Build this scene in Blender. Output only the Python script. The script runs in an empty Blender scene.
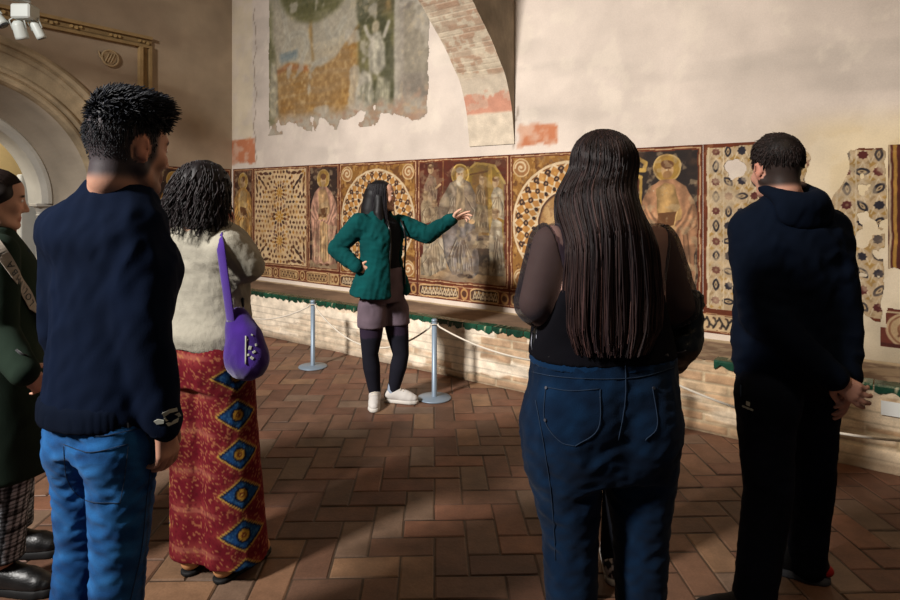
import bpy, math, random
import numpy as np
random.seed(7)
RNG = np.random.default_rng(11)
COL = bpy.context.scene.collection
PI = math.pi

# ------------------------------------------------------------------ basics
def lin(c):
    c = np.asarray(c, float)
    return np.where(c <= 0.04045, c / 12.92, ((c + 0.055) / 1.055) ** 2.4)

def hexc(h):
    h = h.lstrip('#')
    return np.array([int(h[i:i + 2], 16) / 255 for i in (0, 2, 4)])

def sstep(a, b, x):
    t = np.clip((x - a) / (b - a), 0, 1)
    return t * t * (3 - 2 * t)

def hash2(ix, iy, seed=0):
    h = (ix.astype(np.int64) * 374761393 + iy.astype(np.int64) * 668265263 + seed * 974634777) & 0x7fffffff
    h = ((h ^ (h >> 13)) * 1274126177) & 0x7fffffff
    return ((h ^ (h >> 16)) & 0xffff) / 65535.0

def vnoise(x, y, seed=0):
    ix = np.floor(x).astype(int); iy = np.floor(y).astype(int)
    fx = x - ix; fy = y - iy
    fx = fx * fx * (3 - 2 * fx); fy = fy * fy * (3 - 2 * fy)
    a = hash2(ix, iy, seed); b = hash2(ix + 1, iy, seed)
    c = hash2(ix, iy + 1, seed); d = hash2(ix + 1, iy + 1, seed)
    return (a * (1 - fx) + b * fx) * (1 - fy) + (c * (1 - fx) + d * fx) * fy

def fbm(x, y, seed=0, oct=4):
    s = 0; a = 0.5; t = 0
    for o in range(oct):
        s = s + a * vnoise(x * 2 ** o, y * 2 ** o, seed + o * 17); t += a; a *= 0.5
    return s / t

def waves(x, y, z, seed, freq, n=5, aniso=(1, 1, 1)):
    """smooth folds: a sum of warped sines, about -1..1"""
    r = np.random.default_rng(seed)
    s = 0
    for i in range(n):
        k = r.normal(size=3) * np.array(aniso); k /= np.linalg.norm(k) + 1e-9
        k *= freq * r.uniform(0.6, 1.5)
        k2 = r.normal(size=3); k2 /= np.linalg.norm(k2); k2 *= freq * 0.6
        ph, ph2 = r.uniform(0, 6.28, 2)
        s = s + np.sin(k[0] * x + k[1] * y + k[2] * z + ph + 1.3 * np.sin(k2[0] * x + k2[1] * y + k2[2] * z + ph2))
    return s / n * 1.3

def add_mesh(name, V, F, mat, parent=None, col=None, mi=None, smooth=True, kind=None, loc=None):
    V = np.asarray(V, np.float32).reshape(-1, 3)
    me = bpy.data.meshes.new(name)
    if isinstance(F, np.ndarray):
        Fl = [F]
    else:
        Fl = [np.asarray(f) for f in F]
        if len(Fl) and Fl[0].ndim == 1:
            d = {}
            order = []
            for f in Fl: d.setdefault(len(f), []).append(f)
            Fl = [np.array(v) for v in d.values()]
    nf = sum(len(f) for f in Fl); nl = sum(f.size for f in Fl)
    me.vertices.add(len(V)); me.vertices.foreach_set('co', V.ravel())
    me.loops.add(nl); me.polygons.add(nf)
    me.loops.foreach_set('vertex_index', np.concatenate([f.ravel() for f in Fl]).astype(np.int32))
    cnt = np.concatenate([np.full(len(f), f.shape[1]) for f in Fl])
    st = np.concatenate([[0], np.cumsum(cnt)[:-1]]).astype(np.int32)
    me.polygons.foreach_set('loop_start', st)
    if smooth is not False:
        me.polygons.foreach_set('use_smooth', np.ones(nf, bool))
    else:
        me.polygons.foreach_set('use_smooth', np.zeros(nf, bool))
    mats = mat if isinstance(mat, (list, tuple)) else [mat]
    for m in mats: me.materials.append(m)
    if mi is not None: me.polygons.foreach_set('material_index', np.asarray(mi, np.int32))
    if col is not None:
        a = me.attributes.new('Col', 'FLOAT_COLOR', 'POINT')
        c = np.ones((len(V), 4), np.float32); c[:, :3] = lin(np.clip(col, 0, 1)).reshape(-1, 3)
        a.data.foreach_set('color', c.ravel())
    me.update(calc_edges=True); me.validate()
    o = bpy.data.objects.new(name, me); COL.objects.link(o)
    if parent is not None: o.parent = parent
    if kind: o['kind'] = kind
    if loc is not None: o.location = loc
    return o

def empty(name, loc, label, cat, group=None, rz=0):
    o = bpy.data.objects.new(name, None); COL.objects.link(o)
    o.location = loc; o.rotation_euler = (0, 0, rz); o.empty_display_size = 0.1
    o['label'] = label; o['category'] = cat
    if group: o['group'] = group
    return o

def tag(o, label, cat, group=None):
    o['label'] = label; o['category'] = cat
    if group: o['group'] = group
    return o

# ------------------------------------------------------------------ materials
def mat(name, base=(0.5, 0.5, 0.5), attr=False, rough=0.8, nscale=8, namp=0.0, bump=0.0, bscale=60, metal=0.0,
        sheen=0.0, spec=0.3, fine=0.0, fscale=300, emit=None, trans=0.0, alpha=1.0, wave=None, coat=0.0, sss=0.0):
    m = bpy.data.materials.new(name); m.use_nodes = True
    nt = m.node_tree; b = nt.nodes['Principled BSDF']
    b.inputs['Roughness'].default_value = rough; b.inputs['Metallic'].default_value = metal
    b.inputs['Specular IOR Level'].default_value = spec
    if sheen:
        b.inputs['Sheen Weight'].default_value = sheen; b.inputs['Sheen Roughness'].default_value = 0.5
    if coat: b.inputs['Coat Weight'].default_value = coat; b.inputs['Coat Roughness'].default_value = 0.2
    if trans: b.inputs['Transmission Weight'].default_value = trans
    if alpha < 1: b.inputs['Alpha'].default_value = alpha
    if sss:
        b.inputs['Subsurface Weight'].default_value = sss
        b.inputs['Subsurface Radius'].default_value = (0.012, 0.005, 0.003)
    tc = nt.nodes.new('ShaderNodeTexCoord')
    if attr:
        a = nt.nodes.new('ShaderNodeAttribute'); a.attribute_name = 'Col'; src = a.outputs['Color']
    else:
        a = nt.nodes.new('ShaderNodeRGB'); a.outputs[0].default_value = (*lin(base), 1); src = a.outputs[0]
    def mul(src, scale, amp, detail=5):
        n = nt.nodes.new('ShaderNodeTexNoise'); n.inputs['Scale'].default_value = scale; n.inputs['Detail'].default_value = detail
        nt.links.new(tc.outputs['Object'], n.inputs['Vector'])
        r = nt.nodes.new('ShaderNodeMapRange'); r.inputs['From Min'].default_value = 0.25; r.inputs['From Max'].default_value = 0.75
        r.inputs['To Min'].default_value = 1 - amp; r.inputs['To Max'].default_value = 1 + amp
        nt.links.new(n.outputs['Fac'], r.inputs['Value'])
        x = nt.nodes.new('ShaderNodeVectorMath'); x.operation = 'SCALE'
        nt.links.new(src, x.inputs[0]); nt.links.new(r.outputs[0], x.inputs['Scale'])
        return x.outputs[0]
    if namp: src = mul(src, nscale, namp)
    if fine: src = mul(src, fscale, fine, 2)
    nt.links.new(src, b.inputs['Base Color'])
    if emit:
        nt.links.new(src, b.inputs['Emission Color']); b.inputs['Emission Strength'].default_value = emit
    if bump:
        n = nt.nodes.new('ShaderNodeTexNoise'); n.inputs['Scale'].default_value = bscale; n.inputs['Detail'].default_value = 4
        nt.links.new(tc.outputs['Object'], n.inputs['Vector'])
        h = n.outputs['Fac']
        if wave:
            w = nt.nodes.new('ShaderNodeTexWave'); w.inputs['Scale'].default_value = wave[0]; w.bands_direction = wave[1]
            w.inputs['Distortion'].default_value = wave[2]
            nt.links.new(tc.outputs['Object'], w.inputs['Vector'])
            ad = nt.nodes.new('ShaderNodeMath'); ad.operation = 'ADD'
            nt.links.new(h, ad.inputs[0]); nt.links.new(w.outputs['Fac'], ad.inputs[1]); h = ad.outputs[0]
        bp = nt.nodes.new('ShaderNodeBump'); bp.inputs['Strength'].default_value = bump; bp.inputs['Distance'].default_value = 0.004
        nt.links.new(h, bp.inputs['Height']); nt.links.new(bp.outputs[0], b.inputs['Normal'])
    return m

# ------------------------------------------------------------------ small solids
class MB:
    def __init__(s): s.V = []; s.F = []; s.M = []; s.C = []; s.n = 0
    def add(s, V, F, m=0, c=None):
        V = np.asarray(V, float).reshape(-1, 3)
        s.V.append(V)
        for f in F:
            s.F.append([i + s.n for i in f]); s.M.append(m)
        if c is not None: s.C.append(np.tile(np.asarray(c, float), (len(V), 1)))
        s.n += len(V)
    def box(s, c, d, R=None, m=0, col=None, bev=0.0):
        d = np.asarray(d, float) / 2
        if bev <= 0:
            V = np.array([[x, y, z] for x in (-1, 1) for y in (-1, 1) for z in (-1, 1)]) * d
            F = [(0, 1, 3, 2), (4, 6, 7, 5), (0, 4, 5, 1), (2, 3, 7, 6), (0, 2, 6, 4), (1, 5, 7, 3)]
        else:
            b = min(bev, d.min() * 0.9)
            V = []; ix = {}
            for sx in (-1, 1):
                for sy in (-1, 1):
                    for sz in (-1, 1):
                        for ax in range(3):
                            p = np.array([sx, sy, sz]) * (d - b)
                            p[ax] = (sx, sy, sz)[ax] * d[ax]
                            ix[(sx, sy, sz, ax)] = len(V); V.append(p)
            F = []
            for ax in range(3):
                a1, a2 = (ax + 1) % 3, (ax + 2) % 3
                for sg in (-1, 1):
                    q = []
                    for u, v in ((-1, -1), (1, -1), (1, 1), (-1, 1)):
                        k = [0, 0, 0]; k[ax] = sg; k[a1] = u; k[a2] = v
                        q.append(ix[(*k, ax)])
                    F.append(q if sg > 0 else q[::-1])
                for u in (-1, 1):
                    for v in (-1, 1):
                        k0 = [0, 0, 0]; k0[ax] = -1; k0[a1] = u; k0[a2] = v
                        k1 = list(k0); k1[ax] = 1
                        q = [ix[(*k0, a1)], ix[(*k1, a1)], ix[(*k1, a2)], ix[(*k0, a2)]]
                        F.append(q if u * v < 0 else q[::-1])
            for sx in (-1, 1):
                for sy in (-1, 1):
                    for sz in (-1, 1):
                        q = [ix[(sx, sy, sz, a)] for a in range(3)]
                        F.append(q if sx * sy * sz > 0 else q[::-1])
            V = np.array(V)
        if R is not None: V = V @ np.asarray(R).T
        s.add(V + np.asarray(c), F, m, col)
    def tube(s, P, r, n=10, m=0, caps=True, col=None, flat=1.0, up=None):
        P = np.asarray(P, float); r = np.broadcast_to(np.asarray(r, float), (len(P),))
        T = np.gradient(P, axis=0); T /= np.linalg.norm(T, axis=1)[:, None] + 1e-12
        u = np.array([0, 0, 1.0]) if up is None else np.asarray(up, float)
        if abs(T[0] @ u) > 0.95: u = np.array([1.0, 0, 0])
        V = []
        for i in range(len(P)):
            a = np.cross(T[i], u); a /= np.linalg.norm(a) + 1e-12
            b = np.cross(a, T[i]); u = b
            th = np.linspace(0, 2 * PI, n, endpoint=False)
            V.append(P[i] + r[i] * (np.cos(th)[:, None] * a + flat * np.sin(th)[:, None] * b))
        F = []
        for i in range(len(P) - 1):
            for j in range(n):
                k = (j + 1) % n
                F.append((i * n + j, i * n + k, (i + 1) * n + k, (i + 1) * n + j))
        if caps:
            F.append(tuple(range(n))[::-1]); F.append(tuple((len(P) - 1) * n + j for j in range(n)))
        s.add(np.concatenate(V), F, m, col)
    def lathe(s, c, prof, n=24, m=0, col=None):
        V = []; F = []
        for r, z in prof:
            for j in range(n):
                th = 2 * PI * j / n; V.append((c[0] + r * math.cos(th), c[1] + r * math.sin(th), c[2] + z))
        for i in range(len(prof) - 1):
            for j in range(n):
                k = (j + 1) % n; F.append((i * n + j, i * n + k, (i + 1) * n + k, (i + 1) * n + j))
        F.append(tuple(range(n))[::-1]); F.append(tuple((len(prof) - 1) * n + j for j in range(n)))
        s.add(V, F, m, col)
    def prism(s, poly, h0, h1, O, U, W, N, m=0, col=None):
        """polygon in the (U,W) plane at O, thick from h0 to h1 along N"""
        O, U, W, N = [np.asarray(a, float) for a in (O, U, W, N)]
        n = len(poly)
        B = np.array([O + p[0] * U + p[1] * W for p in poly])
        V = np.concatenate([B + h0 * N, B + h1 * N])
        F = [tuple(range(n))[::-1], tuple(range(n, 2 * n))]
        F += [(i, (i + 1) % n, n + (i + 1) % n, n + i) for i in range(n)]
        s.add(V, F, m, col)
    def build(s, name, mats, parent=None, smooth=False, kind=None, loc=None):
        col = np.concatenate(s.C) if s.C else None
        V = np.concatenate(s.V)
        d = {}
        for f, m in zip(s.F, s.M): d.setdefault(len(f), [[], []]); d[len(f)][0].append(f); d[len(f)][1].append(m)
        Fl = [np.array(v[0]) for v in d.values()]; mi = sum([v[1] for v in d.values()], [])
        return add_mesh(name, V, Fl, mats, parent, col, mi, smooth, kind, loc)

def catmull(P, n=8):
    P = np.asarray(P, float)
    Q = np.concatenate([[2 * P[0] - P[1]], P, [2 * P[-1] - P[-2]]])
    out = []
    for i in range(1, len(Q) - 2):
        for t in np.linspace(0, 1, n, endpoint=False):
            p0, p1, p2, p3 = Q[i - 1:i + 3]
            out.append(0.5 * (2 * p1 + (p2 - p0) * t + (2 * p0 - 5 * p1 + 4 * p2 - p3) * t ** 2 + (3 * p1 - p0 - 3 * p2 + p3) * t ** 3))
    out.append(P[-1])
    return np.array(out)

def text_mesh(txt, size, depth=0.0):
    c = bpy.data.curves.new('lettering', 'FONT'); c.body = txt; c.size = size; c.align_x = 'CENTER'; c.align_y = 'CENTER'; c.extrude = depth
    o = bpy.data.objects.new('lettering', c); COL.objects.link(o)
    dg = bpy.context.evaluated_depsgraph_get(); dg.update()
    me = bpy.data.meshes.new_from_object(o.evaluated_get(dg))
    V = np.array([v.co[:] for v in me.vertices]).reshape(-1, 3); F = [list(p.vertices) for p in me.polygons]
    bpy.data.objects.remove(o); bpy.data.meshes.remove(me); bpy.data.curves.remove(c)
    return V, F

# ------------------------------------------------------------------ world axes of the room
NN = np.array([600.0, 805.0, 0]); NN /= np.linalg.norm(NN)     # into the painted wall
TT = np.array([NN[1], -NN[0], 0])                               # along it, to the right
ZZ = np.array([0, 0, 1.0])
DW = 4.58                                                       # distance of the painted wall
S0 = -6.963                                                     # the corner with the arch wall
def wp(s, e, z):                                                # s along the wall, e out from the wall, z up
    return TT * s + NN * (DW - e) + ZZ * z

def grid_sheet(name, O, U, W, w, h, res, cfun, m, N=None, dfun=None, keep=None, parent=None, kind=None, thick=0.0):
    """a surface of small quads with its pigment given point by point"""
    nu = max(2, int(w / res)); nv = max(2, int(h / res))
    u = np.linspace(0, w, nu + 1); v = np.linspace(0, h, nv + 1)
    A, B = np.meshgrid(u, v)
    P = O + A[..., None] * U + B[..., None] * W
    if dfun is not None: P = P + dfun(A, B)[..., None] * N
    c = cfun(A, B)
    idx = np.arange(A.size).reshape(A.shape)
    F = np.stack([idx[:-1, :-1], idx[:-1, 1:], idx[1:, 1:], idx[1:, :-1]], -1).reshape(-1, 4)
    V = P.reshape(-1, 3); c = c.reshape(-1, 3)
    if keep is not None:
        k = keep(A, B); kk = k[:-1, :-1] & k[1:, 1:] & k[:-1, 1:] & k[1:, :-1]
        F = F[kk.ravel()]
        used = np.unique(F); mp = np.zeros(len(V), int); mp[used] = np.arange(len(used))
        V = V[used]; c = c[used]; F = mp[F]
    return add_mesh(name, V, F, m, parent, c, kind=kind)
# ------------------------------------------------------------------ materials of the place
M = {}
M['plaster'] = mat('plaster', attr=True, rough=0.92, namp=0.10, nscale=3.5, bump=0.35, bscale=45, fine=0.05, fscale=120)
M['stone'] = mat('carved_stone', attr=True, rough=0.9, namp=0.18, nscale=9, bump=0.6, bscale=60, fine=0.10, fscale=90)
M['fresco'] = mat('fresco', attr=True, rough=0.85, namp=0.10, nscale=12, bump=0.2, bscale=90, fine=0.10, fscale=160)
M['tile'] = mat('floor_tile', attr=True, rough=0.55, namp=0.28, nscale=10, bump=0.35, bscale=50, fine=0.14, fscale=110, spec=0.35)
M['masonry'] = mat('masonry', attr=True, rough=0.95, namp=0.12, nscale=14, bump=0.6, bscale=70, fine=0.10, fscale=140)
M['glaze'] = mat('green_glaze', attr=True, rough=0.25, namp=0.25, nscale=30, bump=0.3, bscale=40, spec=0.5)
M['mortar'] = mat('mortar', (0.30, 0.23, 0.17), rough=0.95, namp=0.2, nscale=14, bump=0.4)
M['ceiling'] = mat('ceiling_plaster', (0.62, 0.55, 0.46), rough=0.95, namp=0.08)
M['steel'] = mat('grey_painted_steel', (0.50, 0.56, 0.62), rough=0.45, metal=0.3, namp=0.05, spec=0.5)
M['cord'] = mat('white_cord', (0.80, 0.76, 0.70), rough=0.8, bump=0.4, bscale=300, namp=0.06)
M['white_metal'] = mat('white_lamp_paint', (0.80, 0.82, 0.80), rough=0.4, namp=0.04, spec=0.5)
M['lens'] = mat('lamp_lens', (0.25, 0.26, 0.27), rough=0.1, spec=0.6, namp=0.03)
M['paper'] = mat('white_card', (0.86, 0.86, 0.84), rough=0.6, namp=0.03)
M['ink'] = mat('grey_ink', (0.22, 0.23, 0.24), rough=0.7, namp=0.1)
M['wood'] = mat('carved_wood', attr=True, rough=0.5, namp=0.3, nscale=14, bump=0.4, bscale=30)

def struct(o): o['kind'] = 'structure'; return o

# ------------------------------------------------------------------ floor: herringbone of worn clay tiles
def make_floor():
    w = 0.137; gap = 0.004; yaw = math.radians(1.5)
    cy, sy = math.cos(yaw), math.sin(yaw)
    pal = np.array([hexc(h) for h in ('6b5040', '725644', '5f4638', '7a5e48', '654c3e', '6e4c3c', '5c4034', '82684f', '6f6052', '584438', '74503e', '634436')])
    V = []; F = []; C = []; n = 0
    r = np.random.default_rng(5)
    for i in range(-52, 46):
        for j in range(6, 66):
            k = (i - j) % 4
            if k == 0: cx, cyy, hx, hy = i + 1, j + .5, 1, .5
            elif k == 3: cx, cyy, hx, hy = i + .5, j + 1, .5, 1
            else: continue
            cx *= w; cyy *= w; hx = hx * w - gap / 2; hy = hy * w - gap / 2
            p = np.array([cx * cy - cyy * sy, cx * sy + cyy * cy])
            nd = p @ NN[:2]; sd = p @ TT[:2]
            if nd > 4.2 or sd < S0 - .1 or p[1] < 0.9: continue
            c = pal[r.integers(len(pal))] * r.uniform(0.92, 1.07) * .94; c = c * .72 + hexc('5c3b2a') * .32
            c = c * (0.88 + 0.3 * fbm(np.array(p[0] * .7 + 50), np.array(p[1] * .7), 3, 3))
            dz = r.normal(0, 0.0010); tx, ty = r.normal(0, 0.004, 2); b = 0.007
            for lx, ly, lz in ((-hx, -hy, -.004), (hx, -hy, -.004), (hx, hy, -.004), (-hx, hy, -.004),
                               (-hx + b, -hy + b, 0), (hx - b, -hy + b, 0), (hx - b, hy - b, 0), (-hx + b, hy - b, 0)):
                jx, jy = (r.normal(0, 0.0012, 2))
                x = cx + lx + jx; y = cyy + ly + jy
                V.append((x * cy - y * sy, x * sy + y * cy, lz + dz + lx * tx + ly * ty))
                C.append(c * (0.84 if lz < 0 else 1.0))
            F.append((n + 4, n + 5, n + 6, n + 7))
            for a, bb in ((0, 1), (1, 2), (2, 3), (3, 0)): F.append((n + a, n + bb, n + 4 + bb, n + 4 + a))
            n += 8
    # joints
    base = n
    for x, y in ((-9, .6), (5, .6), (5, 9), (-9, 9)):
        V.append((x, y, -.0045)); C.append((0.25, 0.195, 0.15)); n += 1
    F.append((base, base + 1, base + 2, base + 3))
    for q in ((-9, .6), (5, .6), (5, 9), (-9, 9)):
        V.append((*q, -.1)); C.append((0.3, 0.24, 0.19)); n += 1
    F.append((base + 4, base + 7, base + 6, base + 5))
    for a in range(4): F.append((base + a, base + 4 + a, base + 4 + (a + 1) % 4, base + (a + 1) % 4))
    return struct(add_mesh('floor', V, np.array(F), M['tile'], col=np.array(C), smooth=False))
make_floor()

# ------------------------------------------------------------------ the painted wall (plaster above and behind the frescoes)
SR = 1.6          # how far the wall runs to the right
def wall_col(A, B):
    s = A + S0; z = B
    base = np.empty(A.shape + (3,)); base[:] = hexc('d0c2b5')
    nz = fbm(s * 1.1 + 30, z * 1.1 + 9, 1, 5); n2 = fbm(s * 5, z * 5, 2, 4); n3 = fbm(s * .5, z * 2.5 + 40, 4, 4)
    base *= (0.86 + 0.26 * nz)[..., None]
    warm = sstep(-1.2, 0.2, s + 1.6 * (nz - .5)) * sstep(2.1, 1.85, z)
    base = base * (1 - 0.75 * warm[..., None]) + hexc('d3bd90') * (0.75 * warm * (0.9 + .2 * n2))[..., None]
    grey = sstep(0.52, 0.68, n3) * 0.35
    base = base * (1 - grey[..., None]) + hexc('a39a90') * grey[..., None]
    st = sstep(0.60, 0.66, n2) * 0.25
    base = base * (1 - st[..., None]) + hexc('e2d6c3') * st[..., None]
    # old red paint: corner patch and a patch right of the arch foot
    def patch(s0, s1, z0, z1, seed, strength=.9):
        e = .03 * (fbm(s * 14, z * 14, seed, 3) - .5) * 2
        k = sstep(-.012, .012, s - s0 + e) * sstep(-.012, .012, s1 - s + e) * sstep(-.012, .012, z - z0 + e) * sstep(-.012, .012, z1 - z + e)
        return k * strength * (0.55 + .55 * sstep(.35, .55, fbm(s * 9, z * 9, seed + 5, 4)))
    for (a, b, c, d, sd) in ((S0 - .1, -6.47, 1.93, 2.24, 21), (-2.66, -2.28, 1.93, 2.11, 23)):
        k = patch(a, b, c, d, sd)
        base = base * (1 - k[..., None]) + hexc('b4714f') * k[..., None]
    k = patch(S0 - .1, -6.52, 2.24, 4.6, 29, .5)
    base = base * (1 - k[..., None]) + hexc('cfc0a0') * k[..., None]
    # cracks
    for (a, z0, z1, ph) in ((-2.70, 1.9, 2.3, 0.), (-6.47, 1.9, 3.9, 2.)):
        x = a + .02 * np.sin(z * 9 + ph) + .015 * np.sin(z * 23)
        k = sstep(.012, .003, np.abs(s - x)) * sstep(z0, z0 + .05, z) * sstep(z1, z1 - .05, z) * .55
        base = base * (1 - k[..., None]) + hexc('6d5e4f') * k[..., None]
    # worn plaster low on the right
    low = sstep(-.75, -.45, s) * sstep(1.12, .8, z + .25 * (n2 - .5))
    cc = hexc('b3a58c')[None, None] * (0.75 + .5 * n2)[..., None]
    base = base * (1 - .7 * low[..., None]) + cc * (.7 * low)[..., None]
    return base
def wall_disp(A, B):
    s = A + S0
    return 0.012 * (fbm(s * 2, B * 2, 8, 4) - .5) * sstep(1.9, 2.1, B)
struct(grid_sheet('wall_back', wp(S0, 0, 0), TT, ZZ, SR - S0, 4.7, 0.022, wall_col, M['plaster']))

# ------------------------------------------------------------------ the wall with the arch (left)
EC, ZC, RI, RO = 2.9, 1.45, 1.20, 1.62
def lp(e, th, z): return wp(S0 - th, e, z)      # e out from the painted wall, th into the arch wall
def lcol(e, z):
    n1 = fbm(e * 1.2 + 5, z * 1.2, 31, 5); n2 = fbm(e * 6, z * 6, 32, 4)
    c = np.empty(np.shape(e) + (3,)); c[:] = hexc('a6937c')
    c *= (0.82 + .3 * n1 + .08 * n2)[..., None]
    tw = sstep(.5, .7, fbm(e * .8, z * 2.2, 33, 4)) * .35
    c = c * (1 - tw[..., None]) + hexc('8d7763') * tw[..., None]
    return c
def left_wall():
    E1, ZT = 7.0, 4.7
    e = np.arange(0, E1 + .001, .025); z = np.arange(0, ZT + .001, .025)
    A, B = np.meshgrid(e, z)
    # push grid points near the opening onto its edge, then drop those inside
    d = np.hypot(A - EC, B - ZC); 
    def inside(A, B):
        return np.where(B > ZC, np.hypot(A - EC, B - ZC) < RI + .05, np.abs(A - EC) < RI + .05)
    ins = inside(A, B)
    P = np.array(lp(0, 0, 0)) - A[..., None] * NN + B[..., None] * ZZ
    idx = np.arange(A.size).reshape(A.shape)
    F = np.stack([idx[:-1, :-1], idx[1:, :-1], idx[1:, 1:], idx[:-1, 1:]], -1).reshape(-1, 4)
    k = (ins[:-1, :-1] & ins[1:, 1:] & ins[:-1, 1:] & ins[1:, :-1]).ravel()
    # a back so the wall is a real slab, seen only from beyond
    return struct(add_mesh('wall_left', P.reshape(-1, 3), F[~k], M['plaster'], col=lcol(A, B).reshape(-1, 3)))
left_wall()

def sweep_arch(prof, name, colr, kind='structure', z0=0.0, nseg=64, jit=.0, seed=3, parent=None, mats=None, ec=EC):
    """profile of (radius, depth) pairs run up one jamb, round the arch and down the other"""
    ring = []
    for z in np.linspace(z0, ZC, 24)[:-1]: ring.append((-1, z, None))
    for a in np.linspace(PI, 0, nseg): ring.append((None, None, a))
    for z in np.linspace(ZC, z0, 24)[1:]: ring.append((1, z, None))
    V = []; C = []
    for sgn, z, a in ring:
        for i, (r, th) in enumerate(prof):
            if a is None: ee, zz = ec + sgn * r, z
            else: ee, zz = ec + r * math.cos(a), ZC + r * math.sin(a)
            V.append(lp(ee, th, zz)); C.append(colr(ee, zz, i))
    n = len(prof); F = []
    for i in range(len(ring) - 1):
        for j in range(n - 1):
            F.append((i * n + j, i * n + j + 1, (i + 1) * n + j + 1, (i + 1) * n + j))
    o = add_mesh(name, V, np.array(F), mats or M['stone'], parent, np.array(C), smooth=False)
    if kind: o['kind'] = kind
    return o
def stonec(ee, zz, i):
    n = float(fbm(np.array(ee * 7.), np.array(zz * 7.), 41, 4)); n2 = float(fbm(np.array(ee * 2.), np.array(zz * 2.), 42, 3))
    blk = 0.93 + .12 * float(hash2(np.array(int(math.atan2(zz - ZC, ee - EC) * 7)), np.array(1), 4))
    return hexc('b5a182') * (0.68 + .4 * n + .12 * n2) * blk
# archivolt with its mouldings
prof = [(1.64, .0), (1.635, -.05), (1.60, -.075), (1.565, -.06), (1.555, -.03), (1.53, -.045), (1.50, -.03), (1.49, -.012), (1.36, -.012), (1.345, -.045),
        (1.325, -.06), (1.30, -.05), (1.29, -.025), (1.27, -.055), (1.245, -.065), (1.22, -.05), (1.205, -.01), (1.20, .03)]
sweep_arch(prof, 'trim_1', stonec)
def soffc(ee, zz, i):
    return hexc('a89c8b') * (0.85 + .3 * float(fbm(np.array(ee * 3.), np.array(zz * 3. + i), 44, 4)))
sweep_arch([(1.20, .03), (1.16, .12), (1.10, .24), (1.05, .36), (1.0, .48), (1.0, .56)], 'trim_2', soffc, mats=M['plaster'])
def whitec(ee, zz, i): return hexc('c9c6bc') * (0.9 + .15 * float(fbm(np.array(ee * 5.), np.array(zz * 5.), 45, 3)))
sweep_arch([(1.02, .50), (0.985, .46), (0.95, .46), (0.925, .48), (0.90, .5), (0.90, .9), (1.02, .9)], 'trim_3', whitec, z0=1.42, mats=M['plaster'])
# jambs under the white arch: a column with a capital each side
def door_column(sgn):
    e0 = EC + sgn * .955
    c = np.array(lp(e0, .60, 0))
    t = empty('marble_column', c, 'white marble column with a moulded capital under the arched doorway', 'column')
    if sgn > 0: t['label'] = 'white marble column on the near side of the arched doorway'
    b = MB()
    b.lathe((0, 0, .12), [(.075, 0), (.078, .3), (.074, .8), (.066, 1.16)], 20)
    b.build('shaft', M['marble'], t, True)
    b = MB(); b.lathe((0, 0, 1.28), [(.066, 0), (.078, .012), (.068, .024), (.07, .05), (.085, .09), (.10, .11)], 20)
    b.box((0, 0, 1.405), (.22, .22, .035), R=np.stack([TT, NN, ZZ], 1), bev=.006)
    b.build('capital', M['marble'], t, False)
    b = MB(); b.box((0, 0, .03), (.24, .24, .06), R=np.stack([TT, NN, ZZ], 1), bev=.006); b.lathe((0, 0, .06), [(.11, 0), (.115, .02), (.095, .035), (.08, .06)], 20)
    b.build('base', M['marble'], t, False)
M['marble'] = mat('old_marble', (0.74, 0.73, 0.70), rough=0.5, namp=0.12, nscale=14, bump=0.1)
door_column(-1)

# the room beyond the arch
def yel(A, B):
    c = np.empty(A.shape + (3,)); c[:] = hexc('d9bd84'); return c * (0.9 + .2 * fbm(A * 2, B * 2, 51, 4))[..., None]
struct(grid_sheet('wall_beyond', lp(5.6, 2.6, 0), NN, ZZ, 5.2, 3.6, .05, yel, M['plaster']))
b = MB(); b.box((lp(3.0, .66, 0) + lp(3.0, 2.7, 0)) / 2 + np.array([0, 0, -.025]), (2.1, 5.4, .05), R=np.stack([TT, NN, ZZ], 1)); struct(b.build('floor_beyond', M['mortar']))
def jamb(A, B):
    c = np.empty(A.shape + (3,)); c[:] = hexc('dcdad2'); return c * (0.92 + .12 * fbm(A * 4, B * 4, 52, 3))[..., None]
b = MB(); b.box(lp(1.965, 1.0, .875), (.14, .18, 1.75), R=np.stack([TT, NN, ZZ], 1), bev=.01); struct(b.build('trim_4', mat('white_pilaster', (0.84, 0.84, 0.81), rough=0.8, namp=0.06)))
# carved red wooden panelling on the far wall
cab = empty('carved_panelling', lp(2.2, 2.50, 0), 'carved reddish wooden panelling on the yellow wall beyond the arched doorway', 'panelling')
b = MB(); Rm = np.stack([TT, NN, ZZ], 1)
b.box((0, 0, .62), (.08, 1.9, 1.24), R=Rm, col=hexc('6b2f1c'), bev=.005); b.build('back_board', M['wood'], cab)
for k in range(9):
    for zz in (.30, .72, 1.08):
        b = MB(); o = NN * (-.84 + k * .21) + ZZ * zz + TT * .05
        b.box(o, (.03, .17, .28 if zz < 1 else .2), R=Rm, col=hexc('8e4526'), bev=.008)
        b.lathe((0, 0, 0), [(.001, 0), (.001, .001)], 4) if False else None
        b.box(o + TT * .02, (.03, .09, .13), R=Rm, col=hexc('a65a30'), bev=.012)
        b.build('carved_panel', M['wood'], cab)
b = MB(); b.box((0, 0, 1.27), (.12, 1.95, .06), R=Rm, col=hexc('7a3a20'), bev=.008); b.build('cornice', M['wood'], cab)

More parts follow.
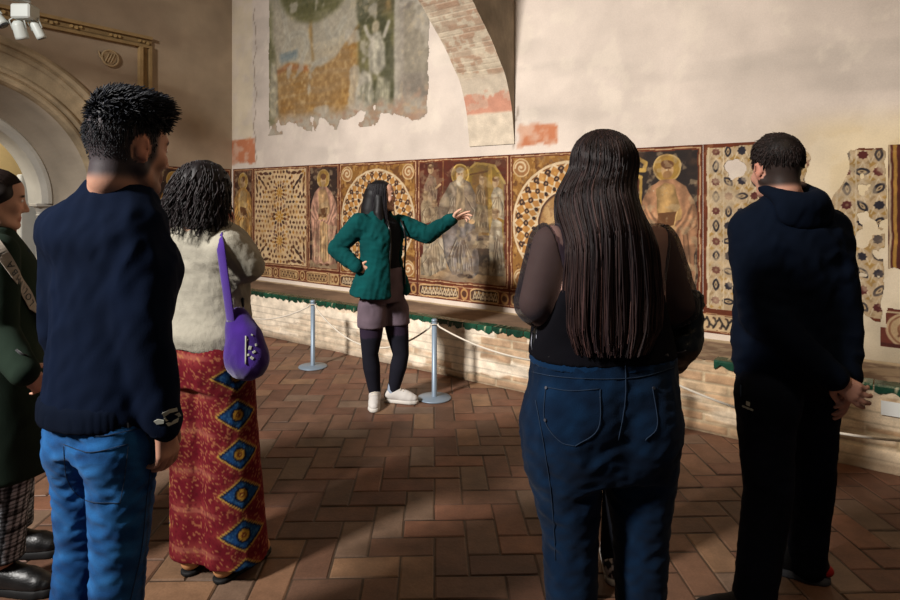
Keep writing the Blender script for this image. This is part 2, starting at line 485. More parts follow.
# rectangular stone frame round the arch (alfiz)
def frame_piece(name, e0, e1, z0, z1, horizontal):
    b = MB()
    def strip(a0, a1, h0, h1, th, c):
        O = lp(0, 0, 0)
        if horizontal: poly = [(e0, a0), (e1, a0), (e1, a1), (e0, a1)]
        else: poly = [(a0, z0), (a1, z0), (a1, z1), (a0, z1)]
        b.prism(poly, h0, h1, O, -NN, ZZ, TT, col=hexc('a0845a') * c)
    lo, hi = (z0, z1) if horizontal else (e0, e1)
    d = hi - lo
    strip(lo, lo + d * .22, 0, .05, 0, .95); strip(lo + d * .22, lo + d * .36, 0, .025, 0, .8); strip(lo + d * .36, lo + d * .62, 0, .03, 0, .9)
    strip(lo + d * .62, lo + d * .74, 0, .025, 0, .8); strip(lo + d * .74, hi, 0, .06, 0, 1.0)
    r = np.random.default_rng(3)
    L0, L1 = (e0, e1) if horizontal else (z0, z1)
    x = L0 + .05
    while x < L1 - .05:
        if r.random() < .6:
            for q in range(3):
                u = x + q * .045; v = lo + d * .5 + r.normal(0, .006)
                pp = np.array(lp(u, 0, v) if horizontal else lp(v, 0, u)) + TT * .032
                th = np.linspace(0, 2 * PI, 9)[:-1]; rr = .018 * r.uniform(.7, 1.1)
                b.prism([(rr * math.cos(a) , rr * math.sin(a)) for a in th], -.01, .016, pp, -NN, ZZ, TT, col=hexc('ad9060'))
        x += r.uniform(.14, .26)
    o = b.build(name, M['stone']); return struct(o)
frame_piece('trim_5', 1.07, 4.8, 3.21, 3.345, True)
frame_piece('trim_6', 1.07, 1.215, 0.0, 3.21, False)
# small carved emblem in the spandrel
def emblem():
    c = np.array(lp(1.52, 0, 3.02))
    t = empty('stone_shield', c, 'small carved stone shield on the brown spandrel beside the big arch', 'carving')
    b = MB()
    th = np.linspace(0, 2 * PI, 25)[:-1]
    ring = np.array([NN * -0.085 * math.cos(a) + ZZ * .085 * math.sin(a) + TT * .02 for a in np.linspace(0, 2 * PI, 25)])
    b.tube(ring, .013, 8, col=hexc('ad9470')); b.build('ring', M['stone'], t, True)
    b = MB(); b.prism([(.0, -.085), (.06, -.03), (.07, .05), (0, .075), (-.07, .05), (-.06, -.03)], 0, .03, (0, 0, 0), -NN, ZZ, TT, col=hexc('9a8262'))
    b.build('shield', M['stone'], t)
    for k in range(3):
        b = MB(); a = -.5
        b.tube([NN * -(-.045 + .03 * k) + ZZ * .05 + TT * .034, NN * -(.0 + .03 * k) + ZZ * -.05 + TT * .034], .006, 6, col=hexc('b8a07c')); b.build('bar', M['stone'], t, True)
    b = MB()
    b.tube([NN * -.12 + ZZ * .06 + TT * .012, NN * -.10 + ZZ * -.0 + TT * .016, NN * -.06 + ZZ * -.06 + TT * .014], [.006, .012, .006], 6, col=hexc('ad9470'))
    b.build('ribbon', M['stone'], t, True)
emblem()

# ------------------------------------------------------------------ transverse arch rib springing from the wall
def make_rib():
    s1, s2 = -2.70, -3.182
    ez = [(.0, 1.955), (.004, 2.02), (.017, 2.10), (.04, 2.25), (.085, 2.39), (.155, 2.54), (.25, 2.65), (.35, 2.77), (.45, 2.865), (.57, 2.97), (.67, 3.06), (.95, 3.27), (1.3, 3.47), (1.75, 3.66), (2.3, 3.80)]
    P = catmull(np.array(ez), 10)
    L = np.concatenate([[0], np.cumsum(np.linalg.norm(np.diff(P, axis=0), axis=1))])
    nl = int(L[-1] / .012); l = np.linspace(0, L[-1], nl + 1)
    e = np.interp(l, L, P[:, 0]); z = np.interp(l, L, P[:, 1])
    nw = 40
    V = []; C = []
    row_h = .052
    for i in range(nl + 1):
        for j in range(nw + 1):
            f = j / nw
            s = s2 + (s1 - s2) * f
            V.append(wp(s, e[i] + .012, z[i]))
    V = np.array(V).reshape(nl + 1, nw + 1, 3)
    Lg, Fg = np.meshgrid(l, np.linspace(0, 1, nw + 1), indexing='ij')
    Sg = Fg * .48
    row = np.floor(Lg / row_h); off = np.where(row % 2 == 0, 0, .12)
    bi = np.floor((Sg + off) / .24)
    inj = np.minimum(np.abs((Lg / row_h) % 1 - .5) * row_h, 1)
    joint = ((Lg / row_h) % 1 < .2) | ((((Sg + off) / .24) % 1) < .06)
    h = hash2(row.astype(int), bi.astype(int), 5)
    n1 = fbm(Sg * 14, Lg * 14, 61, 4)
    red = np.array([hexc('b98a6e')]); pale = hexc('e2d2b8')
    k = np.clip(.25 + .9 * h - .9 * (n1 > .56) - .5 * joint, 0, 1) * .5
    C = pale * (1 - k[..., None]) + hexc('c08a6c') * k[..., None]
    C = C * (0.9 + .25 * (n1 - .5))[..., None]
    # bare plaster foot with a red painted band
    foot = sstep(.66, .60, Lg + .06 * (fbm(Sg * 12, Lg * 12, 62, 3) - .5)); pl = hexc('c9baa5')
    C = C * (1 - foot[..., None]) + pl * foot[..., None] * (0.92 + .15 * n1)[..., None]
    e2 = .05 * (fbm(Sg * 16, Lg * 16, 63, 3) - .5)
    band = sstep(.28, .30, Lg + e2 * .3) * sstep(.47, .44, Lg + e2 * 2.5) * (.6 + .4 * (n1 > .42))
    band = band * .8; C = C * (1 - band[..., None]) + hexc('c08068') * band[..., None]
    db = .002 * (1 - foot) * (np.where(joint, -1, 0) + .6 * (h - .5) + n1 - .5)
    V = V - NN * db[..., None]
    idx = np.arange((nl + 1) * (nw + 1)).reshape(nl + 1, nw + 1)
    F = [np.stack([idx[:-1, :-1], idx[:-1, 1:], idx[1:, 1:], idx[1:, :-1]], -1).reshape(-1, 4)]
    VV = [V.reshape(-1, 3)]; CC = [C.reshape(-1, 3)]; n = V.size // 3
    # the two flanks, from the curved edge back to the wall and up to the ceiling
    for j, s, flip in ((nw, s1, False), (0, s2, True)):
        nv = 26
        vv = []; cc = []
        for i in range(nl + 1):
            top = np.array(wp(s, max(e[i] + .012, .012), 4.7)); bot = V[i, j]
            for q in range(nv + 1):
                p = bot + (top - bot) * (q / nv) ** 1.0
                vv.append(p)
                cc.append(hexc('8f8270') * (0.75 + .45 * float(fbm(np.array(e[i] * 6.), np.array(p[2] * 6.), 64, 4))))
        id2 = np.arange((nl + 1) * (nv + 1)).reshape(nl + 1, nv + 1) + n
        f = np.stack([id2[:-1, :-1], id2[:-1, 1:], id2[1:, 1:], id2[1:, :-1]], -1).reshape(-1, 4)
        if not flip: f = f[:, ::-1]
        F.append(f); VV.append(np.array(vv)); CC.append(np.array(cc)); n += len(vv)
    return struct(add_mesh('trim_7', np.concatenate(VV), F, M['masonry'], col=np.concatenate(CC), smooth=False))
make_rib()

# ------------------------------------------------------------------ ceiling
b = MB(); b.box(TT * -2.5 + NN * 2.0 + ZZ * 4.78, (9.4, 5.4, .12), R=np.stack([TT, NN, ZZ], 1)); struct(b.build('ceiling', M['ceiling']))

# ------------------------------------------------------------------ masonry bench along the wall
def make_bench():
    EB, HB = .615, .462
    sL, sR = S0 + .002, 1.3
    t = empty('masonry_bench', wp(-2.8, .3, 0), 'long low masonry bench running under the frescoes with green glazed edge', 'bench')
    Lc = lambda p: np.asarray(p) - np.array(wp(-2.8, .3, 0))
    def fcol(A, B):
        s = A + sL; z = B
        n1 = fbm(s * 3, z * 3, 71, 5); n2 = fbm(s * 18, z * 18, 72, 4); n3 = fbm(s * 1.3, z * 7, 73, 4)
        row_h = .062; row = np.floor(z / row_h + .05 * (n1 - .5)); fr = (z / row_h) % 1
        off = np.where(row % 2 == 0, 0, .14)
        bi = np.floor((s + off) / .28); fb = ((s + off) / .28) % 1
        h = hash2(row.astype(int), bi.astype(int) + 500, 3)
        joint = (fr < .22) | (fb < .05)
        plast = hexc('dfd0ba') * (0.84 + .3 * n2)[..., None]
        brick = (hexc('c4ac8e') * (1 - h[..., None]) + hexc('a8896c') * h[..., None]) * (0.8 + .4 * n2)[..., None]
        brick = np.where(joint[..., None], hexc('b8a78c') * (0.8 + .4 * n2)[..., None], brick)
        expo = sstep(.50, .60, n3 + .22 * (h - .5) + .10 * sstep(-3.2, -1.5, s)) * (0.35 + .65 * sstep(-4.5, -2.4, s))
        c = plast * (1 - expo[..., None]) + brick * expo[..., None]
        hair = (fr < .12) * .16
        c = c * (1 - hair[..., None])
        wm = sstep(-1.6, -.4, s)[..., None]
        c = c * (1 - .25 * wm) + c * hexc('d8b98a') / .8 * .25 * wm
        foot_tone = sstep(.10, .0, z + .05 * (n1 - .5)) * .35  # browner towards the bottom of the front face
        return c * (1 - foot_tone[..., None]) + hexc('6d5642') * foot_tone[..., None]
    def fdis(A, B):
        s = A + sL; z = B
        n1 = fbm(s * 3, z * 3, 71, 5); n3 = fbm(s * 1.3, z * 7, 73, 4); n2 = fbm(s * 18, z * 18, 72, 4)
        row_h = .062; row = np.floor(z / row_h + .05 * (n1 - .5)); fr = (z / row_h) % 1
        fb = ((s + np.where(row % 2 == 0, 0, .14)) / .28) % 1
        joint = (fr < .22) | (fb < .05)
        expo = sstep(.48, .58, n3 + .10 * sstep(-3.2, -1.5, s))
        return .010 * (n1 - .5) + .006 * (n2 - .5) - expo * (.004 + .010 * joint)
    front = grid_sheet('front_face', Lc(wp(sL, EB, 0)), TT, ZZ, sR - sL, HB, .009, fcol, M['masonry'], N=-NN, dfun=fdis, parent=t)
    def tcol(A, B):
        s = A + sL; n1 = fbm(s * 2, B * 4, 75, 4); n2 = fbm(s * 12, B * 12, 76, 4)
        c = hexc('7b6450')[None, None] * (0.62 + .5 * n1 + .25 * n2)[..., None]
        e = EB - B                      # distance from the wall
        p = sstep(.10, .05, e + .06 * (n2 - .5))
        c = c * (1 - p[..., None]) + hexc('bfa988') * p[..., None]
        r = sstep(-1.3, -.8, s + .4 * (n1 - .5)) * sstep(.42, .55, n2) * .5
        return c * (1 - r[..., None]) + hexc('b3a283') * r[..., None]
    grid_sheet('top_face', Lc(wp(sL, EB, HB)), TT, NN, sR - sL, EB - .002, .018, tcol, M['masonry'], N=ZZ,
               dfun=lambda A, B: .010 * (fbm(A * 4, B * 4, 77, 4) - .5) * sstep(0, .04, B), parent=t)
    # glazed tiles along the front edge, many chipped away
    r = np.random.default_rng(9); s = sL + .02; k = 0
    while s < sR - .1:
        L = .135 * r.uniform(.9, 1.05)
        gone = (s > -1.9 and s < -.55 and r.random() < .85) or r.random() < .04
        if not gone:
            nn = max(2, int(L / .012))
            low = .030 + .010 * r.random()
            top = []; V = []; F = []; C = []
            g0 = hexc('1c4f3a') * r.uniform(.6, 1.1) if r.random() < .75 else hexc('17402f')
            for i in range(nn + 1):
                u = s + L * i / nn
                lo = low * (1 + .25 * math.sin(u * 60 + k) + .10 * r.normal())
                for (e, z) in ((EB - .085 - .02 * r.random(), HB + .0075), (EB - .02, HB + .008), (EB + .002, HB + .007), (EB + .009, HB - .003), (EB + .009, HB - max(.012, lo))):
                    V.append(Lc(wp(u, e, z))); C.append(g0 * (0.9 + .2 * r.random()) if r.random() > .03 else hexc('a9a183'))
            for i in range(nn):
                for j in range(4): F.append((i * 5 + j, i * 5 + j + 1, (i + 1) * 5 + j + 1, (i + 1) * 5 + j))
            F = [f[::-1] for f in F]
            add_mesh('glazed_tile', V, np.array(F), M['glaze'], t, np.array(C), smooth=False)
        s += L + .006; k += 1
    return t
make_bench()
# ------------------------------------------------------------------ painting on a sheet of points
class Paint:
    def __init__(s, A, B, bg, seed=0, warp=.0055):
        s.A0, s.B0 = A, B; s.seed = seed
        s.A = A + warp * (2 * fbm(A * 11 + seed, B * 11, seed + 60, 3) - 1) * 1.6; s.B = B + warp * (2 * fbm(A * 11 + 50, B * 11 + seed, seed + 61, 3) - 1) * 1.6
        s.c = np.empty(A.shape + (3,)); s.c[:] = bg if not isinstance(bg, str) else hexc(bg)
        s.n1 = fbm(A * 6 + seed, B * 6, seed, 4); s.n2 = fbm(A * 22 + seed, B * 22, seed + 1, 4)
        s.res = float(A[0, 1] - A[0, 0]); s.pad = .02
    def col(s, c): return hexc(c) if isinstance(c, str) else np.asarray(c, float)
    def win(s, x0, x1, y0, y1):
        x0 -= s.pad; x1 += s.pad; y0 -= s.pad; y1 += s.pad
        j = [int(np.clip(math.floor((x0 - s.A0[0, 0]) / s.res) - 1, 0, s.A.shape[1])), int(np.clip(math.ceil((x1 - s.A0[0, 0]) / s.res) + 2, 0, s.A.shape[1]))]
        ry = float(s.B0[1, 0] - s.B0[0, 0])
        i = [int(np.clip(math.floor((y0 - s.B0[0, 0]) / ry) - 1, 0, s.A.shape[0])), int(np.clip(math.ceil((y1 - s.B0[0, 0]) / ry) + 2, 0, s.A.shape[0]))]
        return slice(*i), slice(*j)
    def blend(s, w, k, c):
        k = np.clip(k, 0, 1)[..., None]; s.c[w] = s.c[w] * (1 - k) + s.col(c) * k
    def ell(s, cx, cy, rx, ry, c, rot=0, soft=.006, a=1.0, n=2):
        R = max(rx, ry) + soft; w = s.win(cx - R, cx + R, cy - R, cy + R)
        x = s.A[w] - cx; y = s.B[w] - cy
        u = x * math.cos(rot) + y * math.sin(rot); v = -x * math.sin(rot) + y * math.cos(rot)
        d = ((np.abs(u) / rx) ** n + (np.abs(v) / ry) ** n) ** (1 / n)
        m = min(rx, ry); s.blend(w, sstep(soft / 2, -soft / 2, (d - 1) * m) * a, c)
    def dia(s, cx, cy, rx, ry, c, rot=0, a=1.0): s.ell(cx, cy, rx, ry, c, rot, .005, a, 1.0)
    def poly(s, P, c, a=1.0, soft=.005, fold=None):
        P = np.asarray(P, float); w = s.win(P[:, 0].min() - soft, P[:, 0].max() + soft, P[:, 1].min() - soft, P[:, 1].max() + soft)
        x = s.A[w]; y = s.B[w]
        if x.size == 0: return
        ins = np.zeros(x.shape, bool); d = np.full(x.shape, 9.)
        for i in range(len(P)):
            a0, b0 = P[i]; a1, b1 = P[(i + 1) % len(P)]
            if b0 != b1: ins ^= ((b0 > y) != (b1 > y)) & (x < (a1 - a0) * (y - b0) / (b1 - b0) + a0)
            ex, ey = a1 - a0, b1 - b0; t = np.clip(((x - a0) * ex + (y - b0) * ey) / (ex * ex + ey * ey + 1e-12), 0, 1)
            d = np.minimum(d, np.hypot(x - a0 - t * ex, y - b0 - t * ey))
        sd = np.where(ins, -d, d); k = sstep(soft / 2, -soft / 2, sd) * a
        if fold is None: s.blend(w, k, c)
        else:
            fr, amp, tilt = fold
            q = np.sin(x * fr + tilt * y * fr + 2.5 * (s.n1[w] - .5) * 4) * amp + (s.n2[w] - .5) * amp
            e = sstep(0, -.03, sd) * .12 - .10
            cc = np.clip(s.col(c)[None, None] * (1 + q + e)[..., None], 0, 1); kk = np.clip(k, 0, 1)[..., None]
            s.c[w] = s.c[w] * (1 - kk) + cc * kk
    def line(s, P, wd, c, a=1.0):
        P = np.asarray(P, float); w = s.win(P[:, 0].min() - wd, P[:, 0].max() + wd, P[:, 1].min() - wd, P[:, 1].max() + wd)
        x = s.A[w]; y = s.B[w]; d = np.full(x.shape, 9.)
        if x.size == 0: return
        for i in range(len(P) - 1):
            a0, b0 = P[i]; ex, ey = P[i + 1] - P[i]; t = np.clip(((x - a0) * ex + (y - b0) * ey) / (ex * ex + ey * ey + 1e-12), 0, 1)
            d = np.minimum(d, np.hypot(x - a0 - t * ex, y - b0 - t * ey))
        s.blend(w, sstep(wd / 2 + .003, wd / 2 - .003, d) * a, c)
    def ring(s, cx, cy, r0, r1, c, a=1.0):
        w = s.win(cx - r1, cx + r1, cy - r1, cy + r1); d = np.hypot(s.A[w] - cx, s.B[w] - cy)
        s.blend(w, sstep(r0 - .003, r0 + .003, d) * sstep(r1 + .003, r1 - .003, d) * a, c)
    def wear(s, amt=.2, c='cdb48c', th=.62):
        k = sstep(th, th + .06, s.n1 * .6 + s.n2 * .4) * amt
        s.blend((slice(None), slice(None)), k, c)
        s.c *= (0.76 + .22 * s.n2)[..., None]
        return np.clip(s.c, 0, 1)

BR, BR2, CR, OC, DK = '6d3218', '4a2013', 'd6b184', 'b5803c', '2c1b14'

def saint(p, cx, y0, h, robe, robe2, skin='c79f6f', halo='a8823c', staff=False, book=True, flip=1):
    X = lambda u: cx + flip * u * h; Y = lambda v: y0 + v * h
    pts = lambda L: [(X(a), Y(b)) for a, b in L]
    if staff:
        p.line(pts([(-.19, .05), (-.185, .84)]), .022, 'b08a44')
        p.line(pts([(-.185, .84), (-.24, .87), (-.25, .93), (-.20, .97), (-.15, .94), (-.16, .89), (-.19, .89)]), .03, 'c09a50')
    p.ell(X(0), Y(.90), .098 * h, .092 * h, halo, soft=.004); p.ring(X(0), Y(.90), .088 * h, .098 * h, 'c9a666')
    # robe
    p.poly(pts([(-.05, .82), (-.13, .76), (-.19, .62), (-.20, .45), (-.17, .25), (-.18, .04), (-.10, 0), (.10, 0), (.19, .03), (.18, .30), (.22, .48), (.19, .66), (.12, .77), (.05, .82)]), robe, fold=(60 / max(h, .5), .13, .10))
    p.poly(pts([(-.08, .76), (-.02, .80), (.05, .78), (.10, .60), (.07, .30), (.09, .05), (.0, .02), (-.06, .10), (-.05, .4)]), robe2, fold=(70 / max(h, .5), .14, -.15))
    for k in range(9):
        u = -.16 + .04 * k; p.line(pts([(u, .03 + .02 * (k % 3)), (u + .012 * math.sin(k * 2), .25), (u * .8, .48 + .03 * (k % 2))]), .010, '4d3322', .55)
        p.line(pts([(u + .015, .05), (u + .02 + .012 * math.sin(k), .3)]), .009, 'ecd2a4', .45)
    # arms and book
    p.poly(pts([(-.16, .66), (-.19, .50), (-.05, .44), (.03, .47), (.02, .52), (-.08, .55)]), robe, fold=(120, .22, .6))
    p.poly(pts([(.16, .66), (.20, .50), (.08, .42), (-.02, .46), (.0, .51), (.09, .54)]), robe, fold=(120, .22, -.6))
    if book:
        p.poly(pts([(-.08, .47), (.05, .50), (.07, .60), (-.06, .585)]), '6a4426'); p.line(pts([(-.08, .47), (.05, .50), (.07, .60)]), .008, 'd9b070')
    for a, b in ((-.04, .485), (.04, .48)): p.ell(X(a), Y(b), .026 * h, .018 * h, skin)
    # head
    p.ell(X(0), Y(.885), .042 * h, .058 * h, skin, soft=.008); p.ell(X(0), Y(.925), .045 * h, .03 * h, '6b452a', soft=.008)
    p.ell(X(.0), Y(.85), .03 * h, .028 * h, '8a6038', soft=.012, a=.7); p.line(pts([(-.018, .895), (.0, .895)]), .006, '4a2c1c', .8); p.line(pts([(.01, .895), (.026, .895)]), .006, '4a2c1c', .8)
    p.line(pts([(.006, .893), (.008, .875)]), .006, '7a5232', .8)
    for a in (-.05, .06): p.ell(X(a), Y(.005), .035 * h, .014 * h, '5a3a26')

def border(p, w, h, bw=.034):
    A, B = p.A, p.B
    d = np.minimum(np.minimum(A, w - A), np.minimum(B, h - B)); full = (slice(None), slice(None))
    p.blend(full, (d < bw) * 1.0, BR)
    p.blend(full, (d > bw * .42) * (d < bw * .66) * .85, CR)
    p.blend(full, (d < bw * .16) * .7, BR2)
    return d

def paint_lattice(p, w, h):
    bw = .034; p.c[:] = hexc('d9b98d')
    full = (slice(None), slice(None))
    placed = []
    def cell(x, y, rx, ry, c, rot=0, n=1.3):
        for (a, b, r) in placed:
            if math.hypot(a - x, b - y) < r + max(rx, ry) * .88: return
        rx *= 1.42; ry *= 1.42; p.ell(x, y, rx, ry, c, rot, .004, .97, n); placed.append((x, y, max(rx, ry) * .62))
    r = np.random.default_rng(4)
    darks = ['4b2c1b', '5d3520', '3c2620', '6a4026', '57362c']
    mid = ['b5843f', 'a87434', '8c6a58', '9b6f4a']
    x0, x1, y0, y1 = bw + .01, w - bw - .01, bw + .01, h - bw - .01
    for cx in (x0, x1):
        for cy in (y0, y1):
            for R, n, rx, ry, cs in ((.055, 8, .020, .012, mid), (.120, 12, .034, .015, darks), (.215, 20, .042, .014, darks), (.300, 28, .020, .014, darks)):
                for k in range(n):
                    a = 2 * PI * (k + .5) / n; X, Y = cx + R * math.cos(a), cy + R * math.sin(a)
                    if x0 < X < x1 and y0 < Y < y1: cell(X, Y, rx, ry, cs[k % len(cs)], a, 1.5)
    for cx, cy, R0 in ((w / 2, h * .5, 1.), (w / 2, h * .74, .8), (w / 2, h * .26, .8)):
        p.ell(cx, cy, .022, .022, 'b98732'); placed.append((cx, cy, .022))
        for R, n, rx, ry, cs in ((.055, 8, .022, .013, ['c08d38', 'a8742c']), (.105, 12, .022, .014, darks), (.155, 16, .02, .014, mid)):
            for k in range(n):
                a = 2 * PI * (k + .5) / n; cell(cx + R * R0 * math.cos(a), cy + R * R0 * math.sin(a), rx * R0, ry * R0, cs[k % len(cs)], a, 1.4)
    s = .060; i = 0
    for gy in np.arange(y0 + .02, y1, s):
        for gx in np.arange(x0 + .02 + (s / 2 if i % 2 else 0), x1, s):
            c = darks[int(r.integers(5))] if r.random() < .66 else mid[int(r.integers(4))]
            k = r.random()
            cell(gx, gy, .018 if k < .5 else .013, .013 if k < .5 else .018, c, 0, 1.2)
        i += 1
    p.blend(full, np.clip(p.n1 - .52, 0, 1) * 1.2, 'c08a4a')

def paint_roundel(p, w, h, seed):
    bw = .034; cx, cy = w / 2, h * .5; full = (slice(None), slice(None)); A, B = p.A, p.B
    p.c[:] = hexc('9a6a30'); p.blend(full, sstep(.45, .62, p.n2), '6b4320')
    p.blend(full, sstep(.60, .7, fbm(A * 30, B * 30, seed, 2)) * .6, 'c99b58')
    RO_, RI_ = min(w, h) / 2 - .045, min(w, h) / 2 - .275
    p.ell(cx, cy, RO_ + .012, RO_ + .012, 'dcc19a'); p.ell(cx, cy, RO_ - .010, RO_ - .010, '7c4d28')
    p.ell(cx, cy, RO_ - .018, RO_ - .018, 'b98244')
    d = np.hypot(A - cx, B - cy); th = np.arctan2(B - cy, A - cx)
    # interlacing straps
    n = 24
    for sg in (1, -1):
        for k in range(n):
            a0 = 2 * PI * k / n
            P = [(cx + (RO_ + (RI_ - RO_) * q) * math.cos(a0 + sg * q * 4 * PI / n), cy + (RO_ + (RI_ - RO_) * q) * math.sin(a0 + sg * q * 4 * PI / n)) for q in np.linspace(0, 1, 7)]
            p.line(P, .017, 'dfc6a0')
    for R, rx, ry, c, o in ((RO_ - .042, .030, .024, '33201a', .5), (RO_ - .118, .026, .024, '38231b', 0.), (RI_ + .034, .018, .022, '2c1a15', .5), (RO_ - .07, .012, .012, 'c8954a', 0.), (RO_ - .07, .016, .016, '4a2d1e', .5), (RO_ - .145, .015, .012, 'c08a40', .5)):
        for k in range(n):
            a = 2 * PI * (k + o) / n; X, Y = cx + R * math.cos(a), cy + R * math.sin(a)
            p.ell(X, Y, ry * 1.0, rx, c, a, .004, .95, 1.7)
            if rx > .022: p.ell(X, Y, ry * .4, rx * .4, 'b89068', a, .004, .9, 1.4)
    p.ring(cx, cy, RI_ - .012, RI_ + .006, 'dcc19a'); 
    p.ell(cx, cy, RI_ - .01, RI_ - .01, '4a2c1e')
    # scene inside the roundel
    p.ell(cx, cy, RI_ - .03, RI_ - .03, 'b08450', soft=.03); w_ = p.win(cx - RI_, cx + RI_, cy - RI_, cy + RI_)
    k = sstep(RI_ - .02, RI_ - .05, d[w_]); p.blend(w_, k * sstep(.4, .6, p.n1[w_]), 'c9a26e'); p.blend(w_, k * sstep(.5, .62, p.n2[w_]) * .5, '7a5638')
    for j in range(18):
        a = -.9 + j * .04; p.line([(cx - .2 + j * .025, cy - .15), (cx - .1 + j * .025, cy + .12)], .008, 'd9bd8c', .35)
    # curling corners
    for sx in (-1, 1):
        for sy in (-1, 1):
            X, Y = cx + sx * (w / 2 - .12), cy + sy * (h / 2 - .12)
            p.ell(X, Y, .082, .082, 'd2b080'); p.ell(X, Y, .070, .070, 'a06f42')
            t = np.linspace(0, 1, 26)
            p.line([(X + sx * .060 * (1 - q) * math.cos(q * 10), Y + .060 * (1 - q) * math.sin(q * 10)) for q in t], .016, 'dcc096')
    border(p, w, h)

def robed(p, P, c, fr, lines=6, seed=0):
    p.poly(P, hexc(c) * .86, fold=(fr, .17, .2))
    P = np.asarray(P); x0, x1 = P[:, 0].min(), P[:, 0].max(); y0, y1 = P[:, 1].min(), P[:, 1].max(); r = np.random.default_rng(seed)
    for k in range(lines):
        u = x0 + (x1 - x0) * (.2 + .6 * k / max(1, lines - 1)); v = y0 + (y1 - y0) * r.uniform(.05, .2)
        L = [(u, v), (u + r.normal() * .02, v + (y1 - y0) * .25), (u + (x0 + x1 - 2 * u) * .25, v + (y1 - y0) * .5)]
        p.line(L, .009, '4a3a2c', .55); p.line([(a + .012, b) for a, b in L], .008, 'e8d6b4', .4)

def headp(p, x, y, r, skin='b8976f', hair='6b4a30', tons=True):
    p.ell(x, y, r * .8, r, skin, soft=.006); p.ell(x, y + r * .55, r * .85, r * .5, hair, soft=.006)
    if tons: p.ell(x, y + r * .85, r * .45, r * .25, skin, soft=.006)
    p.line([(x - r * .35, y + .1 * r), (x - r * .15, y + .1 * r)], .004, '5a3c2c', .5); p.line([(x + r * .2, y + .1 * r), (x + r * .4, y + .1 * r)], .004, '5a3c2c', .5); p.ell(x + r * .35, y - r * .1, r * .3, r * .8, '7a5a40', soft=.014, a=.5)

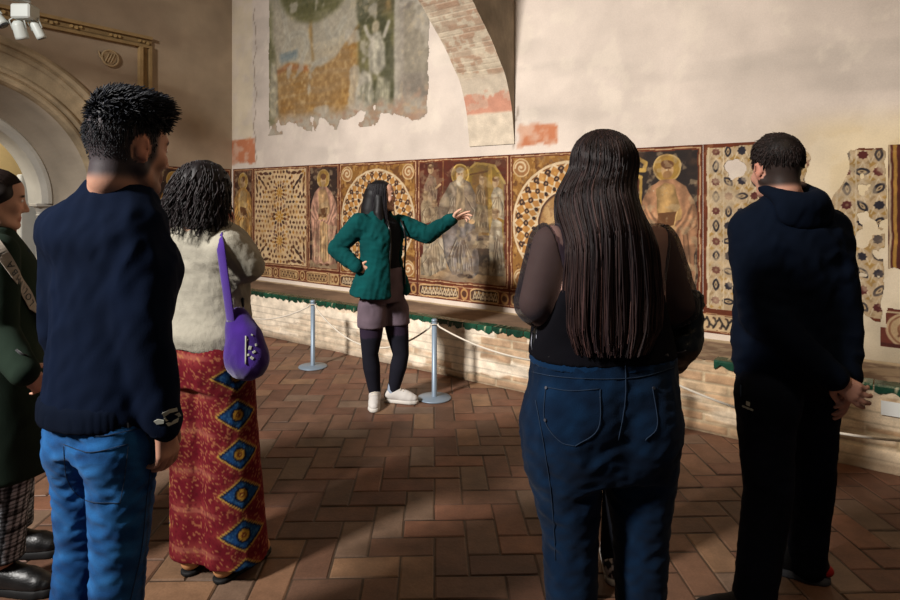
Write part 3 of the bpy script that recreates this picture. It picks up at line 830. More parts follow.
def paint_throne(p, w, h):
    full = (slice(None), slice(None)); A, B = p.A, p.B
    p.c[:] = hexc('5a2616'); p.blend(full, sstep(.45, .6, p.n1) * .5, '43190f')
    k = lambda a, b: (a * w, b * h)
    # gilded tabernacle to the right
    p.poly([k(.56, .12), k(.56, .88), k(.66, .96), k(.86, .93), k(.95, .80), k(.95, .12)], '836628')
    p.poly([k(.62, .40), k(.62, .84), k(.72, .90), k(.78, .84), k(.78, .40)], '7d5a2a'); p.poly([k(.84, .35), k(.84, .86), k(.93, .78), k(.93, .35)], '8c6428')
    for x in (.58, .80, .82): p.line([k(x, .2), k(x, .92)], .02, 'a5823a')
    p.line([k(.56, .88), k(.66, .95), k(.86, .92), k(.96, .79)], .022, 'b08f44'); p.line([k(.60, .86), k(.78, .88)], .016, '5d3d1c')
    p.line([k(.30, .72), k(.30, .97)], .012, '8a5a34')
    # steps and floor
    p.poly([k(.03, .03), k(.97, .03), k(.97, .16), k(.03, .20)], 'a88a66'); p.poly([k(.62, .10), k(.93, .10), k(.93, .40), k(.62, .40)], '6f5d4a')
    p.poly([k(.66, .16), k(.80, .16), k(.80, .38), k(.66, .38)], '41352b')
    # monks to the left
    robed(p, [k(.10, .62), k(.08, .78), k(.14, .88), k(.22, .84), k(.24, .74), k(.22, .60)], 'a08068', 60, 4, 1); headp(p, .16 * w, .915 * h, .045)
    p.line([k(.22, .76), k(.27, .79)], .022, 'd0a878')
    robed(p, [k(.05, .46), k(.04, .62), k(.09, .70), k(.17, .66), k(.20, .50)], 'b39a78', 60, 4, 2); headp(p, .10 * w, .70 * h, .045)
    robed(p, [k(.16, .48), k(.17, .58), k(.22, .63), k(.28, .58), k(.28, .46)], 'bda583', 60, 3, 3); headp(p, .21 * w, .635 * h, .04)
    robed(p, [k(.05, .10), k(.07, .30), k(.14, .42), k(.26, .44), k(.36, .34), k(.34, .12), k(.20, .08)], 'b9a890', 50, 6, 4); headp(p, .27 * w, .395 * h, .045)
    robed(p, [k(.04, .06), k(.05, .22), k(.12, .28), k(.18, .20), k(.26, .10), k(.16, .05)], 'ac9a80', 60, 4, 5)
    # the seated figure with halo
    p.ell(.49 * w, .865 * h, .105, .105, '94702c'); p.ring(.49 * w, .865 * h, .092, .104, 'd8b25c')
    robed(p, [k(.38, .80), k(.27, .66), k(.22, .50), k(.30, .40), k(.44, .44), k(.58, .44), k(.70, .50), k(.70, .64), k(.60, .80), k(.50, .84)], '978570', 45, 9, 6)
    robed(p, [k(.34, .46), k(.29, .40), k(.32, .22), k(.40, .08), k(.62, .06), k(.70, .12), k(.68, .30), k(.70, .46), k(.54, .50), k(.42, .50)], '8a7f78', 42, 11, 7)
    p.poly([k(.46, .80), k(.44, .60), k(.48, .46), k(.54, .46), k(.55, .62), k(.53, .80)], 'b29c7a', fold=(70, .2, 0))
    p.ell(.49 * w, .86 * h, .045, .060, 'cda67a', soft=.008); p.ell(.49 * w, .815 * h, .042, .050, 'cbbda4', soft=.014); p.ell(.49 * w, .90 * h, .05, .028, 'bfb098', soft=.008)
    p.line([(.475 * w, .87 * h), (.49 * w, .87 * h)], .007, '3c2416', .8); p.line([(.505 * w, .87 * h), (.52 * w, .87 * h)], .007, '3c2416', .8)
    for a, b in ((.40, .53), (.62, .50)): p.ell(a * w, b * h, .035, .022, 'd0a878')
    for a in (.50, .58): p.ell(a * w, .075 * h, .045, .02, '2e221c')
    # monks to the right
    robed(p, [k(.84, .55), k(.82, .70), k(.86, .78), k(.94, .74), k(.95, .52)], 'b5a58a', 60, 4, 8); headp(p, .865 * w, .80 * h, .045)
    robed(p, [k(.66, .42), k(.65, .58), k(.70, .66), k(.78, .62), k(.80, .42)], '94805f', 60, 4, 9); headp(p, .72 * w, .665 * h, .045)
    robed(p, [k(.66, .64), k(.66, .76), k(.72, .80), k(.76, .74), k(.76, .62)], '9c7f56', 60, 3, 10); headp(p, .72 * w, .81 * h, .038)
    robed(p, [k(.80, .10), k(.80, .42), k(.84, .54), k(.93, .50), k(.95, .10)], 'c0b39a', 55, 6, 11); headp(p, .86 * w, .56 * h, .045)
    robed(p, [k(.62, .30), k(.66, .36), k(.80, .36), k(.80, .30)], 'c6b490', 50, 2, 12)
    p.blend(full, sstep(.46, .62, fbm(A * 5, B * 5, 131, 4)) * .30, '4a3426'); p.blend(full, sstep(.52, .66, fbm(A * 16, B * 16, 132, 4)) * .45, 'a8916f'); p.blend(full, sstep(.56, .66, fbm(A * 9 + 7, B * 22, 133, 4)) * .35, '5d4632')
    stain = sstep(.10, .0, np.hypot((A - .42 * w) * .9, B - .02 * h) - .06); p.blend(full, stain * .6, '8a7868')
    border(p, w, h)

def paint_stars(p, w, h, left=True):
    p.c[:] = hexc('c6aa84'); bw = .034
    full = (slice(None), slice(None)); r = np.random.default_rng(8)
    gx = .084; gy = .106
    nx = int((w - .04) / gx) + 1; ny = int((h - .06) / gy) + 1
    for i in range(nx):
        for j in range(ny):
            x = .085 + i * gx; y = .09 + j * gy
            if x > w - .02 or y > h - .05: continue
            for sx in (-1, 1):
                for sy in (-1, 1):
                    if (i + j) % 2 == 0: p.poly([(x + sx * .012, y + sy * .052), (x + sx * .046, y + sy * .022), (x + sx * .052, y + sy * .050), (x + sx * .030, y + sy * .062)], 'b08a4c' if r.random() < .7 else 'a98d66')
            p.line([(x - gx / 2, y - gy / 2), (x, y + gy * .0 + .062), (x + gx / 2, y - gy / 2)], .006, 'e6d3b2', .8)
    for i in range(nx):
        for j in range(ny):
            x = .085 + i * gx; y = .09 + j * gy
            if x > w - .02 or y > h - .05: continue
            if (i + j) % 2 == 0:
                c = '5a2420' if i == 0 or r.random() < .35 else '2b2730'
                p.ell(x, y, .030, .030, c, PI / 4, .004, 1, 1.1); p.ell(x, y, .030, .030, c, 0, .004, 1, 1.1); p.ell(x, y, .009, .009, '9a7a5a', a=.7 if i == 0 else .0)
            else:
                rt = 0 if i == 0 else [0, .7, -.7, PI / 2][int(r.integers(4))]
                p.ell(x, y, .024, .042, '29252b', rt, .004, 1, 1.6); p.ell(x, y, .010, .024, 'c9ab80', rt, .004, 1, 1.6); p.ell(x, y, .004, .010, '3a2c2a', rt, .004, 1, 1.6)
    p.line([(.034, .03), (.034, h - .02)], .012, 'e0cba8'); p.line([(.136, .03), (.136, h - .02)], .007, 'e0cba8')
    d = np.minimum(np.minimum(p.A, h - p.B), p.B) if left else np.minimum(h - p.B, p.B)
    p.blend(full, sstep(.45, .62, p.n1) * .35, 'bfa27c'); p.blend(full, sstep(.56, .66, fbm(p.A * 11 + 3, p.B * 11, 77, 4)) * .6, 'cdb796')
    p.blend(full, (d < .024) * 1., BR)

def paint_frieze(p, w, h, kind):
    full = (slice(None), slice(None)); A, B = p.A, p.B
    p.c[:] = hexc('6a3420'); p.blend(full, sstep(.5, .6, p.n2) * .4, '8a4f2c')
    def rounded(x0, x1, c, pad=.02):
        r = h / 2 - pad; p.ell((x0 + x1) / 2, h / 2, (x1 - x0) / 2, r, c, 0, .004, 1, 6)
    if kind == 'script':
        x = .0
        while x < w - .05:
            L = min(.50, w - x); rounded(x + .012, x + L - .12, 'd2ac78', .018); rounded(x + .022, x + L - .13, '6e4326', .030); rounded(x + .034, x + L - .142, 'cba673', .038)
            u = x + .06
            k = 0
            while u < x + L - .17:
                p.line([(u, .045), (u, h - .048)], .011, '5a3a26'); p.ell(u + .010, .056 if k % 2 else h - .058, .011, .010, '5a3a26'); u += .027; k += 1
            p.ell(x + L - .055, h / 2, .045, h / 2 - .018, 'd2ac78'); p.ell(x + L - .055, h / 2, .034, h / 2 - .03, '7a4a2a'); p.ell(x + L - .055, h / 2, .015, .02, 'cba673')
            x += L
    elif kind == 'chevron':
        x = .0
        while x < w - .05:
            L = min(.62, w - x); rounded(x + .015, x + L - .11, 'd0a873', .016); rounded(x + .027, x + L - .122, '43291f', .027)
            u = x + .05
            while u < x + L - .15:
                p.line([(u, .042), (u + .022, h - .042), (u + .044, .042)], .011, 'd9c09a'); p.dia(u + .022, .052, .011, .012, 'd9c09a'); p.dia(u + .044, h - .052, .010, .012, 'c79a60'); u += .044
            p.ell(x + L - .048, h / 2, .04, h / 2 - .02, 'b98a54'); p.ell(x + L - .048, h / 2, .026, .03, '54301e')
            x += L
    else:
        p.blend(full, (np.minimum(B, h - B) > .022) * 1., 'd0b288'); u = .03; k = 0
        while u < w - .02:
            s = 1 if k % 2 else -1
            p.line([(u, h / 2 - s * .035), (u + .02, h / 2), (u + .012, h / 2 + s * .032)], .014, '2c2523'); p.ell(u + .030, h / 2 + s * .016, .016, .008, '2c2523', s * .8); p.dia(u + .004, h / 2 + s * .034, .012, .010, '5a3a2c')
            u += .042; k += 1
    d = np.minimum(B, h - B)
    p.blend(full, (d < .016) * 1., BR); p.blend(full, (d > .013) * (d < .019) * .8, CR)
    dl = np.minimum(A, w - A); p.blend(full, (dl < .006) * .7, BR2)

# ------------------------------------------------------------------ laying them out along the wall
EF = .0035
def panel(name, s0, s1, z0, z1, painter, label, cat, seed, res=.0065, group=None, e=EF, parent=None, keep=None):
    w, h = s1 - s0, z1 - z0
    def cf(A, B):
        p = Paint(A, B, 'cdb28a', seed); painter(p, w, h); return p.wear()
    o = grid_sheet(name, wp(s0, e, z0), TT, ZZ, w, h, res, cf, M['fresco'], keep=keep)
    return tag(o, label, cat, group)
def saint_panel(robe, robe2, bg, flip=1, **kw):
    def f(p, w, h):
        p.c[:] = hexc(bg); p.blend((slice(None), slice(None)), sstep(.5, .62, p.n1) * .4, '6a4a34')
        p.poly([(0, 0), (w, 0), (w, .10), (0, .12)], 'a58a6a'); saint(p, w * .5, .07, h * .90, robe, robe2, flip=flip, **kw)
        for _ in range(14): p.ell(RNG.uniform(0, w), RNG.uniform(0, h), .006, .005, 'd9c8ac', a=.7)
        f_ = (slice(None), slice(None)); p.blend(f_, sstep(.48, .62, fbm(p.A0 * 7, p.B0 * 7, 151 + p.seed, 4)) * .32, '4d3626'); p.blend(f_, sstep(.55, .66, fbm(p.A0 * 16, p.B0 * 16, 152 + p.seed, 4)) * .5, 'bca27c')
        border(p, w, h)
    return f
ZB, ZTOP = .655, 1.862
def lat(p, w, h): paint_lattice(p, w, h); border(p, w, h)
panel('fresco', S0 + .03, -6.50, ZB, ZTOP, saint_panel('c08f4a', 'd0aa6a', '4a2a1c', -1), 'narrow fresco of an ochre robed saint nearest the room corner on the long wall', 'fresco', 1, .008)
panel('fresco', -6.50, -5.455, ZB, ZTOP, lat, 'cream fresco panel of small dark petals and diamonds, left of the standing saint', 'fresco', 2, .0062)
panel('fresco', -5.455, -4.935, ZB, ZTOP, saint_panel('b98a72', 'c9a070', '34231c'), 'narrow fresco of a pink robed saint between the petal lattice and the roundel', 'fresco', 3, .0065)
panel('fresco', -4.935, -3.815, ZB, ZTOP, lambda p, w, h: paint_roundel(p, w, h, 5), 'square fresco with a round strapwork ring behind the pointing woman', 'fresco', 4, .0062)
panel('fresco', -3.815, -2.755, ZB, ZTOP, paint_throne, 'fresco of a seated haloed elder among monks that the woman points at', 'fresco', 5, .0052)
panel('fresco', -2.755, -1.635, ZB, ZTOP, lambda p, w, h: paint_roundel(p, w, h, 9), 'square fresco with a round strapwork ring left of the long haired woman', 'fresco', 6, .0052)
panel('fresco', -1.635, -1.130, ZB, ZTOP, saint_panel('a87a58', 'b08a56', '2c2320', staff=True), 'narrow fresco of a bishop with a crook, right of the long haired woman', 'fresco', 7, .0048)
def star_keep(A, B):
    n = fbm(A * 9, B * 9, 91, 4); e = .62 + .22 * (fbm(A * 3 + 4, B * 3, 92, 3) - .5)
    hole = np.hypot((A - .20) / 1.2, (B - 1.02)) + .10 * (n - .5) < .062
    return (A < e + .08 * (n - .5)) & ~hole
panel('fresco', -1.125, -.42, ZB, ZTOP, lambda p, w, h: paint_stars(p, w, h), 'fresco of dark stars and hexagons on cream beside the hooded man', 'fresco', 8, .0045, keep=star_keep)
for s0, s1, kind, lb in ((S0 + .03, -6.50, 'script', 'short painted frieze strip under the saint in the room corner'),
                         (-6.50, -4.935, 'script', 'painted frieze of lettered bars under the petal lattice and pink saint'),
                         (-4.935, -3.815, 'chevron', 'painted zigzag frieze strip behind the legs of the pointing woman'),
                         (-3.815, -2.755, 'chevron', 'painted zigzag frieze strip under the enthroned elder fresco'),
                         (-2.755, -1.635, 'chevron', 'painted frieze strip under the roundel, hidden mostly by the long haired woman'),
                         (-1.635, -.50, 'leaf', 'painted frieze of black leaves under the bishop and star frescoes')):
    kp = (lambda A, B: A < 1.04 + .10 * (fbm(A * 9, B * 9, 93, 3) - .5)) if kind == 'leaf' else None
    panel('frieze', s0, s1, .505, ZB, lambda p, w, h, k=kind: paint_frieze(p, w, h, k), lb, 'frieze', int(-s0 * 10), .0055, keep=kp)

# fragments on the bare plaster to the right
def frag_keep(A, B):
    n = fbm(A * 8, B * 8, 95, 4) - .5; x = A + .05 * n; y = B + .05 * n
    left = np.interp(y, [0, .06, .16, .28, .42, .60, .72, .80, .86, .95, 1.05, 1.12], [.22, .13, .09, .07, .04, .02, .0, .02, .06, .10, .08, .13])
    right = np.interp(y, [0, .06, .2, 1.2], [.26, .27, .285, .285])
    core = (x > left) & (x < right) & (y > .0)
    gap = (y > .86) & (y < .98) & (x > .16 + .3 * n) & (x < .25)
    hole = fbm(A * 12 + 3, B * 12, 141, 3) > .63
    return core & ~hole & (B < 1.10 + .1 * n)
panel('fresco_fragment', -.345, -.045, .70, 1.80, lambda p, w, h: paint_stars(p, w, h, False), 'torn fresco fragment of stars and hexagons on bare plaster right of hooded man', 'fresco', 11, .0042, keep=frag_keep)
def redstrip(p, w, h):
    p.c[:] = hexc('55221a'); p.blend((slice(None), slice(None)), sstep(.5, .62, p.n1) * .5, '6d3524')
    p.line([(.035, 0), (.035, h)], .018, 'b98a3e'); p.line([(.008, 0), (.008, h)], .012, 'c7ad88'); p.line([(.10, 0), (.10, h)], .008, '3a1712'); p.line([(.15, 0), (.15, h)], .014, 'a06a34')
panel('fresco_fragment', -.045, .26, .93, 1.80, redstrip, 'dark red fresco strip with a gold line at the right edge', 'fresco', 12, .0045, keep=lambda A, B: B > .05 + .12 * fbm(A * 9, B * 3, 97, 3) + .3 * np.clip(.05 - A, 0, 1))
def medallion(p, w, h):
    p.c[:] = hexc('6a3022'); p.ell(.16, .11, .105, .105, 'bfa07a'); p.ell(.16, .11, .092, .092, '8d5f42'); p.ell(.16, .11, .082, .082, 'b99a72')
    p.line([(.12, .07), (.15, .13), (.20, .09)], .014, '7a4c34'); p.ring(.16, .11, .035, .048, '8a5a3e'); p.line([(0, .012), (w, .012)], .02, '4a1c14')
    p.line([(0, .215), (w, .215)], .012, 'c7ad88')
panel('fresco_fragment', -.115, .26, .555, .80, medallion, 'small red fresco fragment with a round medallion low at the right edge', 'fresco', 13, .0045,
      keep=lambda A, B: (A > .03 + .09 * fbm(A * 6, B * 6, 98, 3) * (B > .12)) & (B < .19 + .10 * fbm(A * 8, B * 3, 99, 3)))

# frescoes on the arch wall, between the corner and the stone frame
def panel_left(e0, e1, z0, z1, painter, label, seed, name='fresco', cat='fresco', res=.008):
    w, h = e1 - e0, z1 - z0
    def cf(A, B):
        p = Paint(A, B, 'cdb28a', seed); painter(p, w, h); return p.wear()
    return tag(grid_sheet(name, lp(e1, -EF, z0), NN, ZZ, w, h, res, cf, M['fresco']), label, cat)
panel_left(.50, 1.06, ZB, ZTOP, saint_panel('b5853e', 'a87a48', '2e1d16'), 'narrow fresco of an ochre saint between the stone frame and the curly haired woman', 15)
panel_left(.02, .50, ZB, ZTOP, saint_panel('b08a5a', 'c09a60', '3a2418', -1), 'narrow fresco of a saint on the arch wall next to the corner', 16)
panel_left(.02, 1.06, .505, ZB, lambda p, w, h: paint_frieze(p, w, h, 'script'), 'painted frieze strip at the foot of the arch wall beside the corner', 17, 'frieze', 'frieze')

# the large faded mural above
def mural(p, w, h):
    full = (slice(None), slice(None)); A, B = p.A, p.B; n1, n2 = p.n1, p.n2
    wob = .06 * (fbm(A * 2.2, B * 2.2, 101, 4) - .5); wob2 = .05 * (fbm(A * 7, B * 7, 102, 4) - .5)
    p.c[:] = hexc('cdbd9f')
    def reg(k, c, a=1.0): p.blend(full, k * a, c)
    nn = fbm(A * 3, B * 3, 103, 5)
    reg(sstep(.0, .1, B - .9 + wob), 'c9bea6'); reg(sstep(.42, .6, nn) * sstep(1.15, 1.5, B), 'b9b59a', .6)
    # ochre hill
    hill = np.interp(A, [0, .15, .4, .65, .95, 1.2, 1.5, 1.85, 2.2], [.75, .80, .85, .80, .72, .80, 1.05, 1.28, 1.35])
    reg(sstep(.03, -.03, B - hill + wob), 'b07f40'); reg(sstep(.03, -.03, B - hill + wob) * sstep(.45, .62, nn), 'a9773a', .7)
    reg(sstep(.03, -.03, B - hill + wob) * sstep(.5, .64, n2), 'd7ad68', .5)
    reg(sstep(.06, .0, np.abs(B - hill + .04) + wob2) * (A < .75), 'a84f2c', .5)
    # blue water and pale winding cloud
    reg(sstep(.09, .02, np.abs(B - .93) + wob2) * sstep(.18, .26, A) * sstep(.62, .5, A), '8fa0a4', .75); reg(sstep(.3, .7, np.sin(B * 170 + 3 * np.sin(A * 9))) * sstep(.08, .03, np.abs(B - .93)) * sstep(.2, .26, A) * sstep(.58, .5, A), '5f7d8c', .6)
    for P in ([(.30, 1.02), (.45, 1.16), (.65, 1.16), (.72, 1.02), (.66, .88)], [(1.05, .80), (.88, .78), (.80, .72)], [(1.0, 1.6), (1.05, 1.2), (1.15, 1.02), (1.35, 1.2)], [(.3, 1.5), (.36, 1.2), (.42, 1.05)]):
        p.line(catmull(P, 6), .075, 'cfc8b4', .75); p.line(catmull(P, 6), .02, 'a49a86', .4)
    reg(sstep(.05, .0, np.abs(A - .84 - .05 * np.sin(B * 4)) + wob2) * sstep(.78, .85, B) * sstep(1.55, 1.4, B), 'b08848', .8)
    # tree
    reg(sstep(.05, -.05, np.hypot((A - .85) * .62, B - 1.63) - .36 + wob * 1.6), '6d6a3e', .95); reg(sstep(.04, -.05, np.hypot((A - .75) * .62, B - 1.66) - .28 + wob * 2) * sstep(.45, .6, n2), '4b4c2c', .8)
    # green at both sides
    reg(sstep(.16, .05, A + wob) * sstep(1.8, 1.3, B), '7d7d4c', .85); reg(sstep(.05, .0, np.hypot((A - .16) * .5, B - .12) - .03 + wob2), '62683a', .9); reg(sstep(.15, .05, np.abs(A - .06)) * sstep(.5, .6, nn), '59592f', .7)
    reg(sstep(1.5, 1.6, A + wob) * sstep(1.30, 1.1, B + wob), '6f7048', .85); reg(sstep(1.48, 1.56, A + wob) * sstep(.48, .62, nn), '47482e', .8)
    # pale figures
    for P, c in (([(1.78, .98), (1.70, .80), (1.72, .58), (1.84, .52), (1.96, .60), (1.95, .82), (1.88, .98)], 'd3cab4'), ([(1.62, .62), (1.52, .40), (1.50, .14), (1.70, .08), (1.80, .30), (1.76, .55)], 'cfc6b2'), ([(1.85, .52), (1.80, .28), (1.90, .12), (2.02, .2), (2.02, .45)], 'c3bba2'), ([(.06, .9), (.02, .55), (.05, .15), (.20, .10), (.19, .55), (.17, .85)], 'bfb79b')):
        p.poly(P, c, .9, .04, fold=(38, .16, .3))
    p.ell(1.82, 1.04, .055, .065, 'cdbd9c', soft=.02); p.line([(1.74, .92), (1.66, 1.06)], .05, 'd3cab4'); p.line([(1.94, .92), (2.0, 1.05)], .05, 'd3cab4')
    for q in range(16): p.line([(1.5 + .035 * q, .08 + .03 * (q % 4)), (1.54 + .033 * q, .3 + .05 * (q % 3)), (1.58 + .03 * q, .46)], .016, '5a5a3a', .45)
    # edge band and loss at the foot
    reg(sstep(2.06, 2.09, A) * sstep(2.22, 2.2, A), 'd1c7b5', .9)
    reg(sstep(2.10, 2.2, A), 'b3a695', .8); reg(sstep(2.10, 2.2, A) * sstep(.5, .6, nn), '8d8175', .7)
    reg(sstep(2.2, 2.3, A) * sstep(.45, .2, B) * sstep(.4, .6, n2), 'b9896c', .7)
    foot = sstep(.20, .04, B - .10 + 2.5 * wob2 + wob); reg(foot, 'd3c6b2', .95)
    reg(foot * sstep(.50, .60, n2), 'a98466', .75); reg(foot * sstep(.55, .62, nn) * sstep(.35, .1, A), '6f7044', .9); reg(foot * sstep(.52, .6, fbm(A * 9, B * 14, 107, 3)) * (A > 1.3), 'bb8c70', .6)
    loss = sstep(.60, .66, fbm(A * 4, B * 4, 109, 5)); reg(loss, 'd8cdb9', .7)
    reg(sstep(.56, .62, fbm(A * 2, B * 40, 110, 3)), 'd8cdb9', .15)
    veil = .06 + .20 * sstep(.45, .6, fbm(A * 1.7, B * 1.7, 115, 4)); reg(veil, 'cabba6')
    p.c *= .90
    for _ in range(2): p.c[1:-1, 1:-1] = .25 * (p.c[:-2, 1:-1] + p.c[2:, 1:-1] + p.c[1:-1, :-2] + p.c[1:-1, 2:])
panel('mural', -6.20, -3.60, 2.24, 4.2, mural, 'large faded landscape mural with ochre hill and green tree high on wall', 'mural', 20, .009, e=.003,
      keep=lambda A, B: (B > .10 + .5 * (fbm(A * 5, B * 5, 111, 4) - .5)) & (A > .03 * fbm(A * 3, B * 9, 112, 3)) & (A < 2.52 + .12 * (fbm(A * 4, B * 6, 113, 4) - .5)) | ((B > .0) & (A < .28) & (fbm(A * 9, B * 9, 114, 3) > .52) & (B < .2)))
# ------------------------------------------------------------------ barrier posts and cord
def post(x, y, label):
    t = empty('barrier_post', (x, y, 0), label, 'barrier post', 'low grey posts of the barrier')
    b = MB(); b.lathe((0, 0, 0), [(.122, 0), (.125, .004), (.122, .009), (.02, .016)], 36); b.build('base', M['steel'], t, True)
    b = MB(); b.lathe((0, 0, .012), [(.022, 0), (.0195, .006), (.0195, .555)], 20); b.build('pole', M['steel'], t, True)
    b = MB(); b.lathe((0, 0, .565), [(.0205, 0), (.022, .004), (.022, .014), (.014, .020)], 20); b.build('cap', M['steel'], t, True)
    b = MB(); th = np.linspace(0, 2 * PI, 14); b.tube([(.030 * math.cos(a), .030 * math.sin(a), .548 + .003 * math.sin(3 * a)) for a in th], .004, 6); b.build('cord_loop', M['cord'], t, True)
    return np.array([x, y, .548])
pA = post(-1.20, 5.25, 'grey barrier post behind the green jacket, left of the pointing woman')
pB = post(-.115, 4.42, 'grey barrier post in front of the bench, right of the pointing woman')
pC = post(1.02, 3.42, 'grey barrier post hidden between the long haired woman and the hooded man')
pD = post(2.62, 2.35, 'grey barrier post past the right end of the bench')
pZ = np.array([-2.62, 6.25, .50])
def cord(a, b, sag, label):
    t = np.linspace(0, 1, 30)[:, None]; P = a + (b - a) * t; P[:, 2] -= (4 * sag * t * (1 - t))[:, 0]
    d = (b - a) / np.linalg.norm(b - a); P[0] += d * .03; P[-1] -= d * .03
    m = MB(); m.tube(P, .0065, 8); tag(m.build('rope', M['cord'], None, True), label, 'cord', 'white cords of the barrier')
cord(pZ, pA, .20, 'white cord sagging from the left barrier post towards the room corner')
cord(pA, pB, .27, 'white cord sagging between the two posts behind the pointing woman')
cord(pB, pC, .12, 'white cord running right from the post beside the pointing woman')
cord(pC, pD, .20, 'white cord sagging low across the bench front at the far right')

# small printed card on the bench front (its code left off)
def card():
    c = np.array(wp(.003, .632, .352)); t = empty('info_card', c, 'small white printed card on the front of the bench at right', 'card')
    b = MB(); b.box((0, 0, 0), (.145, .005, .075), R=np.stack([TT, NN, ZZ], 1)); b.build('card', M['paper'], t)
    for k in range(3):
        b = MB(); b.box(TT * .045 - NN * .0035 + ZZ * (.015 - .013 * k), (.022 - .004 * (k == 1), .001, .006), R=np.stack([TT, NN, ZZ], 1)); b.build('printed_line', M['ink'], t)
card()

# white lamps on a truss, upper left
def spotrig():
    c = np.array((-3.585, 5.0, 3.02)); t = empty('lighting_truss', c, 'white lighting truss with a control box hanging high by the arch', 'truss')
    d = np.array([-.62, -.35, .05]); d /= np.linalg.norm(d); up = ZZ
    side = np.cross(d, up); L = 2.2
    O = np.array([.06, .03, .12])
    for k, off in enumerate((side * .09, -side * .09, up * .15)):
        b = MB(); b.tube([O + off, O + off + d * L], .016, 8); b.build('truss_tube', M['white_metal'], t, True)
    offs = (side * .09, -side * .09, up * .15)
    for q in range(3):
        b = MB(); n = 16
        b.tube([O + (offs[q] if i % 2 else offs[(q + 1) % 3]) + d * L * i / n for i in range(n + 1)], .008, 6); b.build('lattice', M['white_metal'], t, True)
    b = MB(); b.box((.045, 0, 0.0), (.16, .14, .12), bev=.012); b.build('control_box', M['white_metal'], t)
    b = MB(); b.tube([O + d * 1.2, O + d * 1.2 + ZZ * 1.6], .02, 8); b.build('hanger', M['white_metal'], t, True)
    heads = [((-.01, -.02, -.07), (.10, .35, -1), 'white spotlight under the control box, pointing down', .048), ((.09, .03, -.06), (.35, .3, -1), 'small white spotlight at the right end of the lighting truss', .036), ((-.20, -.05, -.0), (.75, .1, -.9), 'long white spotlight tilted down at the left end of the truss', .042)]
    for (p, dr, lb, r) in heads:
        h = empty('spotlight', c + np.array(p), lb, 'spotlight', 'white spotlights on the lighting truss')
        dr = np.array(dr, float); dr /= np.linalg.norm(dr)
        b = MB(); b.tube([np.zeros(3), dr * .02, dr * .035, dr * .13, dr * .15], [r * .5, r * .9, r, r * 1.05, r * 1.05], 20); b.build('housing', M['white_metal'], h, True)
        b = MB(); b.tube([dr * .1495, dr * .153], [r * .92, r * .92], 20); b.build('lens', M['lens'], h, True)
        sd = np.cross(dr, [0, 1, 0]); sd /= np.linalg.norm(sd)
        b = MB(); b.tube([dr * .07 + sd * r * 1.2, sd * r * 1.25 - dr * .01, np.array([0, 0, .045]), -sd * r * 1.25 - dr * .01, dr * .07 - sd * r * 1.2], .006, 6); b.build('yoke', M['white_metal'], h, True)
spotrig()

# ------------------------------------------------------------------ camera and light
cam = bpy.data.cameras.new('camera'); co = bpy.data.objects.new('camera', cam); COL.objects.link(co)
co.location = (0, 0, 1.46); co.rotation_euler = (PI / 2, 0, 0); cam.sensor_width = 36; cam.lens = 24; cam.shift_y = -100 / 900; cam.clip_start = .05
bpy.context.scene.camera = co
def area(name, loc, target, size, power, colr, spread=180):
    l = bpy.data.lights.new(name, 'AREA'); l.shape = 'RECTANGLE'; l.size, l.size_y = size; l.energy = power; l.color = colr; l.spread = math.radians(spread)
    o = bpy.data.objects.new(name, l); COL.objects.link(o); o.location = loc
    from mathutils import Vector
    o.rotation_euler = (Vector(target) - Vector(loc)).to_track_quat('-Z', 'Y').to_euler()
    return o
tgt = TT * -3.1 + NN * 3.6 + ZZ * 1.1
area('window_light', tgt - NN * 7.0 + ZZ * 3.3 , tgt, (.75, .75), 225, (1.0, .96, .915), 84)
t2 = TT * -.4 + NN * 4.4 + ZZ * 1.2
area('lamp_light', t2 - NN * 3.2 + TT * .8 + ZZ * 2.9, t2, (.5, .5), 22, (1.0, .74, .46))
area('beyond_light', lp(3.2, 1.6, 2.6), lp(2.6, 2.4, 1.2), (1.0, 1.0), 45, (1.0, .93, .82))
w = bpy.data.worlds.new('world'); bpy.context.scene.world = w; w.use_nodes = True
w.node_tree.nodes['Background'].inputs[0].default_value = (.92, .96, 1.0, 1); w.node_tree.nodes['Background'].inputs[1].default_value = .036
vs = bpy.context.scene.view_settings
vs.view_transform = 'Standard'; vs.look = 'None'; vs.gamma = 1; vs.use_curve_mapping = False; vs.exposure = 0.0
# ------------------------------------------------------------------ implicit surfaces -> one continuous mesh
def V3(*a): return np.array(a, float)
def axis(lo, hi, base, fine=()):
    out = [lo]
    while out[-1] < hi:
        x = out[-1]; h = base
        for a, b, f in fine:
            if a <= x + 1e-9 < b: h = min(h, f)
            elif x < a < x + h: h = min(h, max(a - x, f))
        out.append(x + h)
    return np.array(out)

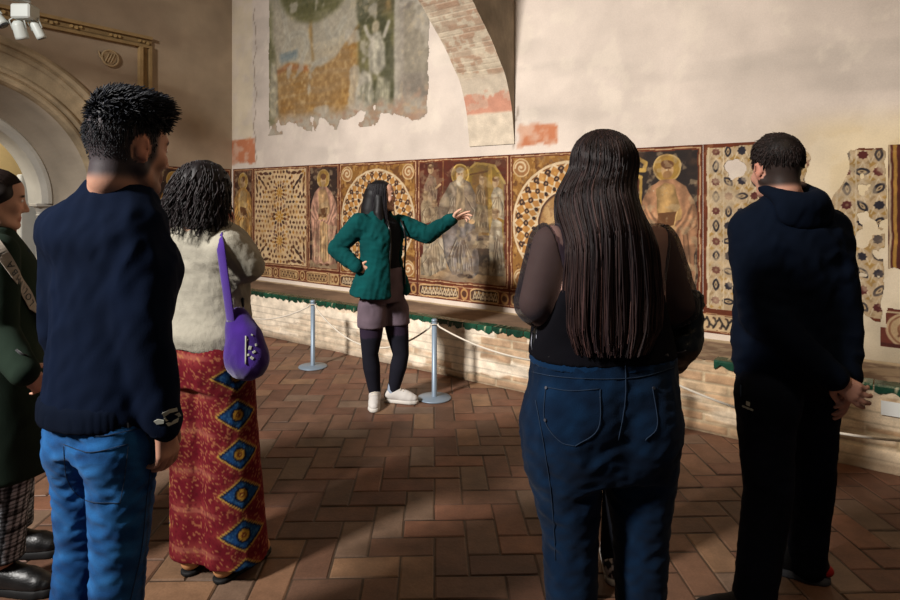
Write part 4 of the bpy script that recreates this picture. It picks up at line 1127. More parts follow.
class Field:
    def __init__(s): s.ops = []
    def _add(s, lo, hi, fn, k, mode): s.ops.append((np.array(lo, float), np.array(hi, float), fn, k, mode)); return s
    def cap(s, a, b, ra, rb=None, k=.02, mode='u'):
        a, b = np.asarray(a, float), np.asarray(b, float); rb = ra if rb is None else rb
        d = b - a; L = d @ d + 1e-12; R = max(ra, rb)
        def fn(x, y, z):
            px, py, pz = x - a[0], y - a[1], z - a[2]
            t = np.clip((px * d[0] + py * d[1] + pz * d[2]) / L, 0, 1)
            return np.sqrt((px - t * d[0]) ** 2 + (py - t * d[1]) ** 2 + (pz - t * d[2]) ** 2) - (ra + (rb - ra) * t)
        return s._add(np.minimum(a, b) - R, np.maximum(a, b) + R, fn, k, mode)
    def chain(s, P, r, k=.02, mode='u', sub=0):
        P = [np.asarray(p, float) for p in P]
        if sub:
            Q = catmull(P, sub); t = np.linspace(0, len(P) - 1, len(Q)); r = np.interp(t, range(len(P)), r); P = list(Q)
        C = Field()
        for i in range(len(P) - 1): C.cap(P[i], P[i + 1], r[i], r[i + 1], 0)
        R = max(r)
        def fn(x, y, z):
            f = None
            for o in C.ops:
                g = o[2](x, y, z); f = g if f is None else np.minimum(f, g)
            return f
        return s._add(np.min(P, axis=0) - R, np.max(P, axis=0) + R, fn, k, mode)
    def ell(s, c, r, R=None, k=.02, mode='u'):
        c = np.asarray(c, float); r = np.asarray(r, float)
        def fn(x, y, z):
            px, py, pz = x - c[0], y - c[1], z - c[2]
            if R is not None:
                px, py, pz = [R[0, i] * px + R[1, i] * py + R[2, i] * pz for i in range(3)]
            k0 = np.sqrt((px / r[0]) ** 2 + (py / r[1]) ** 2 + (pz / r[2]) ** 2)
            k1 = np.sqrt((px / r[0] ** 2) ** 2 + (py / r[1] ** 2) ** 2 + (pz / r[2] ** 2) ** 2) + 1e-9
            return np.where(k0 < 1e-4, -r.min(), k0 * (k0 - 1) / k1)
        R_ = r.max() if R is not None else r
        return s._add(c - R_, c + R_, fn, k, mode)
    def loft(s, T, k=.02, p=2.3, off=0.0, mode='u'):
        """rows of (z, cx, cy, rx, ry front, ry back)"""
        T = np.array(T, float); T = T[np.argsort(T[:, 0])]
        zz = catmull(T, 6); zz = zz[np.argsort(zz[:, 0])]
        def fn(x, y, z):
            z1 = z.ravel(); g = [np.interp(z1, zz[:, 0], zz[:, i]).reshape(z.shape) for i in range(1, 6)]
            cx, cy, rx, rf, rb = g; rx, rf, rb = rx + off, rf + off, rb + off
            ry = np.where(y > cy, rf, rb)
            q = ((np.abs(x - cx) / rx) ** p + (np.abs(y - cy) / ry) ** p) ** (1 / p)
            d = (q - 1) * np.minimum(rx, np.minimum(rf, rb)) * 1.0
            return np.maximum(d, np.maximum(T[0, 0] - z, z - T[-1, 0]))
        m = T[:, 3:].max() + off
        lo = V3((T[:, 1] - T[:, 3]).min() - off, (T[:, 2] - T[:, 5]).min() - off, T[0, 0])
        hi = V3((T[:, 1] + T[:, 3]).max() + off, (T[:, 2] + T[:, 4]).max() + off, T[-1, 0])
        return s._add(lo, hi, fn, k, mode)
    def box(s, c, h, R=None, r=.005, k=.005, mode='u'):
        c = np.asarray(c, float); h = np.asarray(h, float)
        def fn(x, y, z):
            px, py, pz = x - c[0], y - c[1], z - c[2]
            if R is not None: px, py, pz = [R[0, i] * px + R[1, i] * py + R[2, i] * pz for i in range(3)]
            qx, qy, qz = np.abs(px) - h[0] + r, np.abs(py) - h[1] + r, np.abs(pz) - h[2] + r
            return np.sqrt(np.maximum(qx, 0) ** 2 + np.maximum(qy, 0) ** 2 + np.maximum(qz, 0) ** 2) + np.minimum(np.maximum(qx, np.maximum(qy, qz)), 0) - r
        m = np.linalg.norm(h) if R is not None else h
        return s._add(c - m, c + m, fn, k, mode)
    def plane(s, p, n, k=.0, box=None):
        """keep the side the normal points away from"""
        p = np.asarray(p, float); n = np.asarray(n, float); n = n / np.linalg.norm(n)
        lo, hi = box if box else (V3(-9, -9, -9), V3(9, 9, 9))
        return s._add(lo, hi, lambda x, y, z: (x - p[0]) * n[0] + (y - p[1]) * n[1] + (z - p[2]) * n[2], k, 'i')
    def join(s, o, k=None):
        for q in o.ops: s.ops.append(q if k is None else (*q[:3], k, q[4]))
        return s
    def bounds(s):
        u = [o for o in s.ops if o[4] == 'u']
        return np.min([o[0] for o in u], axis=0), np.max([o[1] for o in u], axis=0)
    def mesh(s, h=.008, fine=((), (), ()), pad=.02):
        lo, hi = s.bounds(); lo = lo - pad; hi = hi + pad
        X, Y, Z = [axis(lo[i], hi[i], h, fine[i]) for i in range(3)]
        f = np.full((len(X), len(Y), len(Z)), 1.0)
        for l, hgh, fn, k, mode in s.ops:
            m = max(.03, 2.2 * k) + 2 * h
            sl = [slice(max(0, np.searchsorted(A, l[i] - m) - 1), np.searchsorted(A, hgh[i] + m) + 1) for i, A in enumerate((X, Y, Z))]
            x = X[sl[0]][:, None, None]; y = Y[sl[1]][None, :, None]; z = Z[sl[2]][None, None, :]
            if x.size == 0 or y.size == 0 or z.size == 0: continue
            d = fn(x, y, z); g = f[sl[0], sl[1], sl[2]]
            if mode == 'u':
                r = np.minimum(g, d)
                if k > 0: r = r - np.maximum(k - np.abs(g - d), 0) ** 2 / (4 * k)
            elif mode == 's':
                r = np.maximum(g, -d)
                if k > 0: r = r + np.maximum(k - np.abs(g + d), 0) ** 2 / (4 * k)
            else:
                r = np.maximum(g, d)
                if k > 0: r = r + np.maximum(k - np.abs(g - d), 0) ** 2 / (4 * k)
            f[sl[0], sl[1], sl[2]] = r
        return surfnet(f, X, Y, Z)

def surfnet(f, X, Y, Z):
    f = np.where(f == 0, 1e-7, f); f[0] = f[-1] = 1; f[:, 0] = f[:, -1] = 1; f[:, :, 0] = f[:, :, -1] = 1
    s = f < 0
    cs = [s[a:f.shape[0] - 1 + a, b:f.shape[1] - 1 + b, c:f.shape[2] - 1 + c] for a in (0, 1) for b in (0, 1) for c in (0, 1)]
    cnt = sum(c.astype(np.int8) for c in cs)
    act = (cnt > 0) & (cnt < 8)
    ijk = np.argwhere(act); n = len(ijk)
    vid = np.full(act.shape, -1, np.int32); vid[act] = np.arange(n)
    cor = np.array([(a, b, c) for a in (0, 1) for b in (0, 1) for c in (0, 1)])
    val = np.stack([f[ijk[:, 0] + a, ijk[:, 1] + b, ijk[:, 2] + c] for a, b, c in cor], 1)
    pos = np.zeros((n, 3)); num = np.zeros(n)
    for i in range(8):
        for j in range(i + 1, 8):
            if np.abs(cor[i] - cor[j]).sum() != 1: continue
            a, b = val[:, i], val[:, j]; m = (a < 0) != (b < 0)
            t = np.where(m, a / np.where(m, a - b, 1), 0)
            pos += m[:, None] * (cor[i] + t[:, None] * (cor[j] - cor[i])); num += m
    pos /= num[:, None]
    V = np.empty((n, 3))
    for d, A in enumerate((X, Y, Z)):
        i = ijk[:, d]; V[:, d] = A[i] + pos[:, d] * (A[i + 1] - A[i])
    F = []
    for d in range(3):
        a, b = (d + 1) % 3, (d + 2) % 3
        s0 = np.take(s, range(s.shape[d] - 1), d); s1 = np.take(s, range(1, s.shape[d]), d)
        e = np.argwhere(s0 != s1)
        e = e[(e[:, a] > 0) & (e[:, b] > 0) & (e[:, a] < s.shape[a] - 1) & (e[:, b] < s.shape[b] - 1)]
        if not len(e): continue
        q = []
        for da, db in ((-1, -1), (0, -1), (0, 0), (-1, 0)):
            c = e.copy(); c[:, a] += da; c[:, b] += db; q.append(vid[c[:, 0], c[:, 1], c[:, 2]])
        q = np.stack(q, 1); fl = ~s[e[:, 0], e[:, 1], e[:, 2]]
        q[fl] = q[fl][:, ::-1]
        F.append(q)
    return V, np.concatenate(F)

def normals(V, F):
    n = np.cross(V[F[:, 2]] - V[F[:, 0]], V[F[:, 3]] - V[F[:, 1]])
    N = np.zeros_like(V)
    for i in range(F.shape[1]): np.add.at(N, F[:, i], n)
    return N / (np.linalg.norm(N, axis=1)[:, None] + 1e-12)

def skin_obj(name, field, m, parent, h=.008, fine=((), (), ()), disp=None, col=None, relax=1):
    V, F = field.mesh(h, fine)
    if relax:          # one gentle smoothing pass evens out the grid
        for _ in range(relax):
            A = np.zeros_like(V); c = np.zeros(len(V))
            for i in range(4):
                j = (i + 1) % 4
                np.add.at(A, F[:, i], V[F[:, j]]); np.add.at(c, F[:, i], 1)
            V = V * .5 + .5 * A / np.maximum(c, 1)[:, None]
    if disp is not None:
        N = normals(V, F); V = V + N * disp(V, N)[:, None]
    c = col(V) if col is not None else None
    return add_mesh(name, V, F, m, parent, c)

# ------------------------------------------------------------------ people
M['skin'] = mat('skin', attr=True, rough=0.6, namp=0.05, nscale=30, bump=0.08, bscale=220, spec=0.22, sss=.06)
M['hair'] = mat('hair', attr=True, rough=0.55, namp=0.15, nscale=60, spec=0.22)
M['eye'] = mat('eye', attr=True, rough=0.1, spec=0.6)
M['rubber'] = mat('sole_rubber', (0.75, 0.73, 0.70), rough=0.7, namp=0.1, bump=.2)
M['rubber_dark'] = mat('dark_rubber', (0.03, 0.03, 0.035), rough=0.7, namp=0.1, bump=.2)

def rotz(a): c, s = math.cos(a), math.sin(a); return np.array([[c, -s, 0], [s, c, 0], [0, 0, 1.0]])
def rotx(a): c, s = math.cos(a), math.sin(a); return np.array([[1.0, 0, 0], [0, c, -s], [0, s, c]])
def roty(a): c, s = math.cos(a), math.sin(a); return np.array([[c, 0, s], [0, 1.0, 0], [-s, 0, c]])
def unit(v): v = np.asarray(v, float); return v / np.linalg.norm(v)

class Person:
    def __init__(s, pos, yaw, label, cat='person'):
        s.p = np.array([pos[0], pos[1], 0.0]); s.yaw = math.radians(yaw)
        s.fw = np.array([math.sin(s.yaw), math.cos(s.yaw), 0]); s.rt = np.array([s.fw[1], -s.fw[0], 0])
        s.root = empty('person', s.p, label, cat, rz=-s.yaw)
    def L(s, w):
        d = np.asarray(w, float) - s.p; return np.array([d @ s.rt, d @ s.fw, d[2]])
    def at(s, px, py, Y):
        return s.L(((px - 450) / 600 * Y, Y, 1.46 + (200 - py) / 600 * Y))
    # head in its own frame
    def set_head(s, c, yaw=0, pitch=0, roll=0, sc=1.0):
        s.hc = np.asarray(c, float); s.hs = sc
        s.hR = rotz(math.radians(-yaw)) @ rotx(math.radians(pitch)) @ roty(math.radians(roll))
    def hp(s, x, y, z): return s.hc + s.hR @ (np.array([x, y, z]) * s.hs)
    def hinv(s, V): return (V - s.hc) @ s.hR / s.hs
    def head(s, f, ears=True, nose=1.0, jaw=1.0):
        q = s.hs; R = s.hR; hp = s.hp
        E = lambda c, r, k, mode='u', Rr=None: f.ell(hp(*c), np.array(r) * q, R if Rr is None else R @ Rr, k * q, mode)
        E((0, -.010, .030), (.075, .094, .085), .02)
        E((0, .028, -.028), (.062, .064, .084), .025)
        E((0, .040, .045), (.060, .048, .045), .02)
        for sg in (-1, 1):
            f.chain([hp(sg * .056, -.004, -.050), hp(sg * .046 * jaw, .030, -.086), hp(sg * .014, .070, -.104)], np.array([.017, .017, .015]) * q, .022 * q)
            E((sg * .044, .064, -.030), (.018, .018, .018), .016)
        E((0, .077, -.101), (.019, .015, .015), .014)
        f.cap(hp(-.034, .077, .022), hp(.034, .077, .022), .013 * q, None, .012 * q)
        f.chain([hp(0, .086, .012), hp(0, .094, -.010), hp(0, .104 + .003 * nose, -.036)], np.array([.008, .009, .0105]) * q, .011 * q)
        for sg in (-1, 1):
            E((sg * .0115, .095, -.041), (.0085, .010, .0075), .006)
            E((sg * .031, .097, .001), (.019, .013, .011), .010, 's')
            E((sg * .031, .0735, .0005), (.0150, .0150, .0125), .002)
        f.cap(hp(-.019, .0835, -.0685), hp(.019, .0835, -.0685), .0065 * q, None, .006 * q); f.cap(hp(0, .0885, -.068), hp(0, .0885, -.0681), .006 * q, None, .006 * q)
        f.cap(hp(-.016, .0845, -.0795), hp(.016, .0845, -.0795), .0070 * q, None, .006 * q)
        f.cap(hp(-.022, .0945, -.0740), hp(.022, .0945, -.0740), .0022 * q, None, .003 * q, 's')
        if ears:
            for sg in (-1, 1):
                Rr = rotz(sg * -.35) @ rotx(-.18)
                E((sg * .0785, -.008, -.008), (.0070, .0170, .0290), .004, 'u', Rr)
                E((sg * .0865, -.003, -.004), (.0055, .0095, .0175), .004, 's', Rr)
                E((sg * .077, .0, -.034), (.006, .008, .009), .004)
        return f
    def eyes(s, iris='4a2f1c'):
        for sg in (-1, 1):
            V = []; F = []; C = []
            c = s.hp(sg * .031, .0765, .0005); N1, N2 = 14, 10
            for i in range(N2 + 1):
                for j in range(N1):
                    th = PI * i / N2; ph = 2 * PI * j / N1
                    d = np.array([math.sin(th) * math.cos(ph), math.cos(th), math.sin(th) * math.sin(ph)])
                    V.append(c + s.hR @ (d * .0135 * s.hs * np.array([.95, 1.0, .72])))
                    C.append(hexc('120c08') if th < .22 else hexc(iris) if th < .5 else hexc('d9d0c8'))
            for i in range(N2):
                for j in range(N1):
                    k = (j + 1) % N1; F.append((i * N1 + j, i * N1 + k, (i + 1) * N1 + k, (i + 1) * N1 + j))
            add_mesh('eye', V, np.array(F), M['eye'], s.root, np.array(C))
    def hand(s, f, w, d, n, side, curl=(.3, .35, .4, .45), sc=1.0, thumb=(.75, .6, .25), spread=.10):
        """wrist, finger direction, palm facing, +1 right / -1 left"""
        w = np.asarray(w, float); d = unit(d); n = np.asarray(n, float); n = unit(n - d * (n @ d)); t = np.cross(d, n) * side
        H = Field(); q = sc
        kn = []
        for i, o in enumerate((.029, .0105, -.0095, -.0275)):
            k0 = w + d * (.010 * q) + t * o * .55 * q; k1 = w + d * ((.088, .092, .087, .078)[i] * q) + t * o * q
            H.cap(k0, k1, .0135 * q, .0115 * q, .012); kn.append(k1)
        H.cap(w - d * .03, w + d * .02 * q, .024 * q, .022 * q, .015)
        for i in range(4):
            L = (.072, .080, .074, .058)[i] * q; c = curl[i] if hasattr(curl, '__len__') else curl
            p = kn[i]; ang = 0; base = unit(d + t * spread * (1.2, .4, -.4, -1.2)[i])
            rr = (.0092, .0095, .0092, .0080)[i] * q
            P = [p]; R = [rr * 1.08]
            for sgm, fr in enumerate((.46, .30, .24)):
                ang += c * (.9, 1.15, .8)[sgm]
                p = p + (base * math.cos(ang) + n * math.sin(ang)) * L * fr; P.append(p); R.append(rr * (1.0, .92, .80)[sgm])
            H.chain(P, R, .004)
        tb = w + d * .022 * q + t * .022 * q + n * .004
        t1 = tb + unit(t * thumb[0] + d * thumb[1] + n * thumb[2]) * .044 * q
        t2 = t1 + unit(t * thumb[0] * .55 + d * .9 + n * thumb[2]) * .034 * q
        t3 = t2 + unit(t * thumb[0] * .3 + d * 1. + n * (thumb[2] + .1)) * .024 * q
        H.chain([tb, t1, t2, t3], np.array([.0145, .0120, .0105, .0090]) * q, .008)
        return f.join(H)

def skin_col(P, tone, hairc=None, brow='2a1d16', stubble=None, extra=None, lip='a8615a'):
    tone = hexc(tone); lipc = hexc(lip)
    def fn(V):
        h = P.hinv(V); c = np.tile(tone, (len(V), 1))
        def bl(k, q):
            nonlocal c; k = np.clip(k, 0, 1)[:, None]; c = c * (1 - k) + q * k
        near = (np.abs(h) < .16).all(1)
        x, y, z = h.T; ax = np.abs(x)
        bl(near * sstep(.02, .005, np.hypot(ax - .044, z + .032)) * .22 * (y > .04), hexc('c4705e'))
        bl(near * sstep(.066, .076, ax) * (y > -.045) * (np.abs(z) < .05) * .30, hexc('c4705c'))
        bl(near * sstep(.012, .007, np.abs(z + .074)) * sstep(.026, .018, ax) * (y > .072), lipc)
        bl(near * sstep(.006, .0035, np.abs(z - .021 - .10 * np.abs(ax - .03) * -1)) * sstep(.012, .016, ax) * sstep(.05, .044, ax) * (y > .06), hexc(brow))
        if stubble is not None:
            k = stubble(h) * near; bl(k, hexc(hairc))
        if extra is not None:
            for kf, q in extra: bl(kf(V), hexc(q))
        return c
    return fn

def strands(paths, r, cols, sides=4, taper=.35):
    V = []; F = []; C = []; n = 0
    for P, rr, c in zip(paths, r, cols):
        m = len(P); T = np.gradient(P, axis=0); T /= np.linalg.norm(T, axis=1)[:, None] + 1e-9
        u = np.array([.31, .17, .93]); a = np.cross(T, u); a /= np.linalg.norm(a, axis=1)[:, None] + 1e-9; b = np.cross(a, T)
        th = np.linspace(0, 2 * PI, sides, endpoint=False) + .4
        rad = rr * (1 - (1 - taper) * np.linspace(0, 1, m) ** 2)
        ring = P[:, None] + rad[:, None, None] * (np.cos(th)[None, :, None] * a[:, None] + np.sin(th)[None, :, None] * b[:, None])
        V.append(ring.reshape(-1, 3)); C.append(np.tile(c, (m * sides, 1)))
        i = np.arange(m - 1)[:, None]; j = np.arange(sides)[None]; k = (j + 1) % sides
        F.append(np.stack([i * sides + j + 0 * k, i * sides + k, (i + 1) * sides + k, (i + 1) * sides + j + 0 * k], -1).reshape(-1, 4) + n); n += m * sides
    return np.concatenate(V), np.concatenate(F), np.concatenate(C)

def grow(field, h, n, fn, seed, keep=None):
    """n strands rooted all over the hair volume; fn(point, normal, rng) gives the strand"""
    V, F = field.mesh(h); N = normals(V, F); r = np.random.default_rng(seed)
    idx = np.arange(len(V)) if keep is None else np.nonzero(keep(V, N))[0]
    return [fn(V[i], N[i], r) for i in r.choice(idx, n)], r

def hair_obj(name, parent, field, h, colr, paths=None, r=None, cols=None, disp=None, sides=4, fine=((), (), ())):
    V, F = field.mesh(h, fine)
    if disp is not None: V = V + normals(V, F) * disp(V)[:, None]
    C = np.tile(hexc(colr), (len(V), 1)) * (0.9 + .1 * waves(V[:, 0], V[:, 1], V[:, 2], 3, 60))[:, None]
    if paths is not None:
        v, f, c = strands(paths, r, cols, sides); F = np.concatenate([F, f + len(V)]); V = np.concatenate([V, v]); C = np.concatenate([C, c])
    return add_mesh(name, V, F, M['hair'], parent, C)

def shoe(parent, ank, d, L=.27, W=.098, mu=None, ms=None, col=None, hgt=.085, name='shoe', z0=0.0, sole=.024, toe_up=.0):
    """one shoe, its sole a part of it; ank over the heel, d towards the toe"""
    d = unit([d[0], d[1], 0]); sd = np.array([d[1], -d[0], 0]); a = np.array([ank[0], ank[1], z0])
    P = lambda u, v, w: a + d * u * L + sd * v * W + ZZ * w
    f = Field()
    f.chain([P(-.14, 0, .045), P(.10, 0, .048), P(.36, .03, .040), P(.58, .04, .036), P(.68, .03, .032)], [W * .37, W * .40, W * .45, W * .47, W * .38], .03)
    f.chain([P(-.10, 0, hgt - .01), P(.06, 0, hgt)], [W * .40, W * .42], .035)
    f.chain([P(.06, 0, hgt - .012), P(.40, .02, .058)], [W * .36, W * .38], .03)
    f.plane(a + ZZ * sole, -ZZ)
    up = skin_obj(name, f, mu, parent, .006, col=col)
    g = Field()
    g.chain([P(-.14, 0, .012), P(.10, 0, .012), P(.36, .03, .012), P(.58, .04, .012), P(.69, .03, .012)], [W * .42, W * .44, W * .48, W * .51, W * .42], .01)
    g.plane(a + ZZ * (sole + .003), ZZ); g.plane(a, -ZZ)
    so = skin_obj('sole', g, ms, up, .006)
    return up
from mathutils.bvhtree import BVHTree
from mathutils import Vector
def cloth(name, base, **kw):
    d = dict(attr=True, rough=.95, namp=.08, nscale=20, bump=.25, bscale=350, sheen=.0, spec=.08); d.update(kw); M[name] = mat(name, base, **d)
cloth('knit', (0, 0, 0)); cloth('denim', (0, 0, 0), fine=.16, fscale=420, bump=.35, bscale=420, sheen=.05); cloth('cotton', (0, 0, 0)); cloth('chunky_knit', (0, 0, 0), bump=.6, bscale=260, rough=.95)
M['stitch'] = mat('pale_stitching', (.62, .62, .58), rough=.9, namp=.1); M['stitch2'] = mat('tan_stitching', (.13, .19, .27), rough=.9, namp=.1)
M['leather'] = mat('black_leather', (.022, .022, .026), rough=.38, bump=.35, bscale=140, spec=.5, namp=.2)
M['zip'] = mat('zip_metal', (.42, .42, .45), rough=.5, metal=1.0, namp=.05)
M['tights'] = mat('black_tights', (.035, .03, .05), rough=.6, namp=.15, sheen=.2)

def flat(c, amp=.10, fr=14, seed=1):
    c = hexc(c)
    return lambda V: c * (1 + amp * waves(V[:, 0], V[:, 1], V[:, 2], seed, fr * 3))[:, None]
def folds(amp, fr, seed, aniso=(1, 1, 1), ridge=.6, amp2=.0, fr2=60):
    def fn(V, N):
        w = waves(V[:, 0], V[:, 1], V[:, 2], seed, fr * 3.2, 6, aniso); big = waves(V[:, 0], V[:, 1], V[:, 2], seed + 4, fr * 1.1, 4, aniso); w = w * (.55 + .45 * big)
        q = ridge * (1 - 2 * np.abs(w)) + (1 - ridge) * w
        r = amp * .72 * q
        if amp2: r = r + amp2 * waves(V[:, 0], V[:, 1], V[:, 2], seed + 9, fr2 * 2.4, 4, aniso)
        return r
    return fn
def caster(P, objs):
    """drop a line of sight onto the person's clothes (gives points lying on the cloth itself)"""
    tr = []
    for o in objs:
        me = o.data; v = np.empty(len(me.vertices) * 3); me.vertices.foreach_get('co', v); f = np.empty(len(me.loops), np.int32); me.loops.foreach_get('vertex_index', f)
        tr.append(BVHTree.FromPolygons(v.reshape(-1, 3).tolist(), f.reshape(-1, 4).tolist()))
    o0 = P.L((0, 0, 1.46))
    def fn(px, py, lift=.002):
        d = P.L(((px - 450) / 600, 1, 1.46 + (200 - py) / 600)) - o0; d /= np.linalg.norm(d); best = None
        for t in tr:
            h = t.ray_cast(Vector(o0), Vector(d))
            if h[0] is not None and (best is None or h[3] < best[3]): best = h
        if best is None: return None
        n = np.array(best[1]); n = n if n @ d < 0 else -n
        return np.array(best[0]) + n * lift, n
    return fn
def stitch(P, parent, cs, lines, r=.0016, m='stitch', name='stitching'):
    b = MB(); k = 0
    for L in lines:
        L = catmull(np.array(L, float), 8); pts = [cs(a, c) for a, c in L]; run = []
        for q in pts + [None]:
            if q is not None and (not run or np.linalg.norm(q[0] - run[-1]) < .06): run.append(q[0])
            else:
                if len(run) > 1: b.tube(run, r, 5); k += 1
                run = [] if q is None else [q[0]]
    return b.build(name, M[m], parent, True) if k else None

def neckrows(z, rx, c): return z
# ============================================================ 1. man in the navy sweater (near, left)
def navy_man():
    P = Person((-.955, 1.66), 20, 'man with dark quiff hair in navy sweater and blue jeans, seen from behind')
    P.set_head(P.at(128, 147, 1.645), yaw=11, pitch=-4, sc=1.06)
    hc = P.hc; nb = P.at(118, 185, 1.66)
    shR, elR, wrR = P.at(137, 226, 1.61), P.at(146, 325, 1.575), P.at(164, 424, 1.59)
    shL, elL, wrL = P.at(72, 226, 1.72), P.at(61, 325, 1.76), P.at(82, 408, 1.86)
    hpR, knR, anR = P.at(124, 420, 1.62), P.at(119, 556, 1.62), P.at(110, 716, 1.64)
    hpL, knL, anL = P.at(84, 420, 1.70), P.at(84, 540, 1.72), P.at(66, 690, 1.70)
    m = (shR + shL) / 2
    T = [(.80, 0, .0, .150, .10, .115), (.88, .0, .0, .168, .108, .125), (.98, .003, .0, .165, .112, .112), (1.08, .008, .005, .160, .116, .105), (1.18, .015, .01, .170, .120, .108), (1.28, .025, .018, .184, .122, .116),
         (1.36, m[0] * .8, m[1] * .8, .180, .112, .116), (1.42, m[0], m[1], .160, .094, .098), (1.467, nb[0], nb[1] - .005, .115, .072, .08), (1.515, nb[0], nb[1], .068, .06, .064)]
    # body
    f = Field(); f.loft(T, .02, off=-.022); P.head(f)
    f.chain([P.hp(0, -.030, -.03), P.hp(0, -.034, -.085), nb + V3(0, -.005, -.03)], [.058, .060, .072], .025)
    for a, b, c in ((shR, elR, wrR), (shL, elL, wrL)): f.chain([a, (a + b) / 2, b, b + (c - b) * .3, c], [.050, .044, .038, .038, .026], .02)
    for a, b, c in ((hpR, knR, anR), (hpL, knL, anL)): f.chain([a, (a + b) / 2, b, b + (c - b) * .35, c, c - V3(0, -.10, .05)], [.080, .066, .050, .050, .036, .03], .03)
    P.hand(f, wrR, V3(-.02, .18, -1), V3(-1, -.1, 0), 1, (.35, .45, .5, .55))
    P.hand(f, wrL, V3(.3, .6, -.6), V3(.8, -.2, -.3), -1, (.35, .45, .5, .55))
    def stub(h): return np.clip(sstep(-.098, -.066, h[:, 2]) * sstep(.052, .03, h[:, 1] + .5 * np.clip(-.02 - h[:, 2], 0, .1)) * (np.hypot((h[:, 1] + .006) / .026, (h[:, 2] + .008) / .037) > 1) * .82, 0, .82)
    hl = P.hc
    skin_obj('body', f, M['skin'], P.root, .011, ([(hl[0] - .11, hl[0] + .11, .0055), (wrR[0] - .06, wrR[0] + .06, .005)], [(hl[1] - .12, hl[1] + .13, .0055), (wrR[1] - .05, wrR[1] + .07, .005)], [(wrR[2] - .21, wrR[2] + .02, .005), (hl[2] - .17, hl[2] + .13, .0048)]),
             col=skin_col(P, 'b58670', hairc='22232b', stubble=stub, extra=[(lambda V: (sstep(-.035, -.055, P.hinv(V)[:, 2]) * sstep(.02, .05, P.hinv(V)[:, 1]) * (np.abs(P.hinv(V)) < .14).all(1)) * .45, '4a3630')]))
    P.eyes()
    # hair: swept quiff over clipped sides
    h = Field()
    h.ell(P.hp(0, .000, .066), np.array([.081, .102, .074]), P.hR, .01); h.ell(P.hp(.0, .040, .102), np.array([.060, .044, .034]), P.hR, .03); h.ell(P.hp(-.002, -.02, .106), np.array([.064, .066, .036]), P.hR, .03)
    n = P.hR @ V3(0, .15, -1); h.plane(P.hp(0, 0, .036), n, .012)
    def tuft(p, nn, r):
        q = P.hinv(p[None])[0]; nl = nn @ P.hR; top = float(sstep(.06, .11, q[2])); fr = float(sstep(.0, .07, q[1]))
        d = nl * .55 + np.array([.15, .38 + .1 * fr, .35]) * top + np.array([0, -.15, .30 * fr - .35]) * (1 - top) + r.normal(size=3) * .22
        d /= np.linalg.norm(d); L = r.uniform(.012, .020) * (1 + .7 * top + .3 * top * fr); bend = np.array([.1, .45, -.25]) * top + np.array([0, 0, -.2])
        return np.array([p - nn * .002 + P.hR @ ((d * t + bend * .5 * t * t) * L) for t in np.linspace(0, 1, 5)])
    paths, r = grow(h, .007, 2600, tuft, 4, lambda V, N: (P.hinv(V)[:, 2] > .036 + .7 * np.clip(P.hinv(V)[:, 1] - .055, 0, .1)))
    sc = Field(); sc.ell(P.hp(0, -.010, .030), np.array([.0765, .0955, .0865]) * P.hs, P.hR, .01); sc.ell(P.hp(0, -.004, -.02), np.array([.064, .082, .07]) * P.hs, P.hR, .03)
    def stubble(p, nn, r):
        z = P.hinv(p[None])[0][2]; L = .004 + .010 * float(sstep(-.02, .045, z)); d = nn * .35 + P.hR @ V3(0, -.1, -.8) + r.normal(size=3) * .15
        return np.array([p + d * L * t for t in np.linspace(-.1, 1, 4)])
    p2, r = grow(sc, .008, 1500, stubble, 5, lambda V, N: (lambda q: (q[:, 2] < .055) & (q[:, 2] > -.06 + .05 * RNG.random(len(q))) & (q[:, 1] < .035 - .25 * np.clip(-q[:, 2], 0, .1)) & (np.hypot((q[:, 1] + .006) / .03, (q[:, 2] + .008) / .04) > 1))(P.hinv(V)))
    paths = paths + p2
    rr = r.uniform(.0014, .0027, len(paths)); rr[-len(p2):] *= .55; cols = [hexc('15171d') * r.uniform(.55, 1.6) for _ in paths]
    hair_obj('hair', P.root, h, .006, '121318', paths, rr, cols)
    # sweater
    g = Field(); g.loft(T, .02, off=.004); g.plane((0, 0, .872), V3(0, 0, -1))
    for a, b, c in ((shR, elR, wrR), (shL, elL, wrL)):
        g.chain([a + V3(0, 0, -.012), a + (b - a) * .5, b, b + (c - b) * .5, c + (c - b) * -.04, c], [.074, .066, .058, .052, .044, .041], .035)
    sw = skin_obj('sweater', g, M['knit'], P.root, .0075, disp=folds(.0105, 13, 5, (1, 1, .6), .8, .0022, 40), col=flat('081225', .06, 10, 3))
    b = MB(); z = T[-1]; th = np.linspace(0, 2 * PI, 30); b.tube([(nb[0] + .066 * math.cos(a), nb[1] + .062 * math.sin(a), 1.507 + .012 * math.sin(a) * -1) for a in th], .0075, 8, col=hexc('081020')); b.build('neckband', M['knit'], sw, True)
    g = Field(); g.loft([(r_[0] + .0, r_[1], r_[2], r_[3], r_[4], r_[5]) for r_ in [(.862, 0, 0, .163, .114, .132), (.88, 0, 0, .166, .117, .134), (.91, 0, 0, .168, .117, .132), (.93, 0, 0, .167, .115, .126)]], .01, off=.006)
    skin_obj('waistband', g, M['knit'], sw, .008, disp=lambda V, N: .0012 * np.sin(np.arctan2(V[:, 0], V[:, 1]) * 120), col=flat('070f1e'))
    for w, e in ((wrR, elR), (wrL, elL)):
        d = unit(w - e); g = Field(); g.cap(w - d * .030, w + d * .022, .0425, .0385, .01); g.plane(w + d * .024, d)
        skin_obj('cuff', g, M['knit'], sw, .006, col=flat('070f1e'))
    cs = caster(P, [sw])
    # pale embroidered emblem by the cuff
    em = MB()
